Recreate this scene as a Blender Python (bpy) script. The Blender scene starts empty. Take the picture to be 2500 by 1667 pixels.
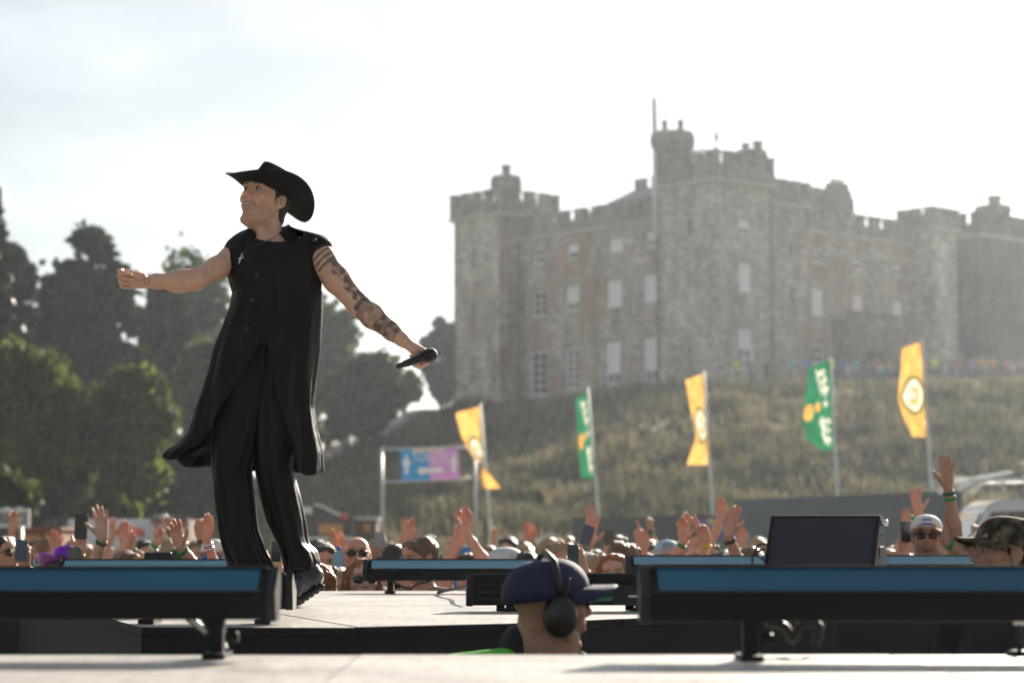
import bpy, bmesh, math, random
import numpy as np
from mathutils import Vector, Matrix, Euler

R = math.radians
scene = bpy.context.scene
col = scene.collection
rng = np.random.default_rng(7)
random.seed(7)

# ------------------------------------------------------------------ camera
FPX, CX, CY, VH = 5500.0, 1250.0, 833.5, 1310.0      # focal length in photo pixels, image centre, horizon row
PITCH = math.atan((VH - CY) / FPX)
CAMZ = 1.77
FOCUS = 8.8
cam_data = bpy.data.cameras.new("camera")
cam = bpy.data.objects.new("camera", cam_data)
col.objects.link(cam)
cam.location = (0, 0, CAMZ)
cam.rotation_euler = (math.pi / 2 + PITCH, 0, 0)
cam_data.sensor_fit = 'HORIZONTAL'
cam_data.sensor_width = 36.0
cam_data.lens = 36.0 * FPX / 2500.0
cam_data.clip_start = 0.1
cam_data.clip_end = 4000
cam_data.dof.use_dof = True
cam_data.dof.focus_distance = FOCUS
cam_data.dof.aperture_fstop = 3.3
scene.camera = cam

# ------------------------------------------------------------------ sky and sun
SUN_AZ, SUN_EL = 21.0, 21.0                          # degrees: right of the view axis, above the horizon
world = bpy.data.worlds.new("World")
scene.world = world
world.use_nodes = True
wn, wl = world.node_tree.nodes, world.node_tree.links
wn.clear()
w_out = wn.new('ShaderNodeOutputWorld')
w_bg = wn.new('ShaderNodeBackground')
w_sky = wn.new('ShaderNodeTexSky')
w_sky.sky_type = 'NISHITA'
w_sky.sun_disc = False
w_sky.sun_elevation = R(SUN_EL)
w_sky.sun_rotation = R(SUN_AZ)
w_sky.air_density = 1.0
w_sky.dust_density = 0.5
w_sky.ozone_density = 1.0
w_tc = wn.new('ShaderNodeTexCoord')
w_map = wn.new('ShaderNodeMapping')
w_map.inputs['Scale'].default_value = (3.2, 3.2, 10.0)
w_map.inputs['Location'].default_value = (0.35, 0.1, 0.55)
w_noise = wn.new('ShaderNodeTexNoise')
w_noise.inputs['Scale'].default_value = 1.6
w_noise.inputs['Detail'].default_value = 7
w_noise.inputs['Roughness'].default_value = 0.55
w_ramp = wn.new('ShaderNodeValToRGB')
w_ramp.color_ramp.elements[0].position = 0.44
w_ramp.color_ramp.elements[0].color = (0, 0, 0, 1)
w_ramp.color_ramp.elements[1].position = 0.66
w_ramp.color_ramp.elements[1].color = (1, 1, 1, 1)
w_mix = wn.new('ShaderNodeMix')
w_mix.data_type = 'RGBA'
w_mul = wn.new('ShaderNodeMath'); w_mul.operation = 'MULTIPLY'; w_mul.inputs[1].default_value = 0.75
w_cl = wn.new('ShaderNodeMix'); w_cl.data_type = 'RGBA'; w_cl.blend_type = 'ADD'
w_cl.inputs['Factor'].default_value = 1.0
w_cl.inputs['B'].default_value = (2.6, 2.5, 2.35, 1)
wl.new(w_tc.outputs['Generated'], w_map.inputs['Vector'])
wl.new(w_map.outputs['Vector'], w_noise.inputs['Vector'])
wl.new(w_noise.outputs['Fac'], w_ramp.inputs['Fac'])
wl.new(w_ramp.outputs['Color'], w_mul.inputs[0])
wl.new(w_sky.outputs['Color'], w_cl.inputs['A'])
wl.new(w_mul.outputs[0], w_mix.inputs['Factor'])
wl.new(w_sky.outputs['Color'], w_mix.inputs['A'])
wl.new(w_cl.outputs['Result'], w_mix.inputs['B'])
w_hsv = wn.new('ShaderNodeHueSaturation')              # thin high cloud veils the blue
w_hsv.inputs['Saturation'].default_value = 0.42
w_hsv.inputs['Value'].default_value = 0.66
wl.new(w_mix.outputs['Result'], w_hsv.inputs['Color'])
wl.new(w_hsv.outputs['Color'], w_bg.inputs['Color'])
w_bg.inputs['Strength'].default_value = 0.074
wl.new(w_bg.outputs['Background'], w_out.inputs['Surface'])

sun_data = bpy.data.lights.new("sun", 'SUN')
sun_data.energy = 5.0
sun_data.angle = R(0.6)
sun_data.color = (1.0, 0.90, 0.76)
sun = bpy.data.objects.new("sun", sun_data)
col.objects.link(sun)
_sd = Vector((math.sin(R(SUN_AZ)) * math.cos(R(SUN_EL)), math.cos(R(SUN_AZ)) * math.cos(R(SUN_EL)), math.sin(R(SUN_EL))))
sun.rotation_euler = _sd.to_track_quat('Z', 'Y').to_euler()
sun.location = (30, 60, 60)

scene.view_settings.view_transform = 'Standard'
scene.view_settings.look = 'None'
scene.view_settings.gamma = 1.0
scene.view_settings.use_curve_mapping = False
scene.view_settings.exposure = 1.1
scene.render.engine = 'CYCLES'
scene.cycles.use_denoising = True
scene.cycles.max_bounces = 7
scene.cycles.diffuse_bounces = 3
scene.cycles.glossy_bounces = 3
scene.cycles.transparent_max_bounces = 8
scene.cycles.volume_bounces = 0
scene.cycles.sample_clamp_indirect = 6.0
scene.cycles.use_adaptive_sampling = True
scene.cycles.adaptive_threshold = 0.02

# ------------------------------------------------------------------ helpers
_cp, _sp = math.cos(PITCH), math.sin(PITCH)
def ray(u, v):
    a, b = (u - CX) / FPX, -(v - CY) / FPX
    return Vector((a, _cp - b * _sp, _sp + b * _cp))
def at(u, v, Y):
    """world point seen at photo pixel (u, v) at distance Y in front of the camera"""
    d = ray(u, v)
    return Vector((0, 0, CAMZ)) + d * (Y / d.y)

def tag(o, label=None, cat=None, group=None, kind=None):
    if label: o['label'] = label
    if cat: o['category'] = cat
    if group: o['group'] = group
    if kind: o['kind'] = kind
    return o

def empty(name, loc=(0, 0, 0), rz=0.0, label=None, cat=None, group=None):
    o = bpy.data.objects.new(name, None)
    col.objects.link(o)
    o.location = loc
    o.rotation_euler = (0, 0, rz)
    o.empty_display_size = 0.2
    return tag(o, label, cat, group)

def link(name, me, m=None, parent=None, loc=None, rot=None):
    o = bpy.data.objects.new(name, me)
    col.objects.link(o)
    if m is not None and len(me.materials) == 0:
        for x in (m if isinstance(m, (list, tuple)) else [m]):
            me.materials.append(x)
    if parent is not None:
        o.parent = parent
    if loc is not None: o.location = loc
    if rot is not None: o.rotation_euler = rot
    return o

def np_mesh(name, V, F, smooth=True, mi=None):
    """fast mesh from arrays; F is (n,4) or (n,3)"""
    V = np.asarray(V, dtype=np.float32); F = np.asarray(F, dtype=np.int32)
    me = bpy.data.meshes.new(name)
    n, k = F.shape
    me.vertices.add(len(V)); me.vertices.foreach_set('co', V.ravel())
    me.loops.add(n * k); me.loops.foreach_set('vertex_index', F.ravel())
    me.polygons.add(n); me.polygons.foreach_set('loop_start', np.arange(0, n * k, k, dtype=np.int32))
    if mi is not None: me.polygons.foreach_set('material_index', np.asarray(mi, dtype=np.int32))
    me.update(calc_edges=True)
    me.validate()
    if smooth: me.polygons.foreach_set('use_smooth', np.ones(n, dtype=bool))
    return me

class MB:
    """collects simple solids into one mesh"""
    def __init__(self):
        self.v, self.f, self.m, self.s = [], [], [], []
    def add(self, vs, fs, m=0, smooth=False):
        b = len(self.v)
        self.v += [tuple(p) for p in vs]
        for f in fs:
            self.f.append([i + b for i in f]); self.m.append(m); self.s.append(smooth)
        return self
    def box(self, c, s, rot=None, m=0):
        x, y, z = s[0] / 2, s[1] / 2, s[2] / 2
        P = [Vector(p) for p in ((-x,-y,-z),(x,-y,-z),(x,y,-z),(-x,y,-z),(-x,-y,z),(x,-y,z),(x,y,z),(-x,y,z))]
        if rot is not None:
            Mx = rot if isinstance(rot, Matrix) else Euler(rot).to_matrix()
            P = [Mx @ p for p in P]
        c = Vector(c)
        return self.add([p + c for p in P], [(0,3,2,1),(4,5,6,7),(0,1,5,4),(1,2,6,5),(2,3,7,6),(3,0,4,7)], m)
    def box2(self, lo, hi, m=0):
        return self.box([(a + b) / 2 for a, b in zip(lo, hi)], [abs(b - a) for a, b in zip(lo, hi)], None, m)
    def tube(self, pts, r, n=8, m=0, cap=True):
        pts = [Vector(p) for p in pts]
        rs = r if isinstance(r, (list, tuple)) else [r] * len(pts)
        rings, vs = [], []
        up = None
        for i, p in enumerate(pts):
            t = (pts[min(i + 1, len(pts) - 1)] - pts[max(i - 1, 0)])
            t = t.normalized() if t.length > 1e-9 else Vector((0, 0, 1))
            if up is None:
                up = Vector((0, 0, 1)) if abs(t.z) < 0.9 else Vector((1, 0, 0))
            a = t.cross(up)
            a = a.normalized() if a.length > 1e-6 else t.orthogonal().normalized()
            b = t.cross(a).normalized(); up = -b
            rings.append(len(vs))
            for k in range(n):
                th = 2 * math.pi * k / n
                vs.append(p + (a * math.cos(th) + b * math.sin(th)) * rs[i])
        fs = []
        for i in range(len(pts) - 1):
            for k in range(n):
                k2 = (k + 1) % n
                fs.append((rings[i] + k, rings[i] + k2, rings[i + 1] + k2, rings[i + 1] + k))
        self.add(vs, fs, m, True)
        if cap:
            b = len(self.v) - len(vs)
            self.f.append([b + k for k in range(n)][::-1]); self.m.append(m); self.s.append(False)
            self.f.append([b + rings[-1] + k for k in range(n)]); self.m.append(m); self.s.append(False)
        return self
    def lathe(self, prof, n=16, m=0, c=(0, 0, 0), rot=None, smooth=True):
        """profile of (radius, z) turned round z"""
        vs, fs = [], []
        for r, z in prof:
            for k in range(n):
                th = 2 * math.pi * k / n
                p = Vector((r * math.cos(th), r * math.sin(th), z))
                if rot is not None: p = rot @ p
                vs.append(p + Vector(c))
        for i in range(len(prof) - 1):
            for k in range(n):
                k2 = (k + 1) % n
                fs.append((i * n + k, i * n + k2, (i + 1) * n + k2, (i + 1) * n + k))
        fs.append(list(range(n))[::-1]); fs.append([(len(prof) - 1) * n + k for k in range(n)])
        return self.add(vs, fs, m, smooth)
    def prism(self, poly, z0, z1, m=0):
        n = len(poly)
        vs = [(p[0], p[1], z0) for p in poly] + [(p[0], p[1], z1) for p in poly]
        fs = [tuple(range(n))[::-1], tuple(range(n, 2 * n))] + [(i, (i + 1) % n, n + (i + 1) % n, n + i) for i in range(n)]
        return self.add(vs, fs, m)
    def extr(self, poly, fn, d0, d1, m=0):
        """poly in (s,z), fn(s,d,z)->xyz, extruded from depth d0 to d1"""
        n = len(poly)
        vs = [fn(p[0], d0, p[1]) for p in poly] + [fn(p[0], d1, p[1]) for p in poly]
        fs = [tuple(range(n)), tuple(range(n, 2 * n))[::-1]] + [(i, n + i, n + (i + 1) % n, (i + 1) % n) for i in range(n)]
        return self.add(vs, fs, m)
    def mesh(self, name):
        me = bpy.data.meshes.new(name)
        me.from_pydata([tuple(p) for p in self.v], [], self.f)
        me.polygons.foreach_set('material_index', self.m)
        me.polygons.foreach_set('use_smooth', self.s)
        bm = bmesh.new(); bm.from_mesh(me)
        bmesh.ops.recalc_face_normals(bm, faces=bm.faces)
        bm.to_mesh(me); bm.free()
        me.update()
        return me
    def build(self, name, m, parent=None, loc=None, rot=None, bevel=0.0):
        o = link(name, self.mesh(name), m, parent, loc, rot)
        if bevel:
            b = o.modifiers.new('bevel', 'BEVEL'); b.width = bevel; b.segments = 2; b.limit_method = 'ANGLE'
        return o

def copy_tree(o, parent=None):
    c = o.copy(); col.objects.link(c); c.parent = parent
    for ch in o.children: copy_tree(ch, c)
    return c

# ------------------------------------------------------------------ materials
_mats = {}
def mat(name, rgb, rough=0.6, metal=0.0, var=0.15, scale=8.0, bump=0.0, bscale=None, spec=0.5, coat=0.0, transl=0.0, emit=None, sheen=0.0, sub=0.0):
    if name in _mats: return _mats[name]
    m = bpy.data.materials.new(name); m.use_nodes = True
    nt = m.node_tree; N, L = nt.nodes, nt.links
    p = N['Principled BSDF']
    p.inputs['Roughness'].default_value = rough
    p.inputs['Metallic'].default_value = metal
    p.inputs['Specular IOR Level'].default_value = spec
    p.inputs['Coat Weight'].default_value = coat
    p.inputs['Coat Roughness'].default_value = 0.08
    p.inputs['Sheen Weight'].default_value = sheen
    if sub:
        p.inputs['Subsurface Weight'].default_value = sub
        p.inputs['Subsurface Radius'].default_value = (0.012, 0.005, 0.003)
        p.inputs['Subsurface Scale'].default_value = 1.0
    tc = N.new('ShaderNodeTexCoord')
    nz = N.new('ShaderNodeTexNoise'); nz.inputs['Scale'].default_value = scale; nz.inputs['Detail'].default_value = 5
    L.new(tc.outputs['Object'], nz.inputs['Vector'])
    hs = N.new('ShaderNodeMix'); hs.data_type = 'RGBA'
    c = Vector(rgb)
    hs.inputs['A'].default_value = (*(c * (1 - var)), 1)
    hs.inputs['B'].default_value = (*[min(1, x) for x in (c * (1 + var))], 1)
    L.new(nz.outputs['Fac'], hs.inputs['Factor'])
    L.new(hs.outputs['Result'], p.inputs['Base Color'])
    if bump:
        bz = N.new('ShaderNodeTexNoise'); bz.inputs['Scale'].default_value = bscale or scale * 6; bz.inputs['Detail'].default_value = 4
        L.new(tc.outputs['Object'], bz.inputs['Vector'])
        bp = N.new('ShaderNodeBump'); bp.inputs['Strength'].default_value = bump; bp.inputs['Distance'].default_value = 0.01
        L.new(bz.outputs['Fac'], bp.inputs['Height']); L.new(bp.outputs['Normal'], p.inputs['Normal'])
    if transl:
        tb = N.new('ShaderNodeBsdfTranslucent'); mx = N.new('ShaderNodeMixShader'); mx.inputs[0].default_value = transl
        L.new(hs.outputs['Result'], tb.inputs['Color'])
        L.new(p.outputs[0], mx.inputs[1]); L.new(tb.outputs[0], mx.inputs[2])
        L.new(mx.outputs[0], N['Material Output'].inputs['Surface'])
    if emit:
        p.inputs['Emission Color'].default_value = (*emit[:3], 1); p.inputs['Emission Strength'].default_value = emit[3]
    _mats[name] = m
    return m

def ramp(N, stops):
    r = N.new('ShaderNodeValToRGB'); e = r.color_ramp.elements
    while len(e) < len(stops): e.new(0.5)
    for k, (pos, c) in enumerate(stops):
        e[k].position = pos; e[k].color = (*c, 1)
    return r

def leaf_mat(name, dark, light, transl=0.45):
    m = bpy.data.materials.new(name); m.use_nodes = True
    N, L = m.node_tree.nodes, m.node_tree.links
    p = N['Principled BSDF']; p.inputs['Roughness'].default_value = 0.5; p.inputs['Specular IOR Level'].default_value = 0.35
    g = N.new('ShaderNodeNewGeometry')
    tc = N.new('ShaderNodeTexCoord'); nz = N.new('ShaderNodeTexNoise'); nz.inputs['Scale'].default_value = 0.7; nz.inputs['Detail'].default_value = 4
    L.new(tc.outputs['Object'], nz.inputs['Vector'])
    ad = N.new('ShaderNodeMath'); ad.operation = 'ADD'
    mu = N.new('ShaderNodeMath'); mu.operation = 'MULTIPLY'; mu.inputs[1].default_value = 0.45
    L.new(g.outputs['Random Per Island'], mu.inputs[0]); L.new(mu.outputs[0], ad.inputs[0])
    mu2 = N.new('ShaderNodeMath'); mu2.operation = 'MULTIPLY'; mu2.inputs[1].default_value = 0.6
    L.new(nz.outputs['Fac'], mu2.inputs[0]); L.new(mu2.outputs[0], ad.inputs[1])
    r = ramp(N, [(0.30, dark), (0.74, light)])
    L.new(ad.outputs[0], r.inputs['Fac']); L.new(r.outputs['Color'], p.inputs['Base Color'])
    tb = N.new('ShaderNodeBsdfTranslucent'); mx = N.new('ShaderNodeMixShader'); mx.inputs[0].default_value = transl
    L.new(r.outputs['Color'], tb.inputs['Color'])
    L.new(p.outputs[0], mx.inputs[1]); L.new(tb.outputs[0], mx.inputs[2])
    L.new(mx.outputs[0], N['Material Output'].inputs['Surface'])
    return m

def ground_mat(name, stops, scale, detail=8, bump=0.6, rough=0.9, scale2=None):
    m = bpy.data.materials.new(name); m.use_nodes = True
    N, L = m.node_tree.nodes, m.node_tree.links
    p = N['Principled BSDF']; p.inputs['Roughness'].default_value = rough; p.inputs['Specular IOR Level'].default_value = 0.2
    tc = N.new('ShaderNodeTexCoord')
    nz = N.new('ShaderNodeTexNoise'); nz.inputs['Scale'].default_value = scale; nz.inputs['Detail'].default_value = detail; nz.inputs['Roughness'].default_value = 0.65
    L.new(tc.outputs['Object'], nz.inputs['Vector'])
    r = ramp(N, stops); L.new(nz.outputs['Fac'], r.inputs['Fac']); L.new(r.outputs['Color'], p.inputs['Base Color'])
    bz = N.new('ShaderNodeTexNoise'); bz.inputs['Scale'].default_value = scale2 or scale * 8; bz.inputs['Detail'].default_value = 6
    L.new(tc.outputs['Object'], bz.inputs['Vector'])
    bp = N.new('ShaderNodeBump'); bp.inputs['Strength'].default_value = bump; bp.inputs['Distance'].default_value = 0.1
    L.new(bz.outputs['Fac'], bp.inputs['Height']); L.new(bp.outputs['Normal'], p.inputs['Normal'])
    return m

# ------------------------------------------------------------------ ground and hill
HX = [-60, -40, -21, -14, -8.6, -4, 1.4, 6.8, 15, 24, 34, 60]
HZ = [0.6, 1.6, 3.7, 6.6, 8.5, 10.3, 11.0, 11.6, 12.0, 12.2, 12.2, 12.2]
def hill_z(x, y):
    """height of the castle mound; crest near y = 150"""
    f = np.clip((np.asarray(y, float) - 84.0) / (150.0 - 84.0), 0, 1)
    f = f * f * (3 - 2 * f) * 0.45 + f * 0.55
    xs = np.asarray(x, float) * 150.0 / np.clip(np.asarray(y, float), 100, 175)
    return np.interp(xs, HX, HZ) * f

gm = ground_mat('dry_field', [(0.25, (0.17, 0.15, 0.08)), (0.6, (0.30, 0.26, 0.15))], 0.6)
link('ground', np_mesh('ground', [(-450, -60, 0), (450, -60, 0), (450, 700, 0), (-450, 700, 0)], [(0, 1, 2, 3)], False), gm)
tag(bpy.data.objects['ground'], kind='structure')

hx = np.linspace(-75, 75, 151); hy = np.concatenate([np.linspace(84, 158, 112), np.linspace(162, 260, 20)])
GX, GY = np.meshgrid(hx, hy, indexing='ij')
GZ = hill_z(GX, GY)
lump = 0.35 * np.sin(GX * 0.9 + 1.7 * np.sin(GY * 0.31)) * np.sin(GY * 0.55 + GX * 0.21) + 0.22 * np.sin(GX * 2.1 + GY * 1.3) * np.sin(GY * 1.7)
edge = np.clip((GY - 86) / 10, 0, 1) * np.clip((147 - GY) / 12, 0, 1)
GZ = GZ + lump * edge - 0.03
nx, ny = GX.shape
V = np.stack([GX, GY, GZ], -1).reshape(-1, 3)
idx = np.arange(nx * ny).reshape(nx, ny)
Fq = np.stack([idx[:-1, :-1], idx[1:, :-1], idx[1:, 1:], idx[:-1, 1:]], -1).reshape(-1, 4)
hm = ground_mat('dry_grass_slope', [(0.28, (0.075, 0.07, 0.03)), (0.45, (0.13, 0.115, 0.052)), (0.62, (0.20, 0.165, 0.085)), (0.8, (0.26, 0.21, 0.115))], 0.35, 9, 1.0)
tag(link('hill', np_mesh('hill', V, Fq), hm), kind='structure')

# long dry grass and scrub growing over the mound (uncountable)
def tufts(n, xr, yr, seed, hmin, hmax, w, blades=5):
    r = np.random.default_rng(seed)
    # clumped positions
    nc = n // 24
    cx = r.uniform(*xr, nc); cy = r.uniform(*yr, nc)
    k = r.integers(0, nc, n)
    x = cx[k] + r.normal(0, 0.8, n); y = cy[k] + r.normal(0, 0.8, n)
    z = hill_z(x, y) + 0.15
    ok = z > 0.3
    x, y, z, k = x[ok], y[ok], z[ok], k[ok]
    hc = r.uniform(hmin, hmax, nc)[k] * r.uniform(0.6, 1.2, len(k))
    V, F = [], []
    b = 0
    for j in range(blades):
        th = r.uniform(0, 2 * math.pi, len(x)); lean = r.uniform(0.1, 0.6, len(x)) * hc
        dx, dy = np.cos(th), np.sin(th)
        ww = w * r.uniform(0.6, 1.4, len(x))
        p0 = np.stack([x - dy * ww, y + dx * ww, z - 0.4], -1); p1 = np.stack([x + dy * ww, y - dx * ww, z - 0.4], -1)
        p2 = np.stack([x + dx * lean, y + dy * lean, z + hc], -1)
        vv = np.stack([p0, p1, p2], 1).reshape(-1, 3)
        V.append(vv); F.append(np.arange(len(vv)).reshape(-1, 3) + b); b += len(vv)
    return np.concatenate(V), np.concatenate(F)
Vt, Ft = tufts(23000, (-45, 45), (88, 142), 3, 0.25, 0.8, 0.10)
tag(link('dry_grass', np_mesh('dry_grass', Vt, Ft, False), leaf_mat('straw_blades', (0.10, 0.092, 0.042), (0.33, 0.27, 0.145), 0.35)),
    'long straw coloured grass covering the castle mound', 'grass', kind='stuff')
Vt, Ft = tufts(7500, (-30, 45), (92, 140), 11, 0.5, 1.3, 0.16)
tag(link('scrub', np_mesh('scrub', Vt, Ft, False), leaf_mat('scrub_leaves', (0.05, 0.052, 0.025), (0.16, 0.14, 0.065), 0.35)),
    'dark scrub growing in patches on the castle mound', 'scrub', kind='stuff')

# ------------------------------------------------------------------ castle
def stone_mat(name, base, brick, amount):
    m = bpy.data.materials.new(name); m.use_nodes = True
    N, L = m.node_tree.nodes, m.node_tree.links
    p = N['Principled BSDF']; p.inputs['Roughness'].default_value = 0.9; p.inputs['Specular IOR Level'].default_value = 0.2
    tc = N.new('ShaderNodeTexCoord')
    vo = N.new('ShaderNodeTexVoronoi'); vo.inputs['Scale'].default_value = 2.6
    mp = N.new('ShaderNodeMapping'); mp.inputs['Scale'].default_value = (1, 1, 1.9)
    L.new(tc.outputs['Object'], mp.inputs['Vector']); L.new(mp.outputs['Vector'], vo.inputs['Vector'])
    r1 = ramp(N, [(0.0, [x * 0.62 for x in base]), (0.5, base), (1.0, [min(1, x * 1.5) for x in base])])
    sep = N.new('ShaderNodeSeparateColor'); L.new(vo.outputs['Color'], sep.inputs[0]); L.new(sep.outputs[0], r1.inputs['Fac'])
    nz = N.new('ShaderNodeTexNoise'); nz.inputs['Scale'].default_value = 0.28; nz.inputs['Detail'].default_value = 7; nz.inputs['Roughness'].default_value = 0.62
    L.new(tc.outputs['Object'], nz.inputs['Vector'])
    r2 = ramp(N, [(0.47, (0, 0, 0)), (0.60, (amount, amount, amount))]); L.new(nz.outputs['Fac'], r2.inputs['Fac'])
    mx = N.new('ShaderNodeMix'); mx.data_type = 'RGBA'; mx.inputs['B'].default_value = (*brick, 1)
    L.new(r2.outputs['Color'], mx.inputs['Factor']); L.new(r1.outputs['Color'], mx.inputs['A'])
    # streaks of weathering
    n3 = N.new('ShaderNodeTexNoise'); n3.inputs['Scale'].default_value = 0.9; n3.inputs['Detail'].default_value = 6
    m3 = N.new('ShaderNodeMapping'); m3.inputs['Scale'].default_value = (1, 1, 0.25)
    L.new(tc.outputs['Object'], m3.inputs['Vector']); L.new(m3.outputs['Vector'], n3.inputs['Vector'])
    r3 = ramp(N, [(0.3, (0.55, 0.53, 0.5)), (0.65, (1.12, 1.12, 1.12))]); L.new(n3.outputs['Fac'], r3.inputs['Fac'])
    m4 = N.new('ShaderNodeMix'); m4.data_type = 'RGBA'; m4.blend_type = 'MULTIPLY'; m4.inputs['Factor'].default_value = 1
    L.new(mx.outputs['Result'], m4.inputs['A']); L.new(r3.outputs['Color'], m4.inputs['B'])
    L.new(m4.outputs['Result'], p.inputs['Base Color'])
    bp = N.new('ShaderNodeBump'); bp.inputs['Strength'].default_value = 0.7; bp.inputs['Distance'].default_value = 0.06
    L.new(vo.outputs['Distance'], bp.inputs['Height']); L.new(bp.outputs['Normal'], p.inputs['Normal'])
    return m
M_STONE = stone_mat('castle_rubble_stone', (0.45, 0.42, 0.375), (0.38, 0.235, 0.17), 0.3)
M_STONE_B = stone_mat('castle_stone_with_brick', (0.43, 0.39, 0.34), (0.42, 0.23, 0.155), 0.75)
M_DRESSED = mat('castle_dressed_stone', (0.44, 0.41, 0.36), 0.85, var=0.25, scale=3)
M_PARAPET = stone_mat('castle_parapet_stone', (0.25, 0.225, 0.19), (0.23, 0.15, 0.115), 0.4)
M_WFRAME = mat('white_window_paint', (0.88, 0.88, 0.87), 0.5, var=0.05)
M_GLASS = mat('dark_window_glass', (0.03, 0.035, 0.04), 0.08, spec=0.8, var=0.2, scale=1)
M_BLIND = mat('pale_window_blind', (0.84, 0.85, 0.86), 0.7, var=0.08)
M_SLATE = mat('roof_slate', (0.26, 0.265, 0.27), 0.55, var=0.25, scale=4, bump=0.3)
M_LEAD = mat('iron_pipe', (0.07, 0.07, 0.07), 0.6, var=0.2)
M_POLEW = mat('white_pole_paint', (0.7, 0.7, 0.69), 0.5, var=0.1)
M_BRICKCH = mat('chimney_brick', (0.22, 0.17, 0.14), 0.9, var=0.3, scale=5)
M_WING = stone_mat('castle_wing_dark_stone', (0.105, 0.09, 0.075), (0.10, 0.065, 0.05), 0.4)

CZ = 12.4
c0 = at(1752, 955, 165.0)
CAST_ANG = math.atan2(0.671, 0.7415)
castle = empty('castle', (c0.x, 165.0, CZ), CAST_ANG, 'large grey stone castle with crenellated towers on the mound', 'castle')
_ca, _sa = math.cos(CAST_ANG), math.sin(CAST_ANG)
def to_local(p):
    dx, dy = p.x - c0.x, p.y - 165.0
    return Vector((dx * _ca + dy * _sa, -dx * _sa + dy * _ca, p.z - CZ))
_cam_l = to_local(Vector((0, 0, CAMZ)))
def hit(u, v, plane, val):
    d = ray(u, v); dl = Vector((d.x * _ca + d.y * _sa, -d.x * _sa + d.y * _ca, d.z))
    i = 0 if plane == 'L' else 1
    t = (val - _cam_l[i]) / dl[i]
    p = _cam_l + dl * t
    return (p.y if plane == 'L' else p.x), p.z
def fn_of(plane, val):
    if plane == 'L': return lambda s, d, z: (val + d, s, z)
    return lambda s, d, z: (s, val + d, z)

def wall_open(name, plane, val, s0, s1, z0, z1, ops, m, depth=0.35):
    """wall panel in a castle plane with recessed openings (s0,s1,z0,z1)"""
    f = fn_of(plane, val)
    xs = sorted({s0, s1} | {o[0] for o in ops} | {o[1] for o in ops})
    zs = sorted({z0, z1} | {o[2] for o in ops} | {o[3] for o in ops})
    mb = MB()
    for i in range(len(xs) - 1):
        for j in range(len(zs) - 1):
            a, b, c, d = xs[i], xs[i + 1], zs[j], zs[j + 1]
            mx, mz = (a + b) / 2, (c + d) / 2
            if any(o[0] < mx < o[1] and o[2] < mz < o[3] for o in ops): continue
            mb.add([f(a, 0, c), f(b, 0, c), f(b, 0, d), f(a, 0, d)], [(0, 1, 2, 3)])
    for a, b, c, d in ops:
        mb.add([f(a, 0, c), f(a, depth, c), f(a, depth, d), f(a, 0, d)], [(0, 1, 2, 3)])
        mb.add([f(b, 0, c), f(b, depth, c), f(b, depth, d), f(b, 0, d)], [(0, 1, 2, 3)])
        mb.add([f(a, 0, c), f(b, 0, c), f(b, depth, c), f(a, depth, c)], [(0, 1, 2, 3)])
        mb.add([f(a, 0, d), f(b, 0, d), f(b, depth, d), f(a, depth, d)], [(0, 1, 2, 3)])
        mb.add([f(a, depth, c), f(b, depth, c), f(b, depth, d), f(a, depth, d)], [(0, 1, 2, 3)])
    return mb.build(name, m, castle)

def arch_poly(a, b, z0, z1, rise, n=8):
    """outline with a segmental head"""
    pts = [(a, z0), (b, z0)]
    for k in range(n + 1):
        t = k / n
        pts.append((b + (a - b) * t, z1 - rise + rise * math.sin(math.pi * t)))
    return pts

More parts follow.
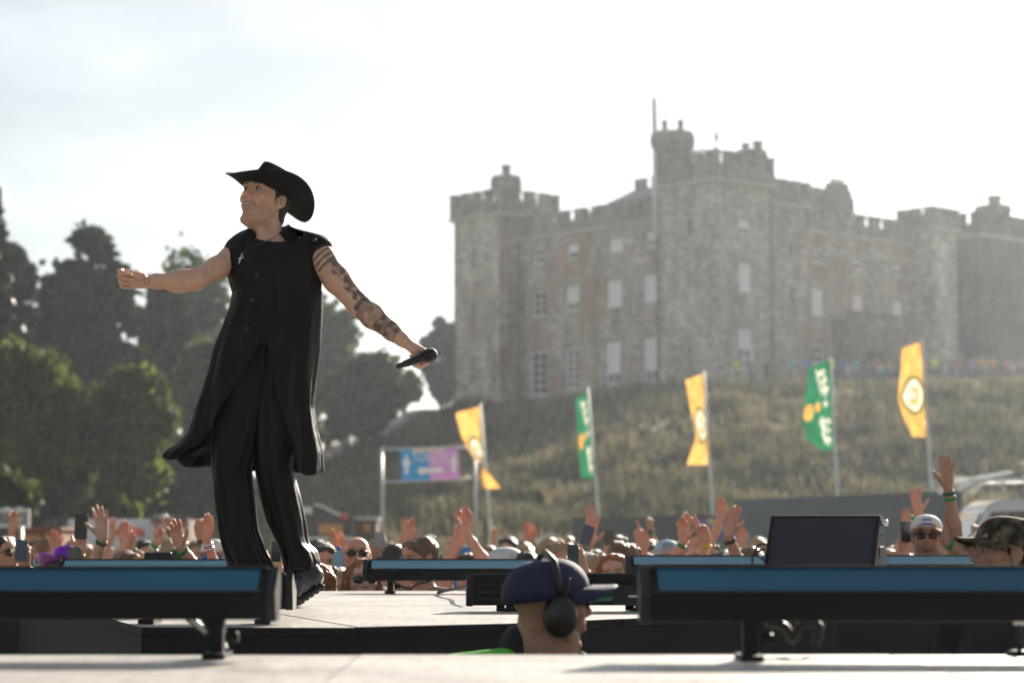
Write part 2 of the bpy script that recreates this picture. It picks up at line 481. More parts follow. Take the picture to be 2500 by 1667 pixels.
def window(plane, val, o, cols, rows, blind=0.0, hood=None, sill=True, depth=0.35):
    """sash window filling an opening: frame part with pane and sill sub-parts"""
    a, b, c, d = o
    f = fn_of(plane, val)
    fw = 0.15
    mb = MB()
    def bar(s0, s1, z0, z1, d0=0.16, d1=0.30):
        p, q = f(s0, d0, z0), f(s1, d1, z1)
        mb.box2([min(x, y) for x, y in zip(p, q)], [max(x, y) for x, y in zip(p, q)])
    bar(a, a + fw, c, d); bar(b - fw, b, c, d); bar(a + fw, b - fw, c, c + fw); bar(a + fw, b - fw, d - fw, d)
    iw, ih = b - a - 2 * fw, d - c - 2 * fw
    for i in range(1, cols): bar(a + fw + iw * i / cols - 0.05, a + fw + iw * i / cols + 0.05, c + fw, d - fw, 0.18, 0.28)
    for j in range(1, rows): bar(a + fw, b - fw, c + fw + ih * j / rows - 0.045, c + fw + ih * j / rows + 0.045, 0.19, 0.27)
    w = mb.build('window', M_WFRAME, castle)
    for i in range(cols):
        for j in range(rows):
            pb = MB()
            p = f(a + fw + iw * i / cols, 0.21, c + fw + ih * j / rows); q = f(a + fw + iw * (i + 1) / cols, 0.235, c + fw + ih * (j + 1) / rows)
            pb.box2([min(x, y) for x, y in zip(p, q)], [max(x, y) for x, y in zip(p, q)])
            zc = (j + 0.5) / rows
            pb.build('pane', M_BLIND if zc > 1 - blind else M_GLASS, w)
    if sill:
        sb = MB(); p, q = f(a - 0.15, -0.12, c - 0.2), f(b + 0.15, 0.15, c - 0.003)
        sb.box2([min(x, y) for x, y in zip(p, q)], [max(x, y) for x, y in zip(p, q)])
        sb.build('sill', M_DRESSED, w)
    if hood:
        hb = MB(); n = 10; mid = (a + b) / 2; hw = (b - a) / 2 + 0.32
        if hood == 'arch':
            for k in range(n):
                t0, t1 = math.pi * k / n, math.pi * (k + 1) / n
                hb.extr([(mid - (hw - 0.22) * math.cos(t0), d + 0.05 + (hw - 0.22) * 0.75 * math.sin(t0)), (mid - (hw - 0.22) * math.cos(t1), d + 0.05 + (hw - 0.22) * 0.75 * math.sin(t1)),
                         (mid - hw * math.cos(t1), d + 0.05 + hw * 0.75 * math.sin(t1)), (mid - hw * math.cos(t0), d + 0.05 + hw * 0.75 * math.sin(t0))], f, -0.11, 0.02)
            for s in (-1, 1):
                p, q = f(mid + s * hw - s * 0.22, -0.11, d - 0.7), f(mid + s * hw, 0.02, d + 0.05)
                hb.box2([min(x, y) for x, y in zip(p, q)], [max(x, y) for x, y in zip(p, q)])
        else:
            p, q = f(mid - hw, -0.12, d + 0.18), f(mid + hw, 0.02, d + 0.38)
            hb.box2([min(x, y) for x, y in zip(p, q)], [max(x, y) for x, y in zip(p, q)])
            for s in (-1, 1):
                p, q = f(mid + s * hw - s * 0.18, -0.11, d - 0.35), f(mid + s * hw, 0.02, d + 0.18)
                hb.box2([min(x, y) for x, y in zip(p, q)], [max(x, y) for x, y in zip(p, q)])
        hb.build('hood_mould', M_DRESSED, w)
    return w

def pix_op(plane, val, x0, x1, y0, y1, reg):
    ox, oy, k = reg
    sA, zA = hit(ox + x0 * k, oy + (y0 + y1) / 2 * k, plane, val); sB, _ = hit(ox + x1 * k, oy + (y0 + y1) / 2 * k, plane, val)
    um = ox + (x0 + x1) / 2 * k
    _, zt = hit(um, oy + y0 * k, plane, val); _, zb = hit(um, oy + y1 * k, plane, val)
    return (min(sA, sB), max(sA, sB), zb, zt)
R3 = (1080.0, 230.0, 820 / 1648.0)
R4 = (1700.0, 300.0, 800 / 1767.0)

def merlons(fnc, s0, s1, z, w, gap, h, d0, d1, m, mesh_cache={}):
    """a row of merlons between s0 and s1, each its own part with a coping"""
    n = max(1, int(round((s1 - s0 + gap) / (w + gap))))
    step = (s1 - s0 + gap) / n; w = step - gap
    for i in range(n):
        a = s0 + i * step
        mb = MB()
        p, q = fnc(a, d0, z), fnc(a + w, d1, z + h)
        lo = [min(x, y) for x, y in zip(p, q)]; hi = [max(x, y) for x, y in zip(p, q)]
        mb.box2(lo, hi)
        mb.box2([lo[0] - 0.07, lo[1] - 0.07, hi[2]], [hi[0] + 0.07, hi[1] + 0.07, hi[2] + 0.14])
        mb.build('merlon', m, castle)

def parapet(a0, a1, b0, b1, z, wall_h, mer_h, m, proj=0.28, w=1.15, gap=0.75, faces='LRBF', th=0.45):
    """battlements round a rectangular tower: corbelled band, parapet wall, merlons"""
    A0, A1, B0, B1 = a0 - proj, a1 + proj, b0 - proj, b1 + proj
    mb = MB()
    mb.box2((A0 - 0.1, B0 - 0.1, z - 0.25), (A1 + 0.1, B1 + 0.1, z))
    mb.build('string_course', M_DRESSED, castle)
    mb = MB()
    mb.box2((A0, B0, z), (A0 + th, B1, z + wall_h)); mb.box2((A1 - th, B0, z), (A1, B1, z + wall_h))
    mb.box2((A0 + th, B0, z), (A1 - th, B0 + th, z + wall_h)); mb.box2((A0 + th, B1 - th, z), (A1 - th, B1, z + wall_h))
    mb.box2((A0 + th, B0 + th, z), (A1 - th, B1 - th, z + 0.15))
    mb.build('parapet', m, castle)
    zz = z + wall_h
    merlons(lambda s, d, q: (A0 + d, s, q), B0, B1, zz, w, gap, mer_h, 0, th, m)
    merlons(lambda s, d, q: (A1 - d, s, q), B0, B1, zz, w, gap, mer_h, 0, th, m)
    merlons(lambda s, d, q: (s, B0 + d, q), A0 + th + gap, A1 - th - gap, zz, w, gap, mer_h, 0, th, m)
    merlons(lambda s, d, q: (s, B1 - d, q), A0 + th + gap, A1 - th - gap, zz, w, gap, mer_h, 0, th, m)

BOT = -4.0
# corner tower (nearest)
ops_tr = [pix_op('R', 0, 1455, 1517, 618, 692, R3), pix_op('R', 0, 1455, 1520, 822, 972, R3), pix_op('R', 0, 1455, 1524, 1148, 1352, R3)]
ops_tl = [pix_op('L', 0, 1206, 1228, 620, 690, R3), pix_op('L', 0, 1206, 1228, 872, 950, R3), pix_op('L', 0, 1208, 1230, 1240, 1312, R3)]
wall_open('tower_wall', 'L', 0, 0, 5.92, BOT, 15.8, ops_tl, M_STONE)
wall_open('tower_wall', 'R', 0, 0, 6.0, BOT, 15.8, ops_tr, M_STONE)
mb = MB(); mb.box2((0.4, 5.5, BOT), (6.0, 5.92, 15.8)); mb.box2((5.6, 0.4, BOT), (6.0, 5.5, 15.8)); mb.build('tower_wall', M_STONE, castle)
window('R', 0, ops_tr[0], 2, 2, 0.5, 'flat'); window('R', 0, ops_tr[1], 2, 2, 1.0, 'flat'); window('R', 0, ops_tr[2], 2, 4, 0.45, 'arch')
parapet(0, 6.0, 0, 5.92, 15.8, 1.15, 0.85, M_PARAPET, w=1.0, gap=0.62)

# left facade between the towers
ops_l = []
spec_l = [((445,500,755,835),2,2,0.0,'flat'), ((610,665,735,810),1,2,0.5,'flat'), ((815,885,705,775),2,2,1.0,'flat'), ((995,1055,672,750),2,2,0.6,'flat'),
          ((440,510,965,1090),2,3,0.0,'arch'), ((605,670,940,1065),2,3,0.7,'arch'), ((805,880,912,1045),2,2,1.0,'flat'), ((985,1050,882,1020),2,2,1.0,'flat'),
          ((432,512,1262,1478),2,5,0.0,'arch'), ((602,672,1245,1450),2,5,0.0,'arch'), ((800,875,1212,1425),2,4,0.8,'flat'), ((985,1055,1192,1412),2,4,0.8,'flat')]
for s in spec_l: ops_l.append(pix_op('L', 2.3, *s[0], R3))
wall_open('facade_wall', 'L', 2.3, 5.92, 23.73, BOT, 13.75, ops_l, M_STONE_B)
for o, s in zip(ops_l, spec_l): window('L', 2.3, o, s[1], s[2], s[3], s[4])
mb = MB(); mb.box2((2.05, 5.95, 13.6), (2.9, 23.7, 13.85)); mb.build('string_course', M_DRESSED, castle)
mb = MB(); mb.box2((2.15, 5.95, 13.85), (2.6, 23.7, 14.7)); mb.build('parapet', M_PARAPET, castle)
merlons(lambda s, d, q: (2.15 + d, s, q), 6.0, 23.6, 14.7, 1.35, 0.8, 0.75, 0, 0.45, M_PARAPET)

# left tower
ops_lt = [pix_op('L', 0, 142, 172, 765, 845, R3), pix_op('L', 0, 142, 172, 1020, 1100, R3), pix_op('L', 0, 138, 180, 1295, 1415, R3)]
wall_open('tower_wall', 'L', 0, 23.73, 29.69, BOT, 15.8, ops_lt, M_STONE)
mb = MB(); mb.box2((0.0, 23.73, BOT), (6.0, 24.1, 15.8)); mb.box2((0.0, 29.3, BOT), (6.0, 29.69, 15.8)); mb.box2((5.6, 24.1, BOT), (6.0, 29.3, 15.8)); mb.build('tower_wall', M_STONE_B, castle)
parapet(0, 6.0, 23.73, 29.69, 15.8, 1.0, 0.85, M_PARAPET, w=0.95, gap=0.62)
for o, v in zip(ops_tl + ops_lt, [0] * 6):   # blind cross loops in dressed stone
    f = fn_of('L', 0); mid = (o[0] + o[1]) / 2; zc = (o[2] + o[3]) / 2
    mb = MB()
    for (p, q) in ((f(o[0] - 0.16, -0.05, o[2] - 0.25), f(o[0] - 0.005, 0.03, o[3] + 0.25)), (f(o[1] + 0.005, -0.05, o[2] - 0.25), f(o[1] + 0.16, 0.03, o[3] + 0.25))):
        mb.box2([min(x, y) for x, y in zip(p, q)], [max(x, y) for x, y in zip(p, q)])
    mb.build('loop_surround', M_DRESSED, castle)

# right facade: taller bay, main bay, end tower
ops_a = [pix_op('R', 1.5, 497, 522, 640, 720, R4), pix_op('R', 1.5, 507, 530, 890, 990, R4)]
wall_open('bay_wall', 'R', 1.5, 6.0, 11.85, BOT, 15.0, ops_a, M_STONE)
mb = MB(); mb.box2((11.5, 1.85, BOT), (11.85, 6.5, 15.0)); mb.box2((6.0, 6.2, 10), (11.5, 6.5, 15.0)); mb.build('bay_wall', M_STONE, castle)
parapet(6.35, 11.85, 1.5, 6.5, 15.0, 0.9, 0.8, M_PARAPET, w=1.0, gap=0.6)
spec_b = [((630,690,670,755),2,2,0.5,None), ((850,905,715,795),1,2,0.5,None), ((1060,1112,750,825),2,2,0.5,None),
          ((625,690,892,1040),2,2,1.0,'flat'), ((845,905,925,1038),2,2,1.0,None), ((1060,1116,960,1100),2,3,0.6,'flat'), ((625,690,1195,1300),2,2,0.0,'arch')]
ops_b = [pix_op('R', 1.5, *s[0], R4) for s in spec_b]
wall_open('facade_wall', 'R', 1.5, 11.85, 25.0, BOT, 13.1, ops_b, M_STONE_B)
for o, s in zip(ops_b, spec_b): window('R', 1.5, o, s[1], s[2], s[3], s[4])
f = fn_of('R', 1.5)
for k in range(8):                                        # blind corbel arches under the battlements
    s0 = 12.2 + k * 1.58
    mb = MB()
    for j in range(6):
        t0, t1 = math.pi * j / 6, math.pi * (j + 1) / 6
        c, r0, r1 = s0 + 0.74, 0.5, 0.74
        mb.extr([(c - r0 * math.cos(t0), 11.25 + r0 * 0.7 * math.sin(t0)), (c - r0 * math.cos(t1), 11.25 + r0 * 0.7 * math.sin(t1)),
                 (c - r1 * math.cos(t1), 11.25 + r1 * 0.8 * math.sin(t1)), (c - r1 * math.cos(t0), 11.25 + r1 * 0.8 * math.sin(t0))], f, -0.18, 0.02)
    mb.build('corbel_arch', M_DRESSED, castle)
# great blind arch round the middle window
o = ops_b[4]; c = (o[0] + o[1]) / 2
mb = MB()
for j in range(12):
    t0, t1 = math.pi * j / 12, math.pi * (j + 1) / 12
    r0, r1 = 1.75, 2.1
    mb.extr([(c - r0 * math.cos(t0), o[2] + 1.4 + r0 * math.sin(t0)), (c - r0 * math.cos(t1), o[2] + 1.4 + r0 * math.sin(t1)),
             (c - r1 * math.cos(t1), o[2] + 1.4 + r1 * math.sin(t1)), (c - r1 * math.cos(t0), o[2] + 1.4 + r1 * math.sin(t0))], f, -0.16, 0.02)
for s in (-1, 1): mb.box2((c + s * 2.1 if s < 0 else c + 1.75, 1.34, o[2] - 0.6), (c - 1.75 if s < 0 else c + 2.1, 1.52, o[2] + 1.4))
mb.build('blind_arch', M_DRESSED, castle)
mb = MB(); mb.box2((11.9, 1.2, 12.95), (24.9, 2.1, 13.2)); mb.build('string_course', M_DRESSED, castle)
mb = MB(); mb.box2((11.9, 1.28, 13.2), (24.9, 1.75, 14.1)); mb.build('parapet', M_PARAPET, castle)
merlons(lambda s, d, q: (s, 1.28 + d, q), 12.0, 24.7, 14.1, 1.3, 0.7, 0.75, 0, 0.45, M_PARAPET)

mb = MB(); mb.box2((25.0, -0.7, BOT), (28.2, 2.6, 14.4)); mb.build('tower_wall', M_STONE, castle)
parapet(25.0, 28.2, -0.7, 2.6, 14.4, 0.8, 0.75, M_PARAPET, w=0.8, gap=0.5, proj=0.2)
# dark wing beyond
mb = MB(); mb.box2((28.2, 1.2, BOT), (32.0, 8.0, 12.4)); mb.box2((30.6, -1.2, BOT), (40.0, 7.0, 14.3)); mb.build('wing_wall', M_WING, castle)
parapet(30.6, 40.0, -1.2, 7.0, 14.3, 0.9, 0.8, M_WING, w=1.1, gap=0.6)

# porch
mb = MB()
mb.box2((14.93, -0.34, BOT), (16.3, 1.45, 5.8)); mb.box2((19.4, -0.34, BOT), (20.77, 1.45, 5.8))
prev = None
for k in range(9):                                          # arched head of the porch door
    t0, t1 = math.pi * k / 9, math.pi * (k + 1) / 9
    xa, xb = 17.85 - 1.55 * math.cos(t0), 17.85 - 1.55 * math.cos(t1)
    za, zb = 3.0 + 1.1 * math.sin(t0), 3.0 + 1.1 * math.sin(t1)
    mb.add([(xa, -0.34, za), (xb, -0.34, zb), (xb, -0.34, 5.8), (xa, -0.34, 5.8), (xa, 1.45, za), (xb, 1.45, zb), (xb, 1.45, 5.8), (xa, 1.45, 5.8)],
           [(0, 1, 2, 3), (4, 7, 6, 5), (0, 4, 5, 1), (3, 2, 6, 7)])
porch = mb.build('porch', M_PARAPET, castle)
mb = MB(); mb.box2((14.75, -0.52, 5.8), (20.95, 1.46, 6.0)); mb.box2((14.8, -0.48, 6.0), (20.9, -0.1, 6.4)); mb.box2((14.8, -0.1, 6.0), (15.2, 1.46, 6.4)); mb.build('porch_parapet', M_PARAPET, porch)
merlons(lambda s, d, q: (s, -0.48 + d, q), 14.8, 20.9, 6.4, 0.6, 0.45, 0.4, 0, 0.38, M_PARAPET)
mb = MB(); mb.box2((16.4, 1.2, -1), (19.3, 1.4, 3.4)); mb.build('porch_door', mat('porch_door_paint', (0.16, 0.15, 0.14), 0.5), porch)

# main block behind and slate roofs
mb = MB(); mb.box2((2.8, 6.0, 10.0), (24.8, 23.6, 14.0)); mb.box2((11.9, 1.9, 10.0), (24.8, 6.0, 13.6)); mb.build('main_block', M_STONE, castle)
mb = MB()
mb.add([(3.2, 5.95, 14.05), (3.2, 22.5, 14.05), (8.6, 17.0, 17.75), (8.6, 5.95, 17.75), (20, 22.5, 14.05), (20, 17.0, 17.75), (20, 5.95, 17.75), (20, 5.95, 14.05)],
       [(0, 1, 2, 3), (1, 4, 5, 2), (2, 5, 6, 3), (0, 3, 6, 7)])
mb.build('slate_roof', M_SLATE, castle)
merlons(lambda s, d, q: (8.6 + d, s, q), 6.2, 17.0, 17.72, 1.35, 0.75, 0.75, 0, 0.4, M_PARAPET)
mb = MB()
mb.add([(11.9, 2.0, 13.7), (24.8, 2.0, 13.7), (24.8, 5.0, 15.4), (11.9, 5.0, 15.4), (24.8, 8.0, 13.7), (11.9, 8.0, 13.7)], [(0, 1, 2, 3), (3, 2, 4, 5), (1, 4, 2), (0, 3, 5)])
mb.build('slate_roof', M_SLATE, castle)

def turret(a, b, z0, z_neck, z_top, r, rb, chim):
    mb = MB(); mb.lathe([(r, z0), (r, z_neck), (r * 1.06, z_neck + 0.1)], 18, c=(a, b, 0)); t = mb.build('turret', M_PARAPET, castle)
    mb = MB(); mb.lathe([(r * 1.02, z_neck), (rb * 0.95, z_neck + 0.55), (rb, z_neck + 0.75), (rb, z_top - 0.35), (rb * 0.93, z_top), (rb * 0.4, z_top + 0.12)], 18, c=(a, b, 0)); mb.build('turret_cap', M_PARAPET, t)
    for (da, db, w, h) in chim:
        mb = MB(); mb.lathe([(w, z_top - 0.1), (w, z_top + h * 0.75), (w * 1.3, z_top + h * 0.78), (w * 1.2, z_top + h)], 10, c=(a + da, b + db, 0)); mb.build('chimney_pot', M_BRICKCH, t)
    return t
turret(1.0, 5.35, 15.9, 18.3, 20.0, 1.32, 1.72, [(-0.5, 0.35, 0.2, 0.95), (0.5, -0.35, 0.22, 1.0)])
mb = MB(); mb.lathe([(1.32, 16.5), (1.5, 17.3), (1.62, 17.5), (1.62, 18.0), (1.4, 18.2)], 18, c=(1.55, 4.4, 0)); mb.build('turret', M_PARAPET, castle)
turret(5.0, 0.95, 15.9, 16.9, 18.5, 1.0, 1.28, [(0.35, -0.35, 0.36, 0.75), (-0.3, 0.3, 0.3, 0.6)])
turret(1.0, 24.3, 14.2, 17.2, 18.9, 0.92, 1.3, [(0, 0, 0.36, 0.95)])
turret(34.0, -0.2, 14.3, 16.0, 17.0, 1.3, 1.6, [(0.2, 0, 0.55, 0.9)])
mb = MB(); mb.box2((2.2, 6.1, 14.2), (4.2, 7.9, 17.2)); mb.build('stair_turret', M_PARAPET, castle)
merlons(lambda s, d, q: (2.2 + d, s, q), 6.1, 7.9, 17.2, 0.75, 0.4, 0.6, 0, 0.4, M_PARAPET)
# stepped stone chimney stack on the right roof
mb = MB(); mb.box2((18.6, 4.4, 13.8), (21.4, 5.8, 16.9)); mb.box2((18.9, 4.5, 16.9), (21.2, 5.7, 17.5)); mb.box2((19.2, 4.6, 17.5), (21.0, 5.6, 18.1)); mb.build('chimney_stack', M_BRICKCH, castle)
for k in range(3):
    mb = MB(); mb.lathe([(0.16, 18.1), (0.16, 18.45), (0.2, 18.5)], 10, c=(19.5 + k * 0.6, 5.1, 0)); mb.build('chimney_pot', M_BRICKCH, castle)
mb = MB(); mb.box2((16.0, 4.6, 14.8), (18.2, 5.4, 16.0)); mb.build('chimney_stack', M_BRICKCH, castle)
# pole, pipes, aerials
mb = MB(); mb.tube([(-0.35, 5.95, 12.2), (-0.35, 5.95, 19.5)], 0.17, 10, 0); mb.tube([(-0.35, 5.95, 19.5), (-0.35, 5.95, 22.6)], 0.16, 10, 1); mb.box2((-0.3, 5.8, 12.6), (0, 6.0, 12.8), 0); mb.box2((-0.6, 5.8, 15.2), (-0.1, 6.1, 15.35), 0)
mb.build('flag_mast', [M_POLEW, M_LEAD], castle)
mb = MB(); mb.tube([(-0.1, 5.98, BOT), (-0.1, 5.98, 12.2)], 0.09, 8); mb.build('downpipe', M_LEAD, castle)
mb = MB(); mb.tube([(6.12, 0.0, BOT), (6.12, 0.0, 15.4)], 0.12, 8); mb.build('downpipe', M_LEAD, castle)
mb = MB(); mb.tube([(1.9, 23.66, BOT), (1.9, 23.66, 13.5)], 0.11, 8); mb.build('downpipe', M_LEAD, castle)
mb = MB(); mb.tube([(0.1, 0.1, 17.5), (0.1, 0.1, 19.9)], 0.08, 6); mb.box2((0.05, -0.15, 18.6), (0.15, 0.05, 19.1)); mb.build('weather_mast', M_LEAD, castle)
mb = MB(); mb.tube([(8.6, 9.6, 17.0), (8.6, 9.6, 20.3)], 0.035, 6); mb.box2((8.55, 9.0, 20.1), (8.65, 10.6, 20.2)); mb.build('aerial', M_LEAD, castle)

# ------------------------------------------------------------------ trees
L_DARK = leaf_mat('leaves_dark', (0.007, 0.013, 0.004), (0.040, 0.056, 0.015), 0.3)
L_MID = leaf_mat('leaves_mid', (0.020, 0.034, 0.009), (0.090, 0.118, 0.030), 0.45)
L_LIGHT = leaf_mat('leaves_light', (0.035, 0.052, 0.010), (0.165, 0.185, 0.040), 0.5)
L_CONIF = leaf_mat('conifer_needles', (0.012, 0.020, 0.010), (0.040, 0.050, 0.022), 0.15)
M_BARK = mat('bark', (0.09, 0.07, 0.05), 0.95, var=0.3, scale=3, bump=0.6)

def leaf_quads(C, size, r):
    n = len(C)
    a = r.normal(size=(n, 3)); a /= np.linalg.norm(a, axis=1)[:, None]
    b = np.cross(a, r.normal(size=(n, 3))); b /= np.linalg.norm(b, axis=1)[:, None] + 1e-9
    s = size * r.uniform(0.6, 1.3, n)[:, None]
    a, b = a * s, b * s * 0.7
    V = np.stack([C - a, C - b * 0.9, C + a, C + b * 0.9], 1).reshape(-1, 3)
    return V, np.arange(4 * n).reshape(-1, 4)

def ground_h(x, y):
    return float(hill_z(x, y)) if y > 84 else 0.0

def tree(label, u0, u1, v_top, v_low, Y, leafm, seed, n=9000, nblob=34, lsize=0.34, name='broadleaf_tree', group='trees behind the field', dome=1.0):
    """a tree whose crown spans photo columns u0..u1 and rows v_top..v_low at distance Y"""
    r = np.random.default_rng(seed)
    top, low = at((u0 + u1) / 2, v_top, Y), at((u0 + u1) / 2, v_low, Y)
    x, zt, zl = top.x, top.z, low.z
    zt += .10 * (zt - zl)
    rx = (u1 - u0) / 2 / FPX * Y; rz = (zt - zl) / 2; ry = max(rx * 0.8, 1.0)
    zg = ground_h(x, Y)
    t = empty(name, (x, Y, zg), 0, label, 'tree', group)
    c = np.array([0, 0, (zt + zl) / 2 - zg])
    # sub-crowns spread through the volume, denser to the outside
    d = r.normal(size=(nblob, 3)); d /= np.linalg.norm(d, axis=1)[:, None]
    nblob = int(nblob * 1.6); n = int(n * 1.15)
    d = r.normal(size=(nblob, 3)); d /= np.linalg.norm(d, axis=1)[:, None]
    rad = r.uniform(0.25, 1.0, nblob) ** 0.65 * .84
    bc = c + d * rad[:, None] * np.array([rx, ry, rz])
    br = r.uniform(0.17, 0.33, nblob) * min(rx, rz) * 1.05
    k = r.integers(0, nblob, n)
    dd = r.normal(size=(n, 3)); dd /= np.linalg.norm(dd, axis=1)[:, None]
    rr = br[k] * (0.35 + 0.75 * r.uniform(0, 1, n) ** 0.5)
    P = bc[k] + dd * rr[:, None] * np.array([1.1, 1.1, 0.85])
    # wispy sprays past the outline
    m = n // 8
    k2 = r.integers(0, nblob, m); P2 = bc[k2] + r.normal(size=(m, 3)) * br[k2][:, None] * 0.7
    P = np.concatenate([P, P2]); P[:, 2] = np.maximum(P[:, 2], 0.15)
    V, F = leaf_quads(P, lsize, r)
    cr = link('crown', np_mesh('crown', V, F, False), leafm, t)
    mb = MB()
    tr = max(0.14, rx * 0.075)
    h = c[2]
    mb.tube([(0, 0, -0.3), (0.05 * rx, 0, h * 0.45), (-0.03 * rx, 0.02, h * 0.9), (0, 0, h + rz * 0.5)], [tr * 1.3, tr, tr * 0.75, tr * 0.25], 9)
    for q in r.choice(nblob, min(9, nblob), replace=False):
        s = np.array([0, 0, h * r.uniform(0.45, 0.95)]); e = bc[q]
        mid = (s + e) / 2 + np.array([0, 0, -0.08 * rz])
        mb.tube([s, mid, e], [tr * 0.5, tr * 0.32, tr * 0.1], 6)
    mb.build('trunk', M_BARK, t)
    return t

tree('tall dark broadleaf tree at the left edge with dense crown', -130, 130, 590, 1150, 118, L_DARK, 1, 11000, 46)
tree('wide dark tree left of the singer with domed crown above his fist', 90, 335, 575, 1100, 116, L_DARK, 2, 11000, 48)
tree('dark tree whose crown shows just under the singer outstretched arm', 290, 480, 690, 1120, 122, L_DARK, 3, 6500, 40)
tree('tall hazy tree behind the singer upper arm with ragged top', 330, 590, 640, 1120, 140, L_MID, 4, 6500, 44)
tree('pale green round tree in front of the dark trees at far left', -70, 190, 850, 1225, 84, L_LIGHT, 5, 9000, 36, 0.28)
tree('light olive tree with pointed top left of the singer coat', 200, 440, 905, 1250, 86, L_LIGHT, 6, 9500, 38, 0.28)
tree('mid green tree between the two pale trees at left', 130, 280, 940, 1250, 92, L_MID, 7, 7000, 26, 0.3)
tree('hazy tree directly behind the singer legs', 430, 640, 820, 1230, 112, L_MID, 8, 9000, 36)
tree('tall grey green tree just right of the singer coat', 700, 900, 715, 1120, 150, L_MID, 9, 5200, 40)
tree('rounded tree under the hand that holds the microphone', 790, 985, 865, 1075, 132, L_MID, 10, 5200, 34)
tree('tree beside the left castle tower, partly hidden by it', 1020, 1130, 770, 1010, 215, L_DARK, 12, 6000, 24, 0.42)
tree('small rounded bush tree at the bottom left above the sign', -40, 92, 1165, 1290, 66, L_MID, 13, 5000, 18, 0.2)
tree('low yellowish bush behind the white food truck', 150, 345, 1212, 1300, 82, L_LIGHT, 14, 5000, 20, 0.2)
tree('low tree at the foot of the mound left of the toilets sign', 640, 800, 990, 1140, 118, L_MID, 16, 6000, 24, 0.28)
tree('distant tree in the gap between the rounded tree and castle', 930, 1040, 905, 1010, 190, L_MID, 18, 4500, 18, 0.34)

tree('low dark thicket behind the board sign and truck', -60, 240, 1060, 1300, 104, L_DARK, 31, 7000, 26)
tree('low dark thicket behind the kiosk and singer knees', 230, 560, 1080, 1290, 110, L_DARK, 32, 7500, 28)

# conifer at the very left edge: whorls of drooping boughs
def conifer(label, u, v_top, Y, hw, seed):
    r = np.random.default_rng(seed)
    top = at(u, v_top, Y); x, H = top.x, top.z
    t = empty('conifer_tree', (x, Y, 0), 0, label, 'tree', 'trees behind the field')
    P = []
    nw = 34
    mb = MB(); mb.tube([(0, 0, -0.2), (0, 0, H * 0.5), (0, 0, H)], [0.4, 0.25, 0.04], 8)
    for i in range(nw):
        f = i / nw; z = H * (0.12 + 0.87 * f); L = hw * (1 - f) ** 0.8 + 0.25
        for j in range(7):
            th = r.uniform(0, 6.28); ln = L * r.uniform(0.7, 1.1)
            q = r.uniform(0, 1, 70) ** 0.7
            px = np.cos(th) * ln * q + r.normal(0, 0.10, 70); py = np.sin(th) * ln * q + r.normal(0, 0.10, 70)
            pz = z - 0.30 * ln * q ** 1.5 + r.normal(0, 0.10, 70)
            P.append(np.stack([px, py, pz], -1))
            mb.tube([(0, 0, z), (math.cos(th) * ln, math.sin(th) * ln, z - 0.3 * ln)], [0.06, 0.015], 5)
    V, F = leaf_quads(np.concatenate(P), 0.17, r)
    link('crown', np_mesh('crown', V, F, False), L_CONIF, t)
    mb.build('trunk', M_BARK, t)
conifer('tall dark conifer cut off by the left edge of the picture', -24, 430, 96, 1.9, 21)

# ------------------------------------------------------------------ stone wall running up the mound
M_WALLST = mat('pale_coping_stone', (0.42, 0.40, 0.37), 0.85, var=0.25, scale=2, bump=0.4)
pts = [(930, 1068, 147), (950, 1050, 149), (972, 1030, 151), (995, 1010, 153), (1015, 1003, 156), (1045, 1000, 160), (1075, 1002, 168), (1104, 992, 184)]
wl_pts = [at(*p) for p in pts]
w = empty('garden_wall', wl_pts[0], 0, 'pale stone wall climbing the mound to the left castle tower', 'wall')
for i in range(len(wl_pts) - 1):
    a, b = wl_pts[i] - wl_pts[0], wl_pts[i + 1] - wl_pts[0]
    d = Vector((b.x - a.x, b.y - a.y, 0)).normalized(); nrm = Vector((-d.y, d.x, 0)) * 0.28
    def seg(zl, zh, wd):
        q = nrm * wd
        return [a - q + Vector((0, 0, zl)), a + q + Vector((0, 0, zl)), b + q + Vector((0, 0, zl)), b - q + Vector((0, 0, zl)),
                a - q + Vector((0, 0, zh)), a + q + Vector((0, 0, zh)), b + q + Vector((0, 0, zh)), b - q + Vector((0, 0, zh))]
    FB = [(0, 3, 2, 1), (4, 5, 6, 7), (0, 1, 5, 4), (1, 2, 6, 5), (2, 3, 7, 6), (3, 0, 4, 7)]
    mb = MB(); mb.add(seg(-2.0, -0.12, 1.0), FB); mb.build('wall_section', M_PARAPET, w)
    mb = MB(); mb.add(seg(-0.12, 0.06, 1.3), FB); mb.build('coping', M_WALLST, w)

# ------------------------------------------------------------------ flags
M_FPOLE = mat('flag_pole_grey', (0.52, 0.55, 0.57), 0.45, var=0.1)
def cloth_mat(name, rgb, transl=0.45):
    return mat(name, rgb, 0.75, var=0.08, scale=3, transl=transl)
M_YEL = cloth_mat('flag_yellow', (0.80, 0.46, 0.13), 0.5)
M_GRN = cloth_mat('flag_green', (0.02, 0.26, 0.12), 0.3)
M_FWHITE = cloth_mat('flag_print_white', (0.80, 0.78, 0.70), 0.4)
M_FORANGE = cloth_mat('flag_print_orange', (0.85, 0.42, 0.10), 0.4)
M_FGREEN = cloth_mat('flag_print_green', (0.03, 0.20, 0.08), 0.3)

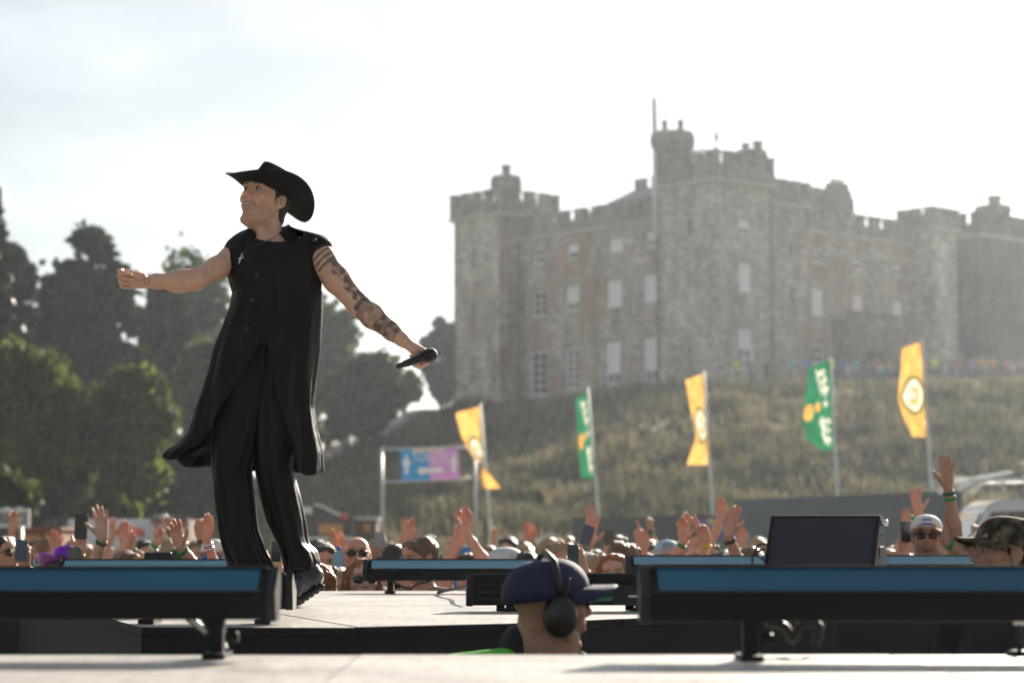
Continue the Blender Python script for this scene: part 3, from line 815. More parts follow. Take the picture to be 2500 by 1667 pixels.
def flag(label, pole_top, pole_bot, Y, rows, kind, seed):
    """rows: photo (v, u_free, u_pole, swing) down the cloth; swing in metres pushes the free edge away from or toward us"""
    pt, pb = at(*pole_top, Y), at(*pole_bot, Y)
    d = pb - pt; base = pt + d * (pt.z / -d.z) if d.z < 0 else pb
    fl = empty('feather_flag', base, 0, label, 'flag', 'tall banner flags below the castle')
    mb = MB(); mb.tube([(0, 0, 0), (pb - base) * 0.5, pb - base, pt - base], [0.055, 0.05, 0.045, 0.03], 8)
    mb.build('pole', M_FPOLE, fl)
    n = 120; m = 56
    vs = np.array([q[0] for q in rows], float)
    vv = np.linspace(vs[0], vs[-1], n)
    uf = np.interp(vv, vs, [q[1] for q in rows]); up = np.interp(vv, vs, [q[2] for q in rows]); sw = np.interp(vv, vs, [q[3] for q in rows])
    ker = np.ones(9) / 9
    def smo(a): return np.convolve(np.pad(a, 4, mode='edge'), ker, 'valid')
    uf, up, sw = smo(uf), smo(up), smo(sw)
    P = np.zeros((n, m, 3))
    for i in range(n):
        for j in range(m):
            t = j / (m - 1)
            q = at(up[i] + (uf[i] - up[i]) * t, vv[i] + (1 - i / n) * 16 * t, Y + sw[i] * t + 0.10 * math.sin(t * 5 + i * 0.085 + seed) + .03 * math.sin(t * 11 - i * .16))
            P[i, j] = q - base
    idx = np.arange(n * m).reshape(n, m)
    F = np.stack([idx[:-1, :-1], idx[1:, :-1], idx[1:, 1:], idx[:-1, 1:]], -1).reshape(-1, 4)
    # printed design: each little cloth facet carries the ink of the design at that place
    Sg, Tg = np.meshgrid((np.arange(n - 1) + .5) / (n - 1), (np.arange(m - 1) + .5) / (m - 1), indexing='ij')
    mi = np.zeros(Sg.shape, int)
    if kind == 'y':
        d = np.sqrt(((Sg - .55) / .215) ** 2 + ((Tg - .45) / .46) ** 2)
        mi[(d < 1) & (d > .84)] = 2; mi[d <= .76] = 1
        k2 = np.sqrt(((Sg - .56) / .10) ** 2 + ((Tg - .42) / .2) ** 2); mi[(k2 < 1) & (k2 > .55) & (Tg < .55)] = 0; mi[(np.abs(Sg - .60) < .012) & (np.abs(Tg - .45) < .2)] = 0
        ms = [M_YEL, M_FWHITE, M_FGREEN]
    else:
        def script(s0, s1, t0, t1, turns, at_, as_, wd):
            f_ = np.linspace(0, 1, 240); a_ = 2 * math.pi * turns * f_
            ss = s0 + (s1 - s0) * f_ + as_ * np.sin(a_); tt = t0 + (t1 - t0) * f_ + at_ * np.cos(a_) * (1 - .3 * f_)
            dd = np.min(((Sg[..., None] - ss) / wd) ** 2 + ((Tg[..., None] - tt) / (wd * 3.2)) ** 2, -1); mi[dd < 1] = 1
        script(.06, .36, .46, .22, 3, .19, .045, .0105); script(.10, .40, .30, .16, 2, .08, .02, .009); script(.62, .92, .20, .27, 3, .15, .045, .0105); script(.66, .94, .34, .2, 2, .07, .02, .009)
        mi[((Sg - .55) / .10) ** 2 + ((Tg - .80) / .17) ** 2 < 1] = 2; mi[((Sg - .50) / .055) ** 2 + ((Tg - .48) / .09) ** 2 < 1] = 2; mi[((Sg - .47) / .036) ** 2 + ((Tg - .20) / .085) ** 2 < 1] = 1
        ms = [M_GRN, M_FWHITE, M_FORANGE]
    link('cloth', np_mesh('cloth', P.reshape(-1, 3), F, True, mi.ravel()), ms, fl)
    return fl

flag('yellow banner flag twisted at its middle, leftmost beside the toilets sign', (1172, 984), (1200, 1330), 75,
     [(992, 1112, 1170, .3), (1060, 1128, 1173, .5), (1110, 1155, 1180, .3), (1135, 1178, 1176, -.3), (1160, 1200, 1174, -.7), (1192, 1224, 1182, -.7)], 'y', 1)
flag('narrow green banner flag with orange half disc, left of the castle middle', (1434, 946), (1465, 1300), 67,
     [(958, 1404, 1434, .5), (1000, 1408, 1438, .6), (1100, 1413, 1447, .6), (1166, 1418, 1455, .6)], 'g', 2)
flag('yellow banner flag with folded foot in front of the corner tower', (1718, 906), (1742, 1290), 60,
     [(912, 1673, 1716, .5), (1000, 1688, 1722, .5), (1060, 1700, 1729, .3), (1090, 1690, 1730, .4), (1134, 1676, 1734, .7)], 'y', 3)
flag('wide green banner flag with white script, fourth from the left', (2026, 870), (2048, 1290), 56,
     [(880, 1976, 2025, .5), (980, 1962, 2029, .5), (1020, 1958, 2031, .6), (1070, 1968, 2035, .4), (1100, 2010, 2038, .4)], 'g', 4)
flag('tallest yellow banner flag at the right with green ringed emblem', (2250, 826), (2280, 1290), 50.5,
     [(834, 2202, 2249, .4), (900, 2198, 2254, .5), (970, 2192, 2259, .6), (1020, 2208, 2263, .5), (1066, 2228, 2268, .3)], 'y', 5)

# ------------------------------------------------------------------ toilets sign on a scaffold frame
M_SCAF = mat('scaffold_tube', (0.45, 0.47, 0.49), 0.4, metal=0.6, var=0.1)
M_SBLUE = mat('sign_blue', (0.005, 0.36, 0.72), 0.5, var=0.04, transl=.2); M_SPINK = mat('sign_pink', (0.72, 0.36, 0.76), 0.5, var=0.04, transl=.2)
M_SWHITE = mat('sign_white', (0.88, 0.89, 0.92), 0.5, var=0.03); M_SCREAM = mat('sign_cream', (0.80, 0.66, 0.55), 0.5, var=0.05)
YS = 80.0
p0 = at(932, 1330, YS)
sg = empty('toilet_sign', (p0.x, YS, 0), 0, 'blue and pink TOILETS banner with arrow on a scaffold frame', 'sign')
def S_(u, v, dy=0.0): return at(u, v, YS + dy) - Vector((p0.x, YS, 0))
for u0, u1 in ((931, 937), (1158, 1166)):
    a, b = S_(u0, 1092), S_(u1, 1330); b.z = 0
    mb = MB(); mb.tube([b, a], 0.055, 8); mb.build('post', M_SCAF, sg)
for va, vb in ((1096, 1092), (1177, 1166)):
    mb = MB(); mb.tube([S_(928, va), S_(1164, vb)], 0.05, 8); mb.build('rail', M_SCAF, sg)
def panel(name, uvs, m, parent, dy):
    mb = MB(); q = [S_(u, v, dy) for u, v in uvs]; k = len(q)
    mb.add([p for p in q] + [p + Vector((0, 0.02, 0)) for p in q], [tuple(range(k)), tuple(range(k, 2 * k))[::-1]] + [(i, (i + 1) % k, k + (i + 1) % k, k + i) for i in range(k)])
    return mb.build(name, m, parent)
bb = panel('banner', [(976, 1099), (1048, 1096), (1050, 1170), (981, 1172)], M_SBLUE, sg, -0.10)
b2 = panel('banner', [(1048.2, 1096), (1119, 1092), (1123, 1166), (1050.2, 1170)], M_SPINK, sg, -0.10)
panel('banner_trim', [(1009, 1095), (1085, 1092), (1085, 1100), (1009, 1103)], M_SCREAM, sg, -0.13)
def arrow(m):
    return panel('arrow', [(1018, 1149), (1031, 1136), (1031, 1142), (1082, 1140), (1082, 1153), (1031, 1155), (1031, 1162)], m, sg, -0.135)
arrow(M_SWHITE)
for uc, vc, sk in ((992, 1110, 0), (1108, 1106, 1)):          # standing figures
    panel('figure', [(uc - 4 - 4 * sk * 0, vc + 9), (uc - 9 + 3 * sk, vc + 14), (uc - 9 - sk * 0, vc + 26), (uc - 4, vc + 27), (uc - 5, vc + 46), (uc + 5, vc + 46), (uc + 4, vc + 27), (uc + 9, vc + 26), (uc + 9 - 3 * sk, vc + 14), (uc + 4, vc + 9)], M_SWHITE, sg, -0.135)
    panel('figure_head', [(uc + 4.2 * math.cos(2 * math.pi * k / 10), vc + 3.5 + 4.2 * math.sin(2 * math.pi * k / 10)) for k in range(10)], M_SWHITE, sg, -0.135)

def text_mesh(s, size, ext=0.004):
    cu = bpy.data.curves.new('lettering', 'FONT'); cu.body = s; cu.size = size; cu.extrude = ext; cu.align_x = 'CENTER'; cu.align_y = 'CENTER'; cu.resolution_u = 3
    o = bpy.data.objects.new('lettering', cu); col.objects.link(o)
    dg = bpy.context.evaluated_depsgraph_get()
    me = bpy.data.meshes.new_from_object(o.evaluated_get(dg))
    bpy.data.objects.remove(o); bpy.data.curves.remove(cu)
    return me
def lettering(s, size, m, parent, loc, rot, sx=1.0, ext=0.004, name='lettering'):
    me = text_mesh(s, size, ext)
    o = link(name, me, m, parent, loc, rot); o.scale = (sx, 1, 1)
    return o
lettering('TOILETS', 0.50, M_SWHITE, sg, S_(1050, 1117, -0.14), (math.pi / 2, R(1.8), 0), 0.70, 0.01)

# ------------------------------------------------------------------ stalls, trucks and hoardings beyond the crowd
M_STALLD = mat('stall_dark_paint', (0.055, 0.045, 0.045), 0.6, var=0.2); M_STALLO = mat('stall_wood_counter', (0.50, 0.24, 0.06), 0.6, var=0.3, scale=2)
M_TRIMG = mat('pale_trim', (0.62, 0.64, 0.66), 0.5, var=0.1); M_RED = mat('red_paint', (0.45, 0.05, 0.04), 0.5, var=0.1)
M_TRUCKW = mat('white_truck_paint', (0.66, 0.68, 0.72), 0.45, var=0.08); M_BROWNST = mat('rust_stall_paint', (0.22, 0.07, 0.035), 0.6, var=0.3)
M_SIGNDK = mat('sign_dark_letters', (0.03, 0.03, 0.04), 0.6); M_SIGNGR = mat('sign_grey_board', (0.45, 0.46, 0.50), 0.6, var=0.15)

def fbox(u0, u1, v0, Y, depth, z0=0.0, zt=None):
    a, b = at(u0, v0, Y), at(u1, v0, Y)
    return (a.x, Y, z0), (b.x, Y + depth, zt if zt is not None else a.z)

Y0 = 74.0
lo, hi = fbox(736, 860, 1262, Y0, 2.6)
st = empty('food_stall', ((lo[0] + hi[0]) / 2, Y0, 0), 0, 'dark wooden food stall with curved roof and orange hatch', 'stall')
L0 = Vector(st.location)
mb = MB(); mb.box2(Vector(lo) - L0, Vector(hi) - L0)
hw = (hi[0] - lo[0]) / 2; zt = hi[2]
mb.extr([(-hw, zt), (-hw, zt + 0.32), (-hw * .5, zt + .40), (-hw * .2, zt + .34), (hw * .3, zt + .12), (hw, zt + .01)], lambda s, d, z: (s, d, z), 0.0, 0.12)
mb.build('body', M_STALLD, st)
mb = MB(); mb.tube([(-hw * .5, -0.03, zt + .42), (-hw * .2, -0.03, zt + .36), (hw * .3, -0.03, zt + .14), (hw * .55, -0.03, zt + .08)], 0.05, 6); mb.build('roof_trim', M_TRIMG, st)
a, b = at(778, 1278, Y0 - .05) - L0, at(836, 1303, Y0 - .05) - L0
mb = MB(); mb.box2((a.x, -0.08, b.z), (b.x, 0.05, a.z)); mb.build('hatch', M_STALLO, st)
a, b = at(745, 1310, Y0 - .05) - L0, at(862, 1317, Y0 - .05) - L0
mb = MB(); mb.box2((a.x, -0.4, b.z), (b.x, 0.05, a.z)); mb.build('counter', M_TRIMG, st)
c = at(841, 1261, Y0 - .05) - L0
mb = MB(); mb.lathe([(0.0, 0), (0.13, 0), (0.13, 0.04), (0.0, 0.04)], 14, c=(c.x, -0.03, c.z), rot=Euler((math.pi / 2, 0, 0)).to_matrix()); mb.build('round_sign', M_RED, st)
c = at(750, 1246, Y0 - .05) - L0
mb = MB(); mb.box2((c.x - .16, -0.06, c.z - .1), (c.x + .16, -0.01, c.z + .12)); mb.build('name_board', M_TRIMG, st)

lo, hi = fbox(858, 918, 1268, Y0 + 2, 2.0)
st = empty('drinks_booth', ((lo[0] + hi[0]) / 2, Y0 + 2, 0), 0, 'small dark booth with pale flat roof right of the food stall', 'stall')
L0 = Vector(st.location); mb = MB(); mb.box2(Vector(lo) - L0, Vector(hi) - L0); mb.build('body', M_STALLD, st)
mb = MB(); mb.box2((lo[0] - L0.x - .05, -0.3, hi[2]), (hi[0] - L0.x + .05, 2.1, hi[2] + .08)); mb.build('roof', M_TRIMG, st)
a, b = at(865, 1276, Y0 + 2) - L0, at(905, 1298, Y0 + 2) - L0
mb = MB(); mb.box2((a.x, -0.05, b.z), ((a.x + b.x) / 2 - .03, 0.05, a.z)); mb.build('hatch', M_BROWNST, st)
mb = MB(); mb.box2(((a.x + b.x) / 2 + .03, -0.05, b.z), (b.x, 0.05, a.z)); mb.build('hatch', M_STALLO, st)

lo, hi = fbox(165, 372, 1266, 62, 2.2)
tk = empty('food_truck', ((lo[0] + hi[0]) / 2, 62, 0), 0, 'white food truck with red lettering behind the raised hands', 'truck')
L0 = Vector(tk.location)
mb = MB(); mb.box2(Vector(lo) - L0 + Vector((0, 0, .45)), Vector(hi) - L0); mb.build('body', M_TRUCKW, tk, bevel=0.05)
for sx in (-0.7, 0.7):
    mb = MB(); mb.lathe([(0.1, -.1), (0.33, -.1), (0.33, .1), (0.1, .1)], 16, c=(sx, 0.3, 0.33), rot=Euler((math.pi / 2, 0, 0)).to_matrix()); mb.build('wheel', mat('tyre', (0.02, 0.02, 0.02), 0.8), tk)
def blocks(parent, L0, Y, segs, m, name):
    for (u0, u1, v0, v1) in segs:
        a, b = at(u0, v0, Y) - L0, at(u1, v1, Y) - L0
        mb = MB(); mb.box2((a.x, Y - L0.y - .02, b.z), (b.x, Y - L0.y + .03, a.z)); mb.build(name, m, parent)
M_TXTRED = mat('red_lettering', (0.62, 0.13, 0.10), 0.6, var=0.1)
blocks(tk, L0, 61.97, [(281, 289, 1290, 1306), (291, 294, 1290, 1306), (299, 307, 1292, 1308), (322, 343, 1289, 1307), (345, 352, 1293, 1310)], M_TXTRED, 'letter')
blocks(tk, L0, 61.96, [(200, 262, 1316, 1334)], M_TRIMG, 'counter')
lo, hi = fbox(372, 456, 1268, 61, 2.2)
tk = empty('food_kiosk', ((lo[0] + hi[0]) / 2, 61, 0), 0, 'white kiosk with red scalloped awning beside the food truck', 'kiosk')
L0 = Vector(tk.location)
mb = MB(); mb.box2(Vector(lo) - L0, Vector(hi) - L0); mb.build('body', M_TRUCKW, tk)
mb = MB(); mb.box2((lo[0] - L0.x - .04, -.06, hi[2] - .12), (hi[0] - L0.x + .04, 0.3, hi[2] + .04)); mb.box2((hi[0] - L0.x - .02, -.05, 0), (hi[0] - L0.x + .06, 2.2, hi[2])); mb.build('frame', mat('kiosk_brown', (0.16, 0.10, 0.09), 0.6), tk)
for k in range(5):
    uc = 382 + k * 15
    c = at(uc, 1282, 60.9) - L0
    mb = MB(); mb.lathe([(0.0, 0), (0.075, 0), (0.075, 0.03), (0.0, 0.03)], 12, c=(c.x, -0.1, c.z), rot=Euler((math.pi / 2, 0, 0)).to_matrix()); mb.build('scallop', M_TXTRED if k % 2 == 0 else M_TRUCKW, tk)
blocks(tk, L0, 60.97, [(384, 396, 1292, 1307), (399, 407, 1292, 1307), (412, 432, 1290, 1300)], M_TXTRED, 'letter')
c = at(391, 1262, 61) - L0
mb = MB(); mb.lathe([(0.12, c.z - .05), (0.12, c.z + .02), (0.09, c.z + .07), (0.02, c.z + .1)], 12, c=(c.x, 0.6, 0)); mb.build('roof_vent', M_TRIMG, tk)

lo, hi = fbox(38, 150, 1293, 56, 2.0)
rs = empty('snack_stall', ((lo[0] + hi[0]) / 2, 56, 0), 0, 'rust brown snack stall low at the left below the trees', 'stall')
L0 = Vector(rs.location); mb = MB(); mb.box2(Vector(lo) - L0, Vector(hi) - L0); mb.box2((lo[0] - L0.x - .1, -.5, hi[2]), (hi[0] - L0.x + .1, 2.1, hi[2] + .06)); mb.build('body', M_BROWNST, rs)
blocks(rs, L0, 55.95, [(60, 100, 1305, 1322), (110, 140, 1300, 1315)], M_STALLO, 'hatch')
# board sign at the left edge
YB = 50.0
a, b = at(-70, 1241, YB), at(72, 1287, YB)
bs = empty('board_sign', ((a.x + b.x) / 2, YB, 0), 0, 'grey board sign with dark capital letters at the left edge', 'sign')
L0 = Vector(bs.location)
mb = MB(); mb.box2((a.x - L0.x, 0, b.z), (b.x - L0.x, .06, a.z)); mb.build('board', M_SIGNGR, bs)
mb = MB()
mb.box2((a.x - L0.x, -.02, a.z - .05), (b.x - L0.x, 0, a.z)); mb.box2((a.x - L0.x, -.02, b.z), (b.x - L0.x, 0, b.z + .05)); mb.box2((b.x - L0.x - .05, -.02, b.z + .05), (b.x - L0.x, 0, a.z - .05))
mb.build('frame', M_TRIMG, bs)
for k in (-1, 1):
    mb = MB(); mb.tube([(k * .45, .1, 0), (k * .45, .1, b.z + .2)], 0.04, 8); mb.build('post', M_SCAF, bs)
q = at(22, 1266, YB - .02) - L0
lettering('DRINKS', 0.33, M_SIGNDK, bs, (q.x, -0.02, q.z), (math.pi / 2, 0, 0), 0.70)
for uu in (16, 47):
    q = at(uu, 1246, YB - .03) - L0
    mb = MB(); mb.lathe([(0.0, 0), (0.05, 0.02), (0.055, 0.05), (0, 0.08)], 10, c=(q.x, -0.1, q.z)); mb.build('sign_lamp', M_TRIMG, bs)

# hoardings
def hoarding(label, ua, ya, ub, yb, z, m, n):
    A, B = at(ua, 1290, ya), at(ub, 1290, yb)
    h = empty('hoarding', (A.x, ya, 0), math.atan2(yb - ya, B.x - A.x), label, 'hoarding')
    ln = math.hypot(B.x - A.x, yb - ya)
    for i in range(n):
        mb = MB(); mb.box2((ln * i / n + .006, 0, 0), (ln * (i + 1) / n - .006, .06, z)); mb.build('panel', m, h)
    mb = MB(); mb.box2((0, -.02, z), (ln, .08, z + .05)); mb.build('cap_rail', m, h)
    return h, ln
M_HOARD = mat('hoarding_blue_grey', (0.10, 0.125, 0.15), 0.75, var=0.12, scale=1); M_HOARD2 = mat('hoarding_charcoal', (0.06, 0.065, 0.07), 0.8, var=0.12, scale=1)
hA, lnA = hoarding('blue grey site hoarding running to the van on the right', 1795, 55, 2345, 44, 2.62, M_HOARD, 8)
hB, lnB = hoarding('long charcoal hoarding with a painted mural at its right end', 1398, 66, 1862, 56.2, 2.28, M_HOARD2, 7)
# mural panels on the charcoal hoarding
MUR = {'v': mat('mural_violet', (0.16, 0.10, 0.30), .7), 'b': mat('mural_blue', (0.10, 0.17, 0.50), .7), 't': mat('mural_teal', (0.03, 0.42, 0.46), .7), 'y': mat('mural_yellow', (0.62, 0.50, 0.24), .7), 'p': mat('mural_pink', (0.50, 0.30, 0.48), .7), 'g': mat('mural_green', (0.05, 0.22, 0.12), .7)}
def mur(poly, mkey, name, off):
    mb = MB(); mb.extr([(lnB * s, z) for s, z in poly], lambda s, d, z: (s, d, z), -off - .012, -off); mb.build(name, MUR[mkey], hB)
def circ(c, zc, r, k=18, a0=0, a1=2 * math.pi): return [(c + r / lnB * math.cos(a0 + (a1 - a0) * q / k), zc + r * math.sin(a0 + (a1 - a0) * q / k)) for q in range(k)]
mur([(.70, 1.2), (.985, 1.2), (.985, 2.26), (.70, 2.26)], 'v', 'mural_ground', .005)
mur([(.84, 1.2), (.985, 1.2), (.985, 1.95), (.90, 2.2), (.84, 1.6)], 'b', 'mural_shape', .02)
mur([(.86, 1.65), (.90, 2.0), (.96, 2.26), (.985, 2.26), (.94, 2.05), (.90, 1.7), (.875, 1.45)], 't', 'mural_shape', .035)
mur(circ(.935, 1.55, .42), 'y', 'mural_shape', .05); mur(circ(.95, 1.6, .27), 'p', 'mural_shape', .065); mur(circ(.955, 1.57, .15), 'b', 'mural_shape', .08); mur(circ(.955, 1.57, .06), 'p', 'mural_shape', .095)
mur([(.74, 2.2), (.80, 1.9), (.83, 2.0), (.77, 2.26)], 'y', 'mural_shape', .02); mur([(.78, 1.3), (.83, 1.35), (.83, 1.75), (.79, 1.6)], 'g', 'mural_shape', .035)
q = MB(); q.box2((lnA * .66, -.05, 1.2), (lnA * .685, -.005, 2.0)); q.build('teal_strip', MUR['t'], hA)

# raking steel braces behind the crowd
for k, (ua, va, ub, vb) in enumerate(((1196, 1345, 1230, 1313), (1310, 1330, 1352, 1299))):
    a, b = at(ua, va, 70), at(ub, vb, 70); d = (b - a); a2 = a - d * (a.z / d.z)
    br = empty('steel_brace', (a2.x, 70, 0), 0, ['raking steel brace left of the far blond head', 'raking steel brace nearer the charcoal hoarding'][k], 'brace')
    mb = MB(); mb.tube([(0, 0, 0), b - Vector((a2.x, 70, 0))], 0.09, 8); mb.build('tube', M_SCAF, br)
    mb = MB(); mb.box((0, 0, .05), (.5, .5, .1)); mb.build('foot_plate', M_SCAF, br)

# ------------------------------------------------------------------ van
YV = 36.0
def V_(u, v, dy=0): return at(u, v, YV + dy)
o = V_(2345, 1300); van = empty('van', (o.x, YV, 0), 0, 'silver van with roof rack parked at the right edge', 'van')
O = Vector((o.x, YV, 0))
M_VAN = mat('silver_van_paint', (0.50, 0.52, 0.56), 0.3, metal=0.3, var=0.05, coat=0.6); M_VGLASS = mat('van_glass', (0.02, 0.022, 0.025), 0.06, var=0.1, spec=0.8)
zr = V_(2400, 1218).z
prof = [(-0.9, 0.45), (-0.95, 0.95), (-0.75, 1.12), (0.0, 1.32), (0.42, zr - .12), (0.62, zr), (4.3, zr + .03), (4.45, zr - .15), (4.5, 0.45)]
mb = MB(); mb.extr(prof, lambda s, d, z: (s, d, z), 0.0, 1.95); body = mb.build('body', M_VAN, van, bevel=0.05)
mb = MB(); mb.extr([(0.12, 1.38), (0.50, zr - .2), (1.25, zr - .18), (1.25, 1.38)], lambda s, d, z: (s, d, z), -0.012, 0.02); mb.build('door_window', M_VGLASS, van)
mb = MB(); mb.extr([(1.45, 1.38), (1.45, zr - .18), (2.9, zr - .16), (2.9, 1.38)], lambda s, d, z: (s, d, z), -0.012, 0.02); mb.build('side_window', M_VGLASS, van)
mb = MB(); mb.add([(-0.02, .12, 1.36), (-0.02, 1.83, 1.36), (0.36, 1.75, zr - .2), (0.36, .2, zr - .2)], [(0, 1, 2, 3)]); mb.build('windscreen', M_VGLASS, van)
for wx in (-0.15, 3.5):
    mb = MB(); mb.lathe([(0.12, -.11), (0.35, -.11), (0.36, 0), (0.35, .11), (0.12, .11)], 20, c=(wx, 0.12, 0.36), rot=Euler((math.pi / 2, 0, 0)).to_matrix()); wh = mb.build('wheel', mat('tyre', (0.02, 0.02, 0.02), 0.8), van)
    mb = MB(); mb.lathe([(0.0, -.02), (0.2, -.02), (0.2, .02), (0, .02)], 14, c=(wx, 0.0, 0.36), rot=Euler((math.pi / 2, 0, 0)).to_matrix()); mb.build('rim', M_VAN, wh)
M_RACK = mat('alloy_rack', (0.75, 0.75, 0.74), 0.22, metal=0.9, var=0.05)
mb = MB()
for yy in (.1, 1.8): mb.tube([(0.0, yy, zr + .12), (0.35, yy, zr + .30), (4.0, yy, zr + .36)], 0.035, 8)
for k in range(9): mb.tube([(0.3 + k * .42, .1, zr + .32), (0.3 + k * .42, 1.8, zr + .32)], 0.022, 6); mb.tube([(0.3 + k * .42, .1, zr + .0), (0.3 + k * .42, .1, zr + .32)], 0.018, 6)
mb.build('roof_rack', M_RACK, van)
mb = MB(); mb.box((0.45, .6, zr + .36), (0.95, .5, .05), (0, R(-10), 0)); mb.build('rack_board', M_RACK, van)
mb = MB(); mb.box((1.25, .4, zr + .62), (0.36, .3, .05), (0, R(-14), 0)); mb.tube([(1.45, .4, zr + .36), (1.55, .4, zr + .62)], .03, 6); mb.build('work_lamp', M_RACK, van)
mb = MB(); mb.box((-0.3, -.14, 1.5), (.12, .2, .26)); mb.tube([(0.1, .0, 1.42), (-0.28, -.1, 1.45)], .02, 6); mb.build('wing_mirror', mat('black_plastic', (0.025, 0.025, 0.027), 0.45), van)
mb = MB(); mb.extr([(-0.9, .8), (-0.93, .95), (-0.8, 1.06), (-.55, 1.08)], lambda s, d, z: (s, d, z), -0.01, 0.03); mb.build('headlight', M_TRIMG, van)

# ------------------------------------------------------------------ people and barrier in front of the castle
YC = 150.0
TOPS = {'white': (0.72, 0.72, 0.72), 'blue': (0.10, 0.22, 0.55), 'navy': (0.03, 0.04, 0.09), 'teal': (0.08, 0.45, 0.50), 'black': (0.02, 0.02, 0.022), 'red': (0.40, 0.05, 0.05),
        'grey': (0.28, 0.28, 0.29), 'hi-vis yellow': (0.50, 0.75, 0.05), 'pink': (0.55, 0.28, 0.30), 'orange': (0.65, 0.30, 0.05), 'light blue': (0.35, 0.52, 0.70), 'brown': (0.16, 0.10, 0.07)}
M_FSKIN = mat('far_skin', (0.45, 0.27, 0.19), 0.6, var=0.15); M_FJEAN = mat('far_jeans', (0.05, 0.06, 0.09), 0.8, var=0.3); M_FHAIR = mat('far_hair', (0.06, 0.04, 0.03), 0.7, var=0.4)
def far_person_mesh(seed):
    r = random.Random(seed)
    mb = MB()
    lean = r.uniform(-.05, .05)
    mb.tube([(-.10, 0, 0), (-.10, 0, .45), (-.09, 0, .86)], [.06, .065, .09], 6, 2); mb.tube([(.10, 0, 0), (.10, .03, .45), (.09, 0, .86)], [.06, .065, .09], 6, 2)
    mb.tube([(0, 0, .82), (0, 0, 1.0), (lean * .5, 0, 1.25), (lean, 0, 1.42), (lean, 0, 1.48)], [.16, .15, .19, .17, .07], 9, 1)
    for s in (-1, 1):
        e = (s * .27 + lean, -.06 - r.uniform(0, .1), 1.15 + r.uniform(-.05, .1)); w_ = (s * .2 + lean, -.22, 1.05 + r.uniform(-.1, .35))
        mb.tube([(s * .17 + lean, 0, 1.40), e], [.06, .05], 6, 1); mb.tube([e, w_], [.042, .03], 6, 0)
        mb.tube([w_, (w_[0], w_[1] - .05, w_[2] + .06)], [.035, .02], 6, 0)
    mb.tube([(lean, 0, 1.46), (lean, 0, 1.55)], [.05, .05], 7, 0, False)
    mb.tube([(lean, -.01, 1.52), (lean, -.015, 1.57), (lean, -.005, 1.65), (lean, 0, 1.72), (lean, 0, 1.76)], [.045, .075, .082, .07, .02], 9, 0)
    mb.tube([(lean, .03, 1.60), (lean, .025, 1.68), (lean, .01, 1.76), (lean, .01, 1.79)], [.07, .088, .07, .015], 9, 3)
    return mb.mesh('person')
far_meshes = [far_person_mesh(s) for s in range(5)]
rf = random.Random(4)
def far_person(u, Y, top, lab=None, grp='crowd along the castle terrace', k=None):
    q = at(u, 900, Y); me = far_meshes[rf.randrange(5)]
    o = bpy.data.objects.new('person', me); col.objects.link(o)
    if not me.materials:
        for x in (M_FSKIN, mat('top_white', TOPS['white'], .8), M_FJEAN, M_FHAIR): me.materials.append(x)
    o.material_slots[1].link = 'OBJECT'; o.material_slots[1].material = mat('top_' + top.replace(' ', '_').replace('-', '_'), TOPS[top], .8)
    o.location = (q.x, Y, float(hill_z(q.x, Y)) - .05); o.rotation_euler = (0, 0, rf.uniform(-.9, .9)); s = rf.uniform(.93, 1.05); o.scale = (s, s, s)
    tag(o, lab or 'person in %s %s top in the crowd along the castle terrace' % ('an' if top[0] in 'aeiou' else 'a', top), 'person', grp)
    return o
tops_cycle = ['white', 'blue', 'navy', 'black', 'grey', 'red', 'teal', 'white', 'brown', 'pink', 'light blue', 'navy', 'black', 'blue', 'orange', 'grey']
for k in range(46):
    u = 2062 + k * 9.9 + rf.uniform(-4, 4)
    far_person(u, 149.5 + rf.uniform(0, 7), tops_cycle[(k * 7 + rf.randrange(3)) % 16])
far_person(1932, 149, 'teal', 'person in a teal top left of the wide green flag', 'people standing apart on the terrace')
far_person(1968, 150, 'blue', 'person in a blue top behind the wide green flag', 'people standing apart on the terrace')
far_person(2032, 149, 'hi-vis yellow', 'steward in a lime yellow top right beside the wide green flag', 'people standing apart on the terrace')
far_person(2280, 148.6, 'hi-vis yellow', 'steward in a lime yellow top right of the tallest yellow flag', 'people standing apart on the terrace')
far_person(1870, 152, 'black', 'person in black standing near the corner tower drainpipe', 'people standing apart on the terrace')
far_person(1834, 152, 'grey', 'person in grey below the corner tower window', 'people standing apart on the terrace')
far_person(1800, 150, 'hi-vis yellow', 'steward in lime yellow at the foot of the corner tower', 'people standing apart on the terrace')
for k, (u, c) in enumerate(((790, 'pink'), (806, 'white'), (818, 'orange'), (833, 'light blue'))):
    far_person(u, 128 + k, c, 'person in %s %s top on the slope right of the singer coat' % ('an' if c[0] in 'aeiou' else 'a', c), 'people on the left shoulder of the mound')
ORDN = 'first second third fourth fifth sixth seventh eighth ninth tenth eleventh twelfth thirteenth fourteenth fifteenth sixteenth'.split()
def number_off(things):
    by = {}
    for o in things: by.setdefault(o['label'], []).append(o)
    for lab, os_ in by.items():
        if len(os_) > 1:
            for k, o in enumerate(sorted(os_, key=lambda q: q.location.x / q.location.y)): o['label'] = '%s, %s from left' % (lab, ORDN[k])
number_off([o for o in col.objects if o.get('group') == 'crowd along the castle terrace'])
M_BARR = mat('galvanised_barrier', (0.33, 0.34, 0.35), 0.45, metal=0.5, var=0.15)
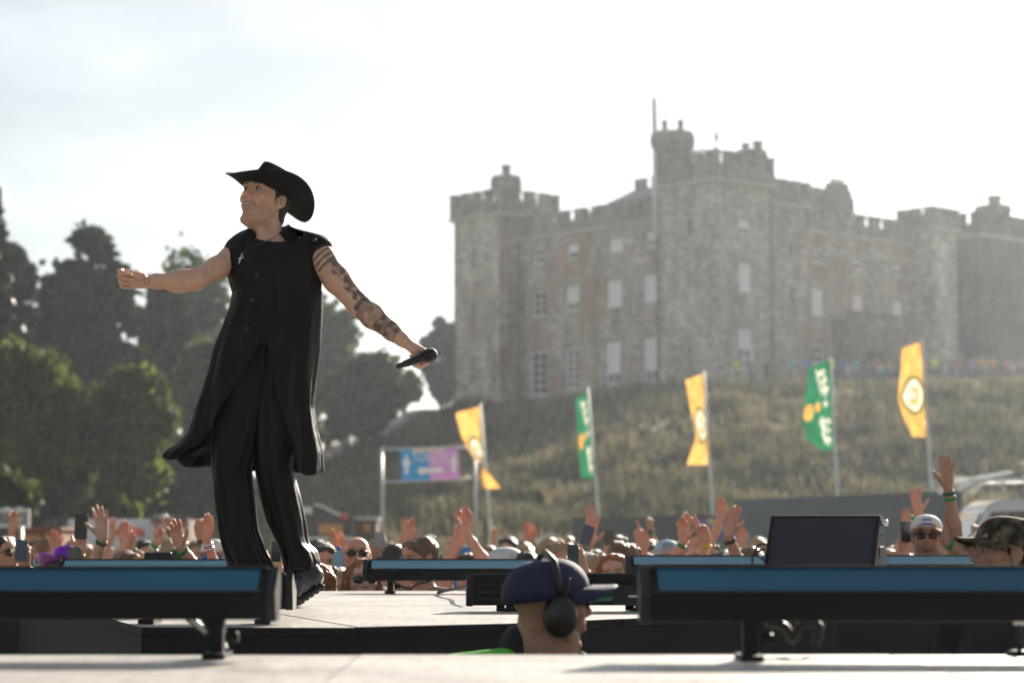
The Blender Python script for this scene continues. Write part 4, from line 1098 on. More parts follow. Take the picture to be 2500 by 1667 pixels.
for k in range(13):
    a, b = at(1905 + k * 50, 920, 147.6), at(1905 + (k + 1) * 50 - 2, 920, 147.6)
    zz = float(hill_z((a.x + b.x) / 2, 147.6)); wd = b.x - a.x
    mb = MB()
    mb.tube([(0, 0, .1), (0, 0, 1.1), (wd, 0, 1.1), (wd, 0, .1), (0, 0, .1)], .025, 6)
    for j in range(1, 9): mb.tube([(wd * j / 9, 0, .12), (wd * j / 9, 0, 1.08)], .012, 5)
    for j in (0.12, .88): mb.tube([(wd * j, -.3, 0), (wd * j, 0, .15), (wd * j, .3, 0)], .02, 5)
    me = mb.mesh('crowd_barrier')
    o = link('crowd_barrier', me, M_BARR, None, (a.x, 147.6, zz))
    tag(o, 'grey steel crowd barrier in the row below the castle crowd', 'barrier', 'crowd barriers below the castle')
number_off([o for o in col.objects if o.get('group') == 'crowd barriers below the castle'])

# ------------------------------------------------------------------ stage decks
DECK = 1.50
def deck_mat(name, base):
    m = bpy.data.materials.new(name); m.use_nodes = True
    N, L = m.node_tree.nodes, m.node_tree.links
    p = N['Principled BSDF']; p.inputs['Specular IOR Level'].default_value = 0.5
    tc = N.new('ShaderNodeTexCoord')
    n1 = N.new('ShaderNodeTexNoise'); n1.inputs['Scale'].default_value = 2.2; n1.inputs['Detail'].default_value = 8; n1.inputs['Roughness'].default_value = 0.7
    L.new(tc.outputs['Object'], n1.inputs['Vector'])
    r1 = ramp(N, [(0.3, [x * 0.72 for x in base]), (0.6, base), (0.8, [x * 1.12 for x in base])]); L.new(n1.outputs['Fac'], r1.inputs['Fac'])
    n2 = N.new('ShaderNodeTexNoise'); n2.inputs['Scale'].default_value = 40; n2.inputs['Detail'].default_value = 3
    mp = N.new('ShaderNodeMapping'); mp.inputs['Scale'].default_value = (1, 0.12, 1); L.new(tc.outputs['Object'], mp.inputs['Vector']); L.new(mp.outputs['Vector'], n2.inputs['Vector'])
    r2 = ramp(N, [(0.35, (0.72, 0.71, 0.70)), (0.55, (1, 1, 1))]); L.new(n2.outputs['Fac'], r2.inputs['Fac'])
    mx = N.new('ShaderNodeMix'); mx.data_type = 'RGBA'; mx.blend_type = 'MULTIPLY'; mx.inputs['Factor'].default_value = 0.6
    L.new(r1.outputs['Color'], mx.inputs['A']); L.new(r2.outputs['Color'], mx.inputs['B'])
    L.new(mx.outputs['Result'], p.inputs['Base Color'])
    r3 = ramp(N, [(0.3, (0.36, 0.36, 0.36)), (0.7, (0.58, 0.58, 0.58))]); L.new(n1.outputs['Fac'], r3.inputs['Fac']); L.new(r3.outputs['Color'], p.inputs['Roughness'])
    bp = N.new('ShaderNodeBump'); bp.inputs['Strength'].default_value = 0.25; bp.inputs['Distance'].default_value = 0.002
    n4 = N.new('ShaderNodeTexNoise'); n4.inputs['Scale'].default_value = 90; L.new(tc.outputs['Object'], n4.inputs['Vector']); L.new(n4.outputs['Fac'], bp.inputs['Height']); L.new(bp.outputs['Normal'], p.inputs['Normal'])
    return m
M_DECK = deck_mat('stage_ply_grey', (0.56, 0.525, 0.485))
M_SKIRT = mat('black_stage_skirt', (0.012, 0.012, 0.014), 0.85, var=0.3, scale=5)
M_BLACK = mat('black_powder_coat', (0.008, 0.008, 0.0085), 0.55, var=0.2, scale=20, spec=.2)
M_BLACK2 = mat('charcoal_housing', (0.014, 0.015, 0.018), 0.45, var=0.15, scale=10, spec=.3)
M_RUB = mat('black_rubber', (0.012, 0.012, 0.012), 0.55, var=0.2)

def clip_poly(subject, x0, x1, y0, y1):
    def clip(P, inside, inter):
        out = []
        for i in range(len(P)):
            a, b = P[i - 1], P[i]
            if inside(b):
                if not inside(a): out.append(inter(a, b))
                out.append(b)
            elif inside(a): out.append(inter(a, b))
        return out
    def ix(v): return lambda a, b: (v, a[1] + (b[1] - a[1]) * (v - a[0]) / (b[0] - a[0]))
    def iy(v): return lambda a, b: (a[0] + (b[0] - a[0]) * (v - a[1]) / (b[1] - a[1]), v)
    P = subject
    for ins, it in ((lambda p: p[0] >= x0, ix(x0)), (lambda p: p[0] <= x1, ix(x1)), (lambda p: p[1] >= y0, iy(y0)), (lambda p: p[1] <= y1, iy(y1))):
        if not P: return []
        P = clip(P, ins, it)
    return P

def stage(name, poly, ang, size, origin):
    o = tag(link(name, MB().prism(poly, 0.0, DECK - 0.03).mesh(name), M_SKIRT), kind='structure')
    ca, sa = math.cos(ang), math.sin(ang)
    loc = [((x - origin[0]) * ca + (y - origin[1]) * sa, -(x - origin[0]) * sa + (y - origin[1]) * ca) for x, y in poly]
    xs, ys = [p[0] for p in loc], [p[1] for p in loc]
    g = 0.0025; k = 0
    for i in range(math.floor(min(xs) / size[0]), math.ceil(max(xs) / size[0])):
        for j in range(math.floor(min(ys) / size[1]), math.ceil(max(ys) / size[1])):
            c = clip_poly(loc, i * size[0] + g, (i + 1) * size[0] - g, j * size[1] + g, (j + 1) * size[1] - g)
            if len(c) < 3: continue
            w = [(origin[0] + x * ca - y * sa, origin[1] + x * sa + y * ca) for x, y in c]
            area = abs(sum(w[q - 1][0] * w[q][1] - w[q][0] * w[q - 1][1] for q in range(len(w)))) / 2
            if area < 0.004: continue
            k += 1
            pm_ = MB().prism(w, DECK - 0.028, DECK - 0.0012 * ((i * 7 + j * 3) % 3) * 0.6); pm_.m = [1, 0] + [1] * (len(pm_.f) - 2); pm_.build('deck_panel', [M_DECK, M_SKIRT], o)
    return o
stage('runway_stage', [(-3.4, 11.35), (-2.3, 10.6), (-1.12, 6.86), (-0.497, 6.82), (-0.02, 7.10), (0.45, 7.62), (1.2, 8.3), (3.6, 9.4), (3.6, 11.9), (0.5, 11.45)], R(17), (1.0, 1.22), (-0.50, 6.95))
stage('front_stage', [(-3.2, 5.27), (-3.2, 1.2), (3.2, 1.2), (3.2, 5.22)], 0.0, (1.22, 2.44), (-0.35, 5.24))

# ------------------------------------------------------------------ LED batten lights
M_LENS = mat('batten_lens_deep_sky', (0.010, 0.105, 0.190), 0.22, var=0.3, scale=2.5, spec=0.35)  # blue of the reflected sky put into the base colour
M_LENS2 = mat('batten_lens_pale_sky', (0.17, 0.36, 0.46), 0.2, var=0.15, scale=2.5, spec=0.5)  # same lens, with a paler sky reflection put into its colour
M_STICK = mat('green_sticker', (0.02, 0.16, 0.07), 0.5, var=0.1); M_STICKW = mat('white_sticker', (0.6, 0.6, 0.6), 0.5, var=0.1)
M_BRIGHT = mat('bare_metal', (0.6, 0.58, 0.55), 0.25, metal=0.9, var=0.1)
PROF = [(0.032, 0.100), (-0.044, 0.050), (-0.030, 0.0), (0.034, 0.0), (0.052, 0.078)]
def batten(label, x0, x1, Y, rz=0.0, leg=0.06, lens=None, rear=False, legs=(0.12, 0.88), sc=1.0, box=None, z=DECK, cable=True):
    """a long LED bar on yoke legs, its lens sloping up toward -y; rear=True turns it round"""
    L = x1 - x0
    t = empty('led_batten', ((x0 + x1) / 2, Y, z), rz + (math.pi if rear else 0), label, 'stage light', 'led batten lights on the stage')
    ex = lambda s, d, zz: (d, s * sc, zz * sc + leg)
    mb = MB(); mb.extr(PROF, ex, -L / 2 + .012, L / 2 - .012); body = mb.build('housing', M_BLACK, t, bevel=0.003)
    n = Vector((0, -0.050, 0.076)).normalized()
    def on(f, off): return Vector((0, (0.032 - 0.076 * f) * sc, (0.100 - 0.050 * f) * sc + leg)) + n * off
    mb = MB()
    a, b = on(0.10, 0.0025), on(0.90, 0.0025)
    mb.add([(-L / 2 + .03, a.y, a.z), (-L / 2 + .03, b.y, b.z), (L / 2 - .03, b.y, b.z), (L / 2 - .03, a.y, a.z)], [(0, 1, 2, 3)])
    mb.build('lens', lens or M_LENS, t)
    mb = MB()
    for f in (0.04, 0.95):
        c = on(f, 0.004); mb.box((0, c.y, c.z), (L - .03, .008, .006))
    mb.build('lens_rim', M_BLACK2, t)
    for s in (-1, 1):
        q = [(p[0] * 1.06 + (-.001), (p[1] - .05) * 1.06 + .05) for p in PROF]
        mb = MB(); mb.extr(q, ex, s * L / 2 - .012, s * L / 2 + .012); mb.build('end_cap', M_BLACK2, t, bevel=0.002)
    # back cover: a flat panel with grooves
    mb = MB()
    for f in (0.15, 0.5, 0.85): mb.box((0, (0.050 - 0.016 * (1 - f)) * sc + .004, (0.012 + .062 * f) * sc + leg), (L - .06, .004, .006))
    mb.build('cooling_fin', M_BLACK2, t)
    for f in legs:
        x = -L / 2 + L * f
        mb = MB(); mb.box((x, 0.0, leg / 2 + .003), (.03, .05, leg)); mb.box((x, 0.0, .006), (.05, .14, .012)); mb.tube([(x + .02, -.02, leg * .55), (x + .05, -.02, leg * .55)], .012, 8)
        mb.build('yoke_leg', M_BLACK, t)
    if box:
        x, w = box
        mb = MB(); mb.box((x, 0.062 * sc, 0.035 * sc + leg), (w, .03, .06)); bx = mb.build('driver_box', M_BLACK2, t, bevel=0.004)
        mb = MB(); mb.box((x + w * .28, 0.0785 * sc, 0.022 * sc + leg), (w * .35, .002, .016)); mb.build('sticker', M_STICK, bx)
        mb = MB(); mb.box((x - w * .3, 0.0785 * sc, 0.03 * sc + leg), (w * .2, .002, .008)); mb.build('sticker', M_STICKW, bx)
    return t
def X(u, Y): return (u - CX) / FPX * Y * 0.9963 + 0.0
batten('long LED batten with lens coloured like reflected blue sky, blurred in the left foreground', -2.30, X(668, 5.12), 5.12, R(-0.6), 0.085, M_LENS, legs=(0.05, .93), sc=1.15)
batten('long LED batten with lens coloured like deep blue reflected sky, blurred in the right foreground', X(1572, 5.02), 2.6, 5.02, R(0.5), 0.085, M_LENS, legs=(.10, .5), sc=1.18)
batten('LED batten standing at the rear stage edge right of the singer', X(893, 10.95), X(1330, 10.95), 10.95, R(0.8), 0.060, M_LENS2, legs=(.14, .86))
batten('LED batten at the rear stage edge behind the left foreground batten', X(142, 10.9), X(575, 10.9), 10.9, R(-.4), 0.060, M_LENS2)
batten('LED batten at the rear stage edge left of the wedge monitor', X(1532, 11.3), X(1905, 11.3), 11.3, R(1), 0.075, M_LENS2)
batten('LED batten at the rear stage edge right of the wedge monitor', X(2050, 11.4), X(2392, 11.4), 11.4, R(1), 0.075, M_LENS2)
batten('dark LED batten turned away, behind the man with ear defenders', X(1146, 8.3), X(1700, 8.3), 8.3, R(3), 0.022, M_LENS2, rear=True, box=(-0.12, .19), sc=1.12, legs=(.25, .82))
batten('dark LED batten turned away at the singer feet', X(330, 7.15), X(712, 7.15), 7.15, R(-2), 0.045, M_LENS2, rear=True, legs=(.16, .9), sc=1.1)

# cables
def cable(label, pts, r=0.006, m=None, name='cable'):
    base = Vector(pts[0])
    P = [Vector(p) - base for p in pts]
    # smooth by subdividing with Catmull-Rom
    out = []
    for i in range(len(P) - 1):
        p0, p1, p2, p3 = P[max(i - 1, 0)], P[i], P[i + 1], P[min(i + 2, len(P) - 1)]
        for k in range(6):
            t = k / 6
            out.append(0.5 * ((2 * p1) + (p2 - p0) * t + (2 * p0 - 5 * p1 + 4 * p2 - p3) * t * t + (3 * p1 - p0 - 3 * p2 + p3) * t ** 3))
    out.append(P[-1])
    mb = MB(); mb.tube(out, r, 7)
    return tag(mb.build(name, m or M_RUB, None, base), label, 'cable', 'cables on the stage')
cable('black cable hanging below the rear batten right of the singer', [at(960, 1417, 10.9), at(975, 1428, 10.88), at(1000, 1436, 10.86), at(1020, 1425, 10.88), at(1050, 1418, 10.9)], .005)
cable('black cable lying from the rear batten toward the turned away batten', [at(1070, 1446, 10.6), at(1090, 1440, 10.3), at(1130, 1432, 9.9), at(1160, 1415, 9.4), at(1170, 1436, 8.9)], .008)
cable('black plug cable leaving the turned away batten to the right', [at(1500, 1468, 8.22), at(1540, 1473, 8.2), at(1575, 1476, 8.2), at(1620, 1478, 8.2)], .007)
cable('looped cables hanging at the left side of the wedge monitor', [at(1868, 1340, 10.6), at(1840, 1352, 10.6), at(1838, 1380, 10.6), at(1850, 1400, 10.6), at(1868, 1372, 10.6), at(1846, 1350, 10.6), at(1852, 1330, 10.6), at(1872, 1328, 10.6)], .006)
cable('thick cable drooping from the left foreground batten', [at(500, 1505, 5.2), at(512, 1530, 5.18), at(535, 1560, 5.16), at(545, 1588, 5.14)], .012)
cable('pale cable end in the dark below the left foreground batten', [at(452, 1500, 5.5), at(475, 1520, 5.5), at(505, 1545, 5.5)], .010, M_BRIGHT)
cable('coiled cable under the right foreground batten', [at(1870, 1520, 5.2), at(1915, 1530, 5.2), at(1935, 1560, 5.2), at(1960, 1525, 5.2), at(2000, 1530, 5.2), at(1990, 1575, 5.2)], .012)

# silver clamp at the right edge
cl = at(2488, 1515, 5.2)
ck = empty('steel_clamp', (cl.x, 5.2, DECK), 0, 'shiny steel clamp at the right edge under the foreground batten', 'clamp')
mb = MB(); mb.lathe([(.006, 0), (.006, cl.z - DECK - .01)], 10); mb.lathe([(.03, 0), (.03, .008), (.02, .012)], 14); mb.build('stem', M_BLACK2, ck)
mb = MB(); mb.lathe([(.004, -.012), (.016, -.008), (.018, 0), (.016, .008), (.004, .012)], 14, c=(0, 0, cl.z - DECK)); mb.build('knob', M_BRIGHT, ck)

# ------------------------------------------------------------------ wedge monitor
wm = at(2000, 1452, 10.55)
mon = empty('wedge_monitor', (wm.x - .03, 10.45, DECK), R(-20), 'black wedge stage monitor with dark flat grille facing left', 'monitor speaker')
FB_, FT_ = Vector((0, 0.0, .03)), Vector((0, .225, .372))
mp = [(0.0, 0.0), (0.0, .03), (.225, .372), (.30, .36), (.40, .06), (.40, 0.0)]
ex = lambda s, d, z: (d, s, z)
W2 = .262
mb = MB(); mb.extr(mp, ex, -W2, W2); mb.build('cabinet', M_BLACK, mon, bevel=0.006)
fn_ = Vector((0, -.342, .225)).normalized()
def face(x, f, off=0.0): return Vector((x, 0, 0)) + FB_.lerp(FT_, f) + fn_ * off
mb = MB(); mb.add([face(-W2 + .02, .06, .003), face(W2 - .02, .06, .003), face(W2 - .02, .95, .003), face(-W2 + .02, .95, .003)], [(0, 1, 2, 3)])
mb.build('grille', mat('speaker_grille', (0.016, 0.018, 0.030), .5, var=.15, scale=200, spec=.35, bump=.4, bscale=500), mon)
for (x0, f0, x1, f1) in ((-W2 + .010, .03, -W2 + .02, .975), (W2 - .02, .03, W2 - .010, .975), (-W2 + .02, .03, W2 - .02, .055), (-W2 + .02, .955, W2 - .02, .975)):
    mb = MB(); mb.add([face(x0, f0, .007), face(x1, f0, .007), face(x1, f1, .007), face(x0, f1, .007)], [(0, 1, 2, 3)]); mb.build('grille_frame', M_BLACK, mon)
mb = MB(); mb.box((W2 + .002, .23, .20), (.006, .10, .05)); mb.build('handle', M_BLACK, mon, bevel=.002)
mb = MB(); mb.lathe([(.012, 0), (.014, .004), (.014, .03), (.010, .034)], 12, c=(W2 + .0, .235, .335), rot=Euler((0, math.pi / 2, 0)).to_matrix()); mb.build('knob', M_BRIGHT, mon)
for (yy, zz) in ((.06, .03), (.34, .04), (.24, .28), (.28, .28), (.16, .14)):
    mb = MB(); mb.lathe([(.004, 0), (.004, .003), (.001, .004)], 8, c=(W2, yy, zz), rot=Euler((0, math.pi / 2, 0)).to_matrix()); mb.build('screw', M_BLACK, mon)

# ------------------------------------------------------------------ sculpting: signed distance fields turned into one continuous mesh
def v3(p): return np.array([p[0], p[1], p[2]], dtype=np.float64)
class Prims(list):
    """list of (kind, data, blend radius, sign)"""
    def cap(self, a, b, ra, rb=None, k=0.015, s=1): self.append(('c', (v3(a), v3(b), ra, ra if rb is None else rb), k, s)); return self
    def ell(self, c, r, Rm=None, k=0.015, s=1): self.append(('e', (v3(c), v3(r), None if Rm is None else np.array(Rm)), k, s)); return self
    def xform(self, Mx):
        """rigid transform (uniform scale allowed) of every primitive"""
        M3 = np.array(Mx.to_3x3()); t = np.array(Mx.translation); sc = np.linalg.det(M3) ** (1 / 3); Rr = M3 / sc
        out = Prims()
        for kd, d, k, s in self:
            if kd == 'c': out.append(('c', (M3 @ d[0] + t, M3 @ d[1] + t, d[2] * sc, d[3] * sc), k * sc, s))
            else: out.append(('e', (M3 @ d[0] + t, d[1] * sc, Rr if d[2] is None else Rr @ d[2]), k * sc, s))
        return out

def sculpt(prims, h, name, noise=None, keep=None):
    lo, hi = np.full(3, 1e9), np.full(3, -1e9)
    def bb(kd, d):
        if kd == 'c':
            r = max(d[2], d[3]); return np.minimum(d[0], d[1]) - r, np.maximum(d[0], d[1]) + r
        if d[2] is None: return d[0] - d[1], d[0] + d[1]
        e = np.abs(d[2]) @ d[1]; return d[0] - e, d[0] + e
    for kd, d, k, s in prims:
        if s > 0:
            a, b = bb(kd, d); lo = np.minimum(lo, a); hi = np.maximum(hi, b)
    lo -= 3 * h + .01; hi += 3 * h + .01
    n = np.ceil((hi - lo) / h).astype(int) + 1
    D = np.full(n, 1.0, dtype=np.float32)
    ax = [lo[i] + h * np.arange(n[i]) for i in range(3)]
    for kd, d, k, s in prims:
        a, b = bb(kd, d); mg = k + 3 * h + .004
        i0 = np.maximum(np.floor((a - mg - lo) / h).astype(int), 0); i1 = np.minimum(np.ceil((b + mg - lo) / h).astype(int) + 1, n)
        if np.any(i1 <= i0): continue
        sl = tuple(slice(i0[q], i1[q]) for q in range(3))
        Xg = ax[0][sl[0]][:, None, None]; Yg = ax[1][sl[1]][None, :, None]; Zg = ax[2][sl[2]][None, None, :]
        if kd == 'c':
            p, q, ra, rb = d; w = q - p; ww = max(w @ w, 1e-12)
            t = np.clip(((Xg - p[0]) * w[0] + (Yg - p[1]) * w[1] + (Zg - p[2]) * w[2]) / ww, 0, 1)
            e = np.sqrt((Xg - p[0] - t * w[0]) ** 2 + (Yg - p[1] - t * w[1]) ** 2 + (Zg - p[2] - t * w[2]) ** 2) - (ra + (rb - ra) * t)
        else:
            c, r, Rm = d
            dx, dy, dz = Xg - c[0], Yg - c[1], Zg - c[2]
            if Rm is not None:
                dx, dy, dz = (Rm[0, 0] * dx + Rm[1, 0] * dy + Rm[2, 0] * dz, Rm[0, 1] * dx + Rm[1, 1] * dy + Rm[2, 1] * dz, Rm[0, 2] * dx + Rm[1, 2] * dy + Rm[2, 2] * dz)
            k0 = np.sqrt((dx / r[0]) ** 2 + (dy / r[1]) ** 2 + (dz / r[2]) ** 2)
            k1 = np.sqrt((dx / r[0] ** 2) ** 2 + (dy / r[1] ** 2) ** 2 + (dz / r[2] ** 2) ** 2) + 1e-9
            e = k0 * (k0 - 1) / k1
        cur = D[sl]
        if s > 0:
            hh = np.clip(0.5 + 0.5 * (cur - e) / k, 0, 1); D[sl] = cur * (1 - hh) + e * hh - k * hh * (1 - hh)
        else:
            hh = np.clip(0.5 + 0.5 * (-cur - e) / k * -1, 0, 1)      # smooth max(cur, -e)
            hh = np.clip(0.5 - 0.5 * (-e - cur) / k, 0, 1); D[sl] = -e * (1 - hh) + cur * hh + k * hh * (1 - hh)
    if noise is not None:
        band = np.abs(D) < 4 * h + .02
        I = np.nonzero(band); P = np.stack([ax[q][I[q]] for q in range(3)], -1)
        D[I] += noise(P).astype(np.float32)
    # naive surface nets
    S = D < 0
    c = [S[i:n[0] - 1 + i, j:n[1] - 1 + j, k:n[2] - 1 + k] for i in (0, 1) for j in (0, 1) for k in (0, 1)]
    cnt = sum(x.astype(np.int8) for x in c)
    act = (cnt > 0) & (cnt < 8)
    I = np.nonzero(act); base = np.stack(I, -1)
    vals = np.stack([D[I[0] + i, I[1] + j, I[2] + k] for i in (0, 1) for j in (0, 1) for k in (0, 1)], -1)
    corner = np.array([(i, j, k) for i in (0, 1) for j in (0, 1) for k in (0, 1)], float)
    acc = np.zeros((len(base), 3)); num = np.zeros(len(base))
    for a in range(8):
        for b in range(a + 1, 8):
            if np.abs(corner[a] - corner[b]).sum() != 1: continue
            x = (vals[:, a] < 0) != (vals[:, b] < 0)
            t = vals[x, a] / (vals[x, a] - vals[x, b])
            acc[x] += corner[a] + (corner[b] - corner[a]) * t[:, None]; num[x] += 1
    V = lo + h * (base + acc / num[:, None])
    ID = np.full(act.shape, -1, dtype=np.int64); ID[I] = np.arange(len(base))
    F = []
    for axis in range(3):
        o1, o2 = [q for q in range(3) if q != axis]
        sl0 = [slice(1, n[q] - 1) for q in range(3)]; sl1 = list(sl0)
        sl0[axis] = slice(0, n[axis] - 1); sl1[axis] = slice(1, n[axis])
        A, B = S[tuple(sl0)], S[tuple(sl1)]
        X_ = np.nonzero(A != B)
        if len(X_[0]) == 0: continue
        cell = np.stack(X_, -1); off = np.ones(3, int); off[axis] = 0; cell = cell + off
        def cid(d1, d2):
            q = cell.copy(); q[:, o1] -= d1; q[:, o2] -= d2
            return ID[q[:, 0], q[:, 1], q[:, 2]]
        quad = np.stack([cid(1, 1), cid(0, 1), cid(0, 0), cid(1, 0)], -1)
        flip = A[X_] if axis != 1 else ~A[X_]
        quad[~flip] = quad[~flip][:, ::-1]
        F.append(quad)
    F = np.concatenate(F)
    F = F[(F >= 0).all(1)]
    return V, F

def vnoise(P, scale, seed=0):
    """cheap smooth value noise in -1..1"""
    q = P * scale + seed * 17.31
    i = np.floor(q).astype(np.int64); f = q - i; f = f * f * (3 - 2 * f)
    def hsh(a, b, c):
        x = (a * 374761393 + b * 668265263 + c * 2147483647 + seed * 1442695) & 0xffffffff
        x = ((x ^ (x >> 13)) * 1274126177) & 0xffffffff
        return ((x ^ (x >> 16)) & 0xffff) / 32767.5 - 1
    out = 0
    for a in (0, 1):
        for b in (0, 1):
            for c in (0, 1):
                w = (f[..., 0] if a else 1 - f[..., 0]) * (f[..., 1] if b else 1 - f[..., 1]) * (f[..., 2] if c else 1 - f[..., 2])
                out = out + w * hsh(i[..., 0] + a, i[..., 1] + b, i[..., 2] + c)
    return out

def set_col(me, C):
    a = me.color_attributes.new('Col', 'FLOAT_COLOR', 'POINT')
    C4 = np.ones((len(C), 4), dtype=np.float32); C4[:, :3] = C
    a.data.foreach_set('color', C4.ravel())

def attr_mat(name, rough=0.5, sub=0.25, var=0.12, scale=40, spec=0.4, bump=0.15):
    if name in _mats: return _mats[name]
    m = bpy.data.materials.new(name); m.use_nodes = True
    N, L = m.node_tree.nodes, m.node_tree.links
    p = N['Principled BSDF']; p.inputs['Roughness'].default_value = rough; p.inputs['Specular IOR Level'].default_value = spec
    p.inputs['Subsurface Weight'].default_value = sub; p.inputs['Subsurface Radius'].default_value = (0.010, 0.004, 0.0025); p.inputs['Subsurface Scale'].default_value = 1.0
    at_ = N.new('ShaderNodeAttribute'); at_.attribute_name = 'Col'
    tc = N.new('ShaderNodeTexCoord'); nz = N.new('ShaderNodeTexNoise'); nz.inputs['Scale'].default_value = scale; nz.inputs['Detail'].default_value = 5
    L.new(tc.outputs['Object'], nz.inputs['Vector'])
    r = ramp(N, [(0.3, (1 - var, 1 - var * 1.2, 1 - var * 1.3)), (0.7, (1 + var * .5, 1 + var * .4, 1 + var * .4))]); L.new(nz.outputs['Fac'], r.inputs['Fac'])
    mx = N.new('ShaderNodeMix'); mx.data_type = 'RGBA'; mx.blend_type = 'MULTIPLY'; mx.inputs['Factor'].default_value = 1
    L.new(at_.outputs['Color'], mx.inputs['A']); L.new(r.outputs['Color'], mx.inputs['B']); L.new(mx.outputs['Result'], p.inputs['Base Color'])
    bz = N.new('ShaderNodeTexNoise'); bz.inputs['Scale'].default_value = 350; L.new(tc.outputs['Object'], bz.inputs['Vector'])
    bp = N.new('ShaderNodeBump'); bp.inputs['Strength'].default_value = bump; bp.inputs['Distance'].default_value = 0.002; L.new(bz.outputs['Fac'], bp.inputs['Height']); L.new(bp.outputs['Normal'], p.inputs['Normal'])
    _mats[name] = m
    return m
M_SKIN = attr_mat('skin')

# ---- head: origin between the ears, face toward -y, +x is the figure's left
def head_prims(smile=0.0, male=True, detail=True):
    P = Prims()
    P.ell((0, .014, .038), (.075, .095, .083))
    P.ell((0, -.030, -.020), (.060, .062, .085), k=.03)
    jw = .050 if male else .045
    for s in (-1, 1):
        P.cap((s * jw, .004, -.040), (s * (jw - .006), -.022, -.082), .018, .015, k=.022)
        P.cap((s * (jw - .006), -.022, -.082), (s * .017, -.060, -.108), .015, .014, k=.022)
        P.ell((s * .043, -.058, -.012), (.022, .020, .018), k=.02)
    P.ell((0, -.064, -.106), (.022, .016, .015), k=.018)
    P.cap((-.034, -.078, .036), (.034, -.078, .036), .014, k=.016)
    P.ell((0, -.070, .065), (.052, .022, .03), k=.03)
    if detail:
        for s in (-1, 1): P.ell((s * .031, -.094, .013), (.019, .016, .0115), k=.010, s=-1)
    P.cap((0, -.084, .026), (0, -.109, -.018), .0075, .0105, k=.010)
    for s in (-1, 1):
        P.ell((s * .0125, -.096, -.024), (.0095, .011, .008), k=.006)
    if detail:
        for s in (-1, 1): P.ell((s * .007, -.101, -.0325), (.004, .005, .004), k=.003, s=-1)
    # mouth
    P.ell((0, -.080, -.054), (.030, .016, .020), k=.014)
    w = .023 + .008 * smile; up = .006 * smile
    P.cap((-w, -.080, -.050 + up), (0, -.0945, -.0475), .0040, .0050, k=.006); P.cap((0, -.0945, -.0475), (w, -.080, -.050 + up), .0050, .0040, k=.006)
    P.cap((-w * .9, -.078, -.061 + up * .6), (0, -.0925, -.0645 - .003 * smile), .0045, .0065, k=.006); P.cap((0, -.0925, -.0645 - .003 * smile), (w * .9, -.078, -.061 + up * .6), .0065, .0045, k=.006)
    if detail:
        t = .0022 + .0034 * smile
        P.cap((-w, -.088, -.0545 + up), (0, -.101, -.0555 - .001 * smile), t, t, k=.003, s=-1); P.cap((0, -.101, -.0555 - .001 * smile), (w, -.088, -.0545 + up), t, t, k=.003, s=-1)
    # ears
    for s in (-1, 1):
        Rm = np.array(Euler((R(-8), R(-8 * s), R(-18 * s))).to_matrix())
        P.ell((s * .079, .016, .004), (.0075, .0195, .031), Rm, k=.006)
        P.ell((s * .076, .010, -.022), (.008, .009, .012), k=.008)
        if detail: P.ell((s * .0855, .013, .004), (.005, .0115, .019), Rm, k=.004, s=-1)
    return P

def head_color(L, skin, lips, brow, stubble=0.0):
    """L: vertex positions in head space -> colours"""
    C = np.tile(np.array(skin), (len(L), 1)).astype(float)
    x, y, z = L[:, 0], L[:, 1], L[:, 2]
    face = (y < -.03) & (z < .09) & (z > -.13)
    def blend(mask, colr):
        m = np.clip(mask, 0, 1)[:, None]; C[:] = C * (1 - m) + np.array(colr) * m
    if stubble:
        jaw = np.clip((-.030 - z) / .02, 0, 1) * np.clip((z + .135) / .02, 0, 1) * np.clip((.02 - y) / .02, 0, 1) * (np.abs(x) < .085)
        blend(jaw * stubble, (skin[0] * .52, skin[1] * .55, skin[2] * .66))
    # cheeks and nose a little redder
    blend(np.exp(-(((np.abs(x) - .045) / .02) ** 2 + ((z + .02) / .02) ** 2)) * (y < -.03) * .35, (skin[0] * 1.05, skin[1] * .78, skin[2] * .75))
    blend(np.exp(-((x / .014) ** 2 + ((z + .018) / .016) ** 2)) * (y < -.09) * .35, (skin[0] * 1.05, skin[1] * .8, skin[2] * .78))
    blend(np.exp(-((x / .022) ** 4 + ((z + .056) / .0105) ** 4)) * (y < -.074) * .8, lips)
    br = np.exp(-((((np.abs(x) - .031) / .019) ** 4) + ((z - .034 - .12 * (.031 - np.abs(np.abs(x) - .031)) + .002) / .0055) ** 4)) * (y < -.055)
    blend(br * .9, brow)
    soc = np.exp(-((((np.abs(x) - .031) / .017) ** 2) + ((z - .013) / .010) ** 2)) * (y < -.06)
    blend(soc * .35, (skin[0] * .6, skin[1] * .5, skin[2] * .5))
    return C

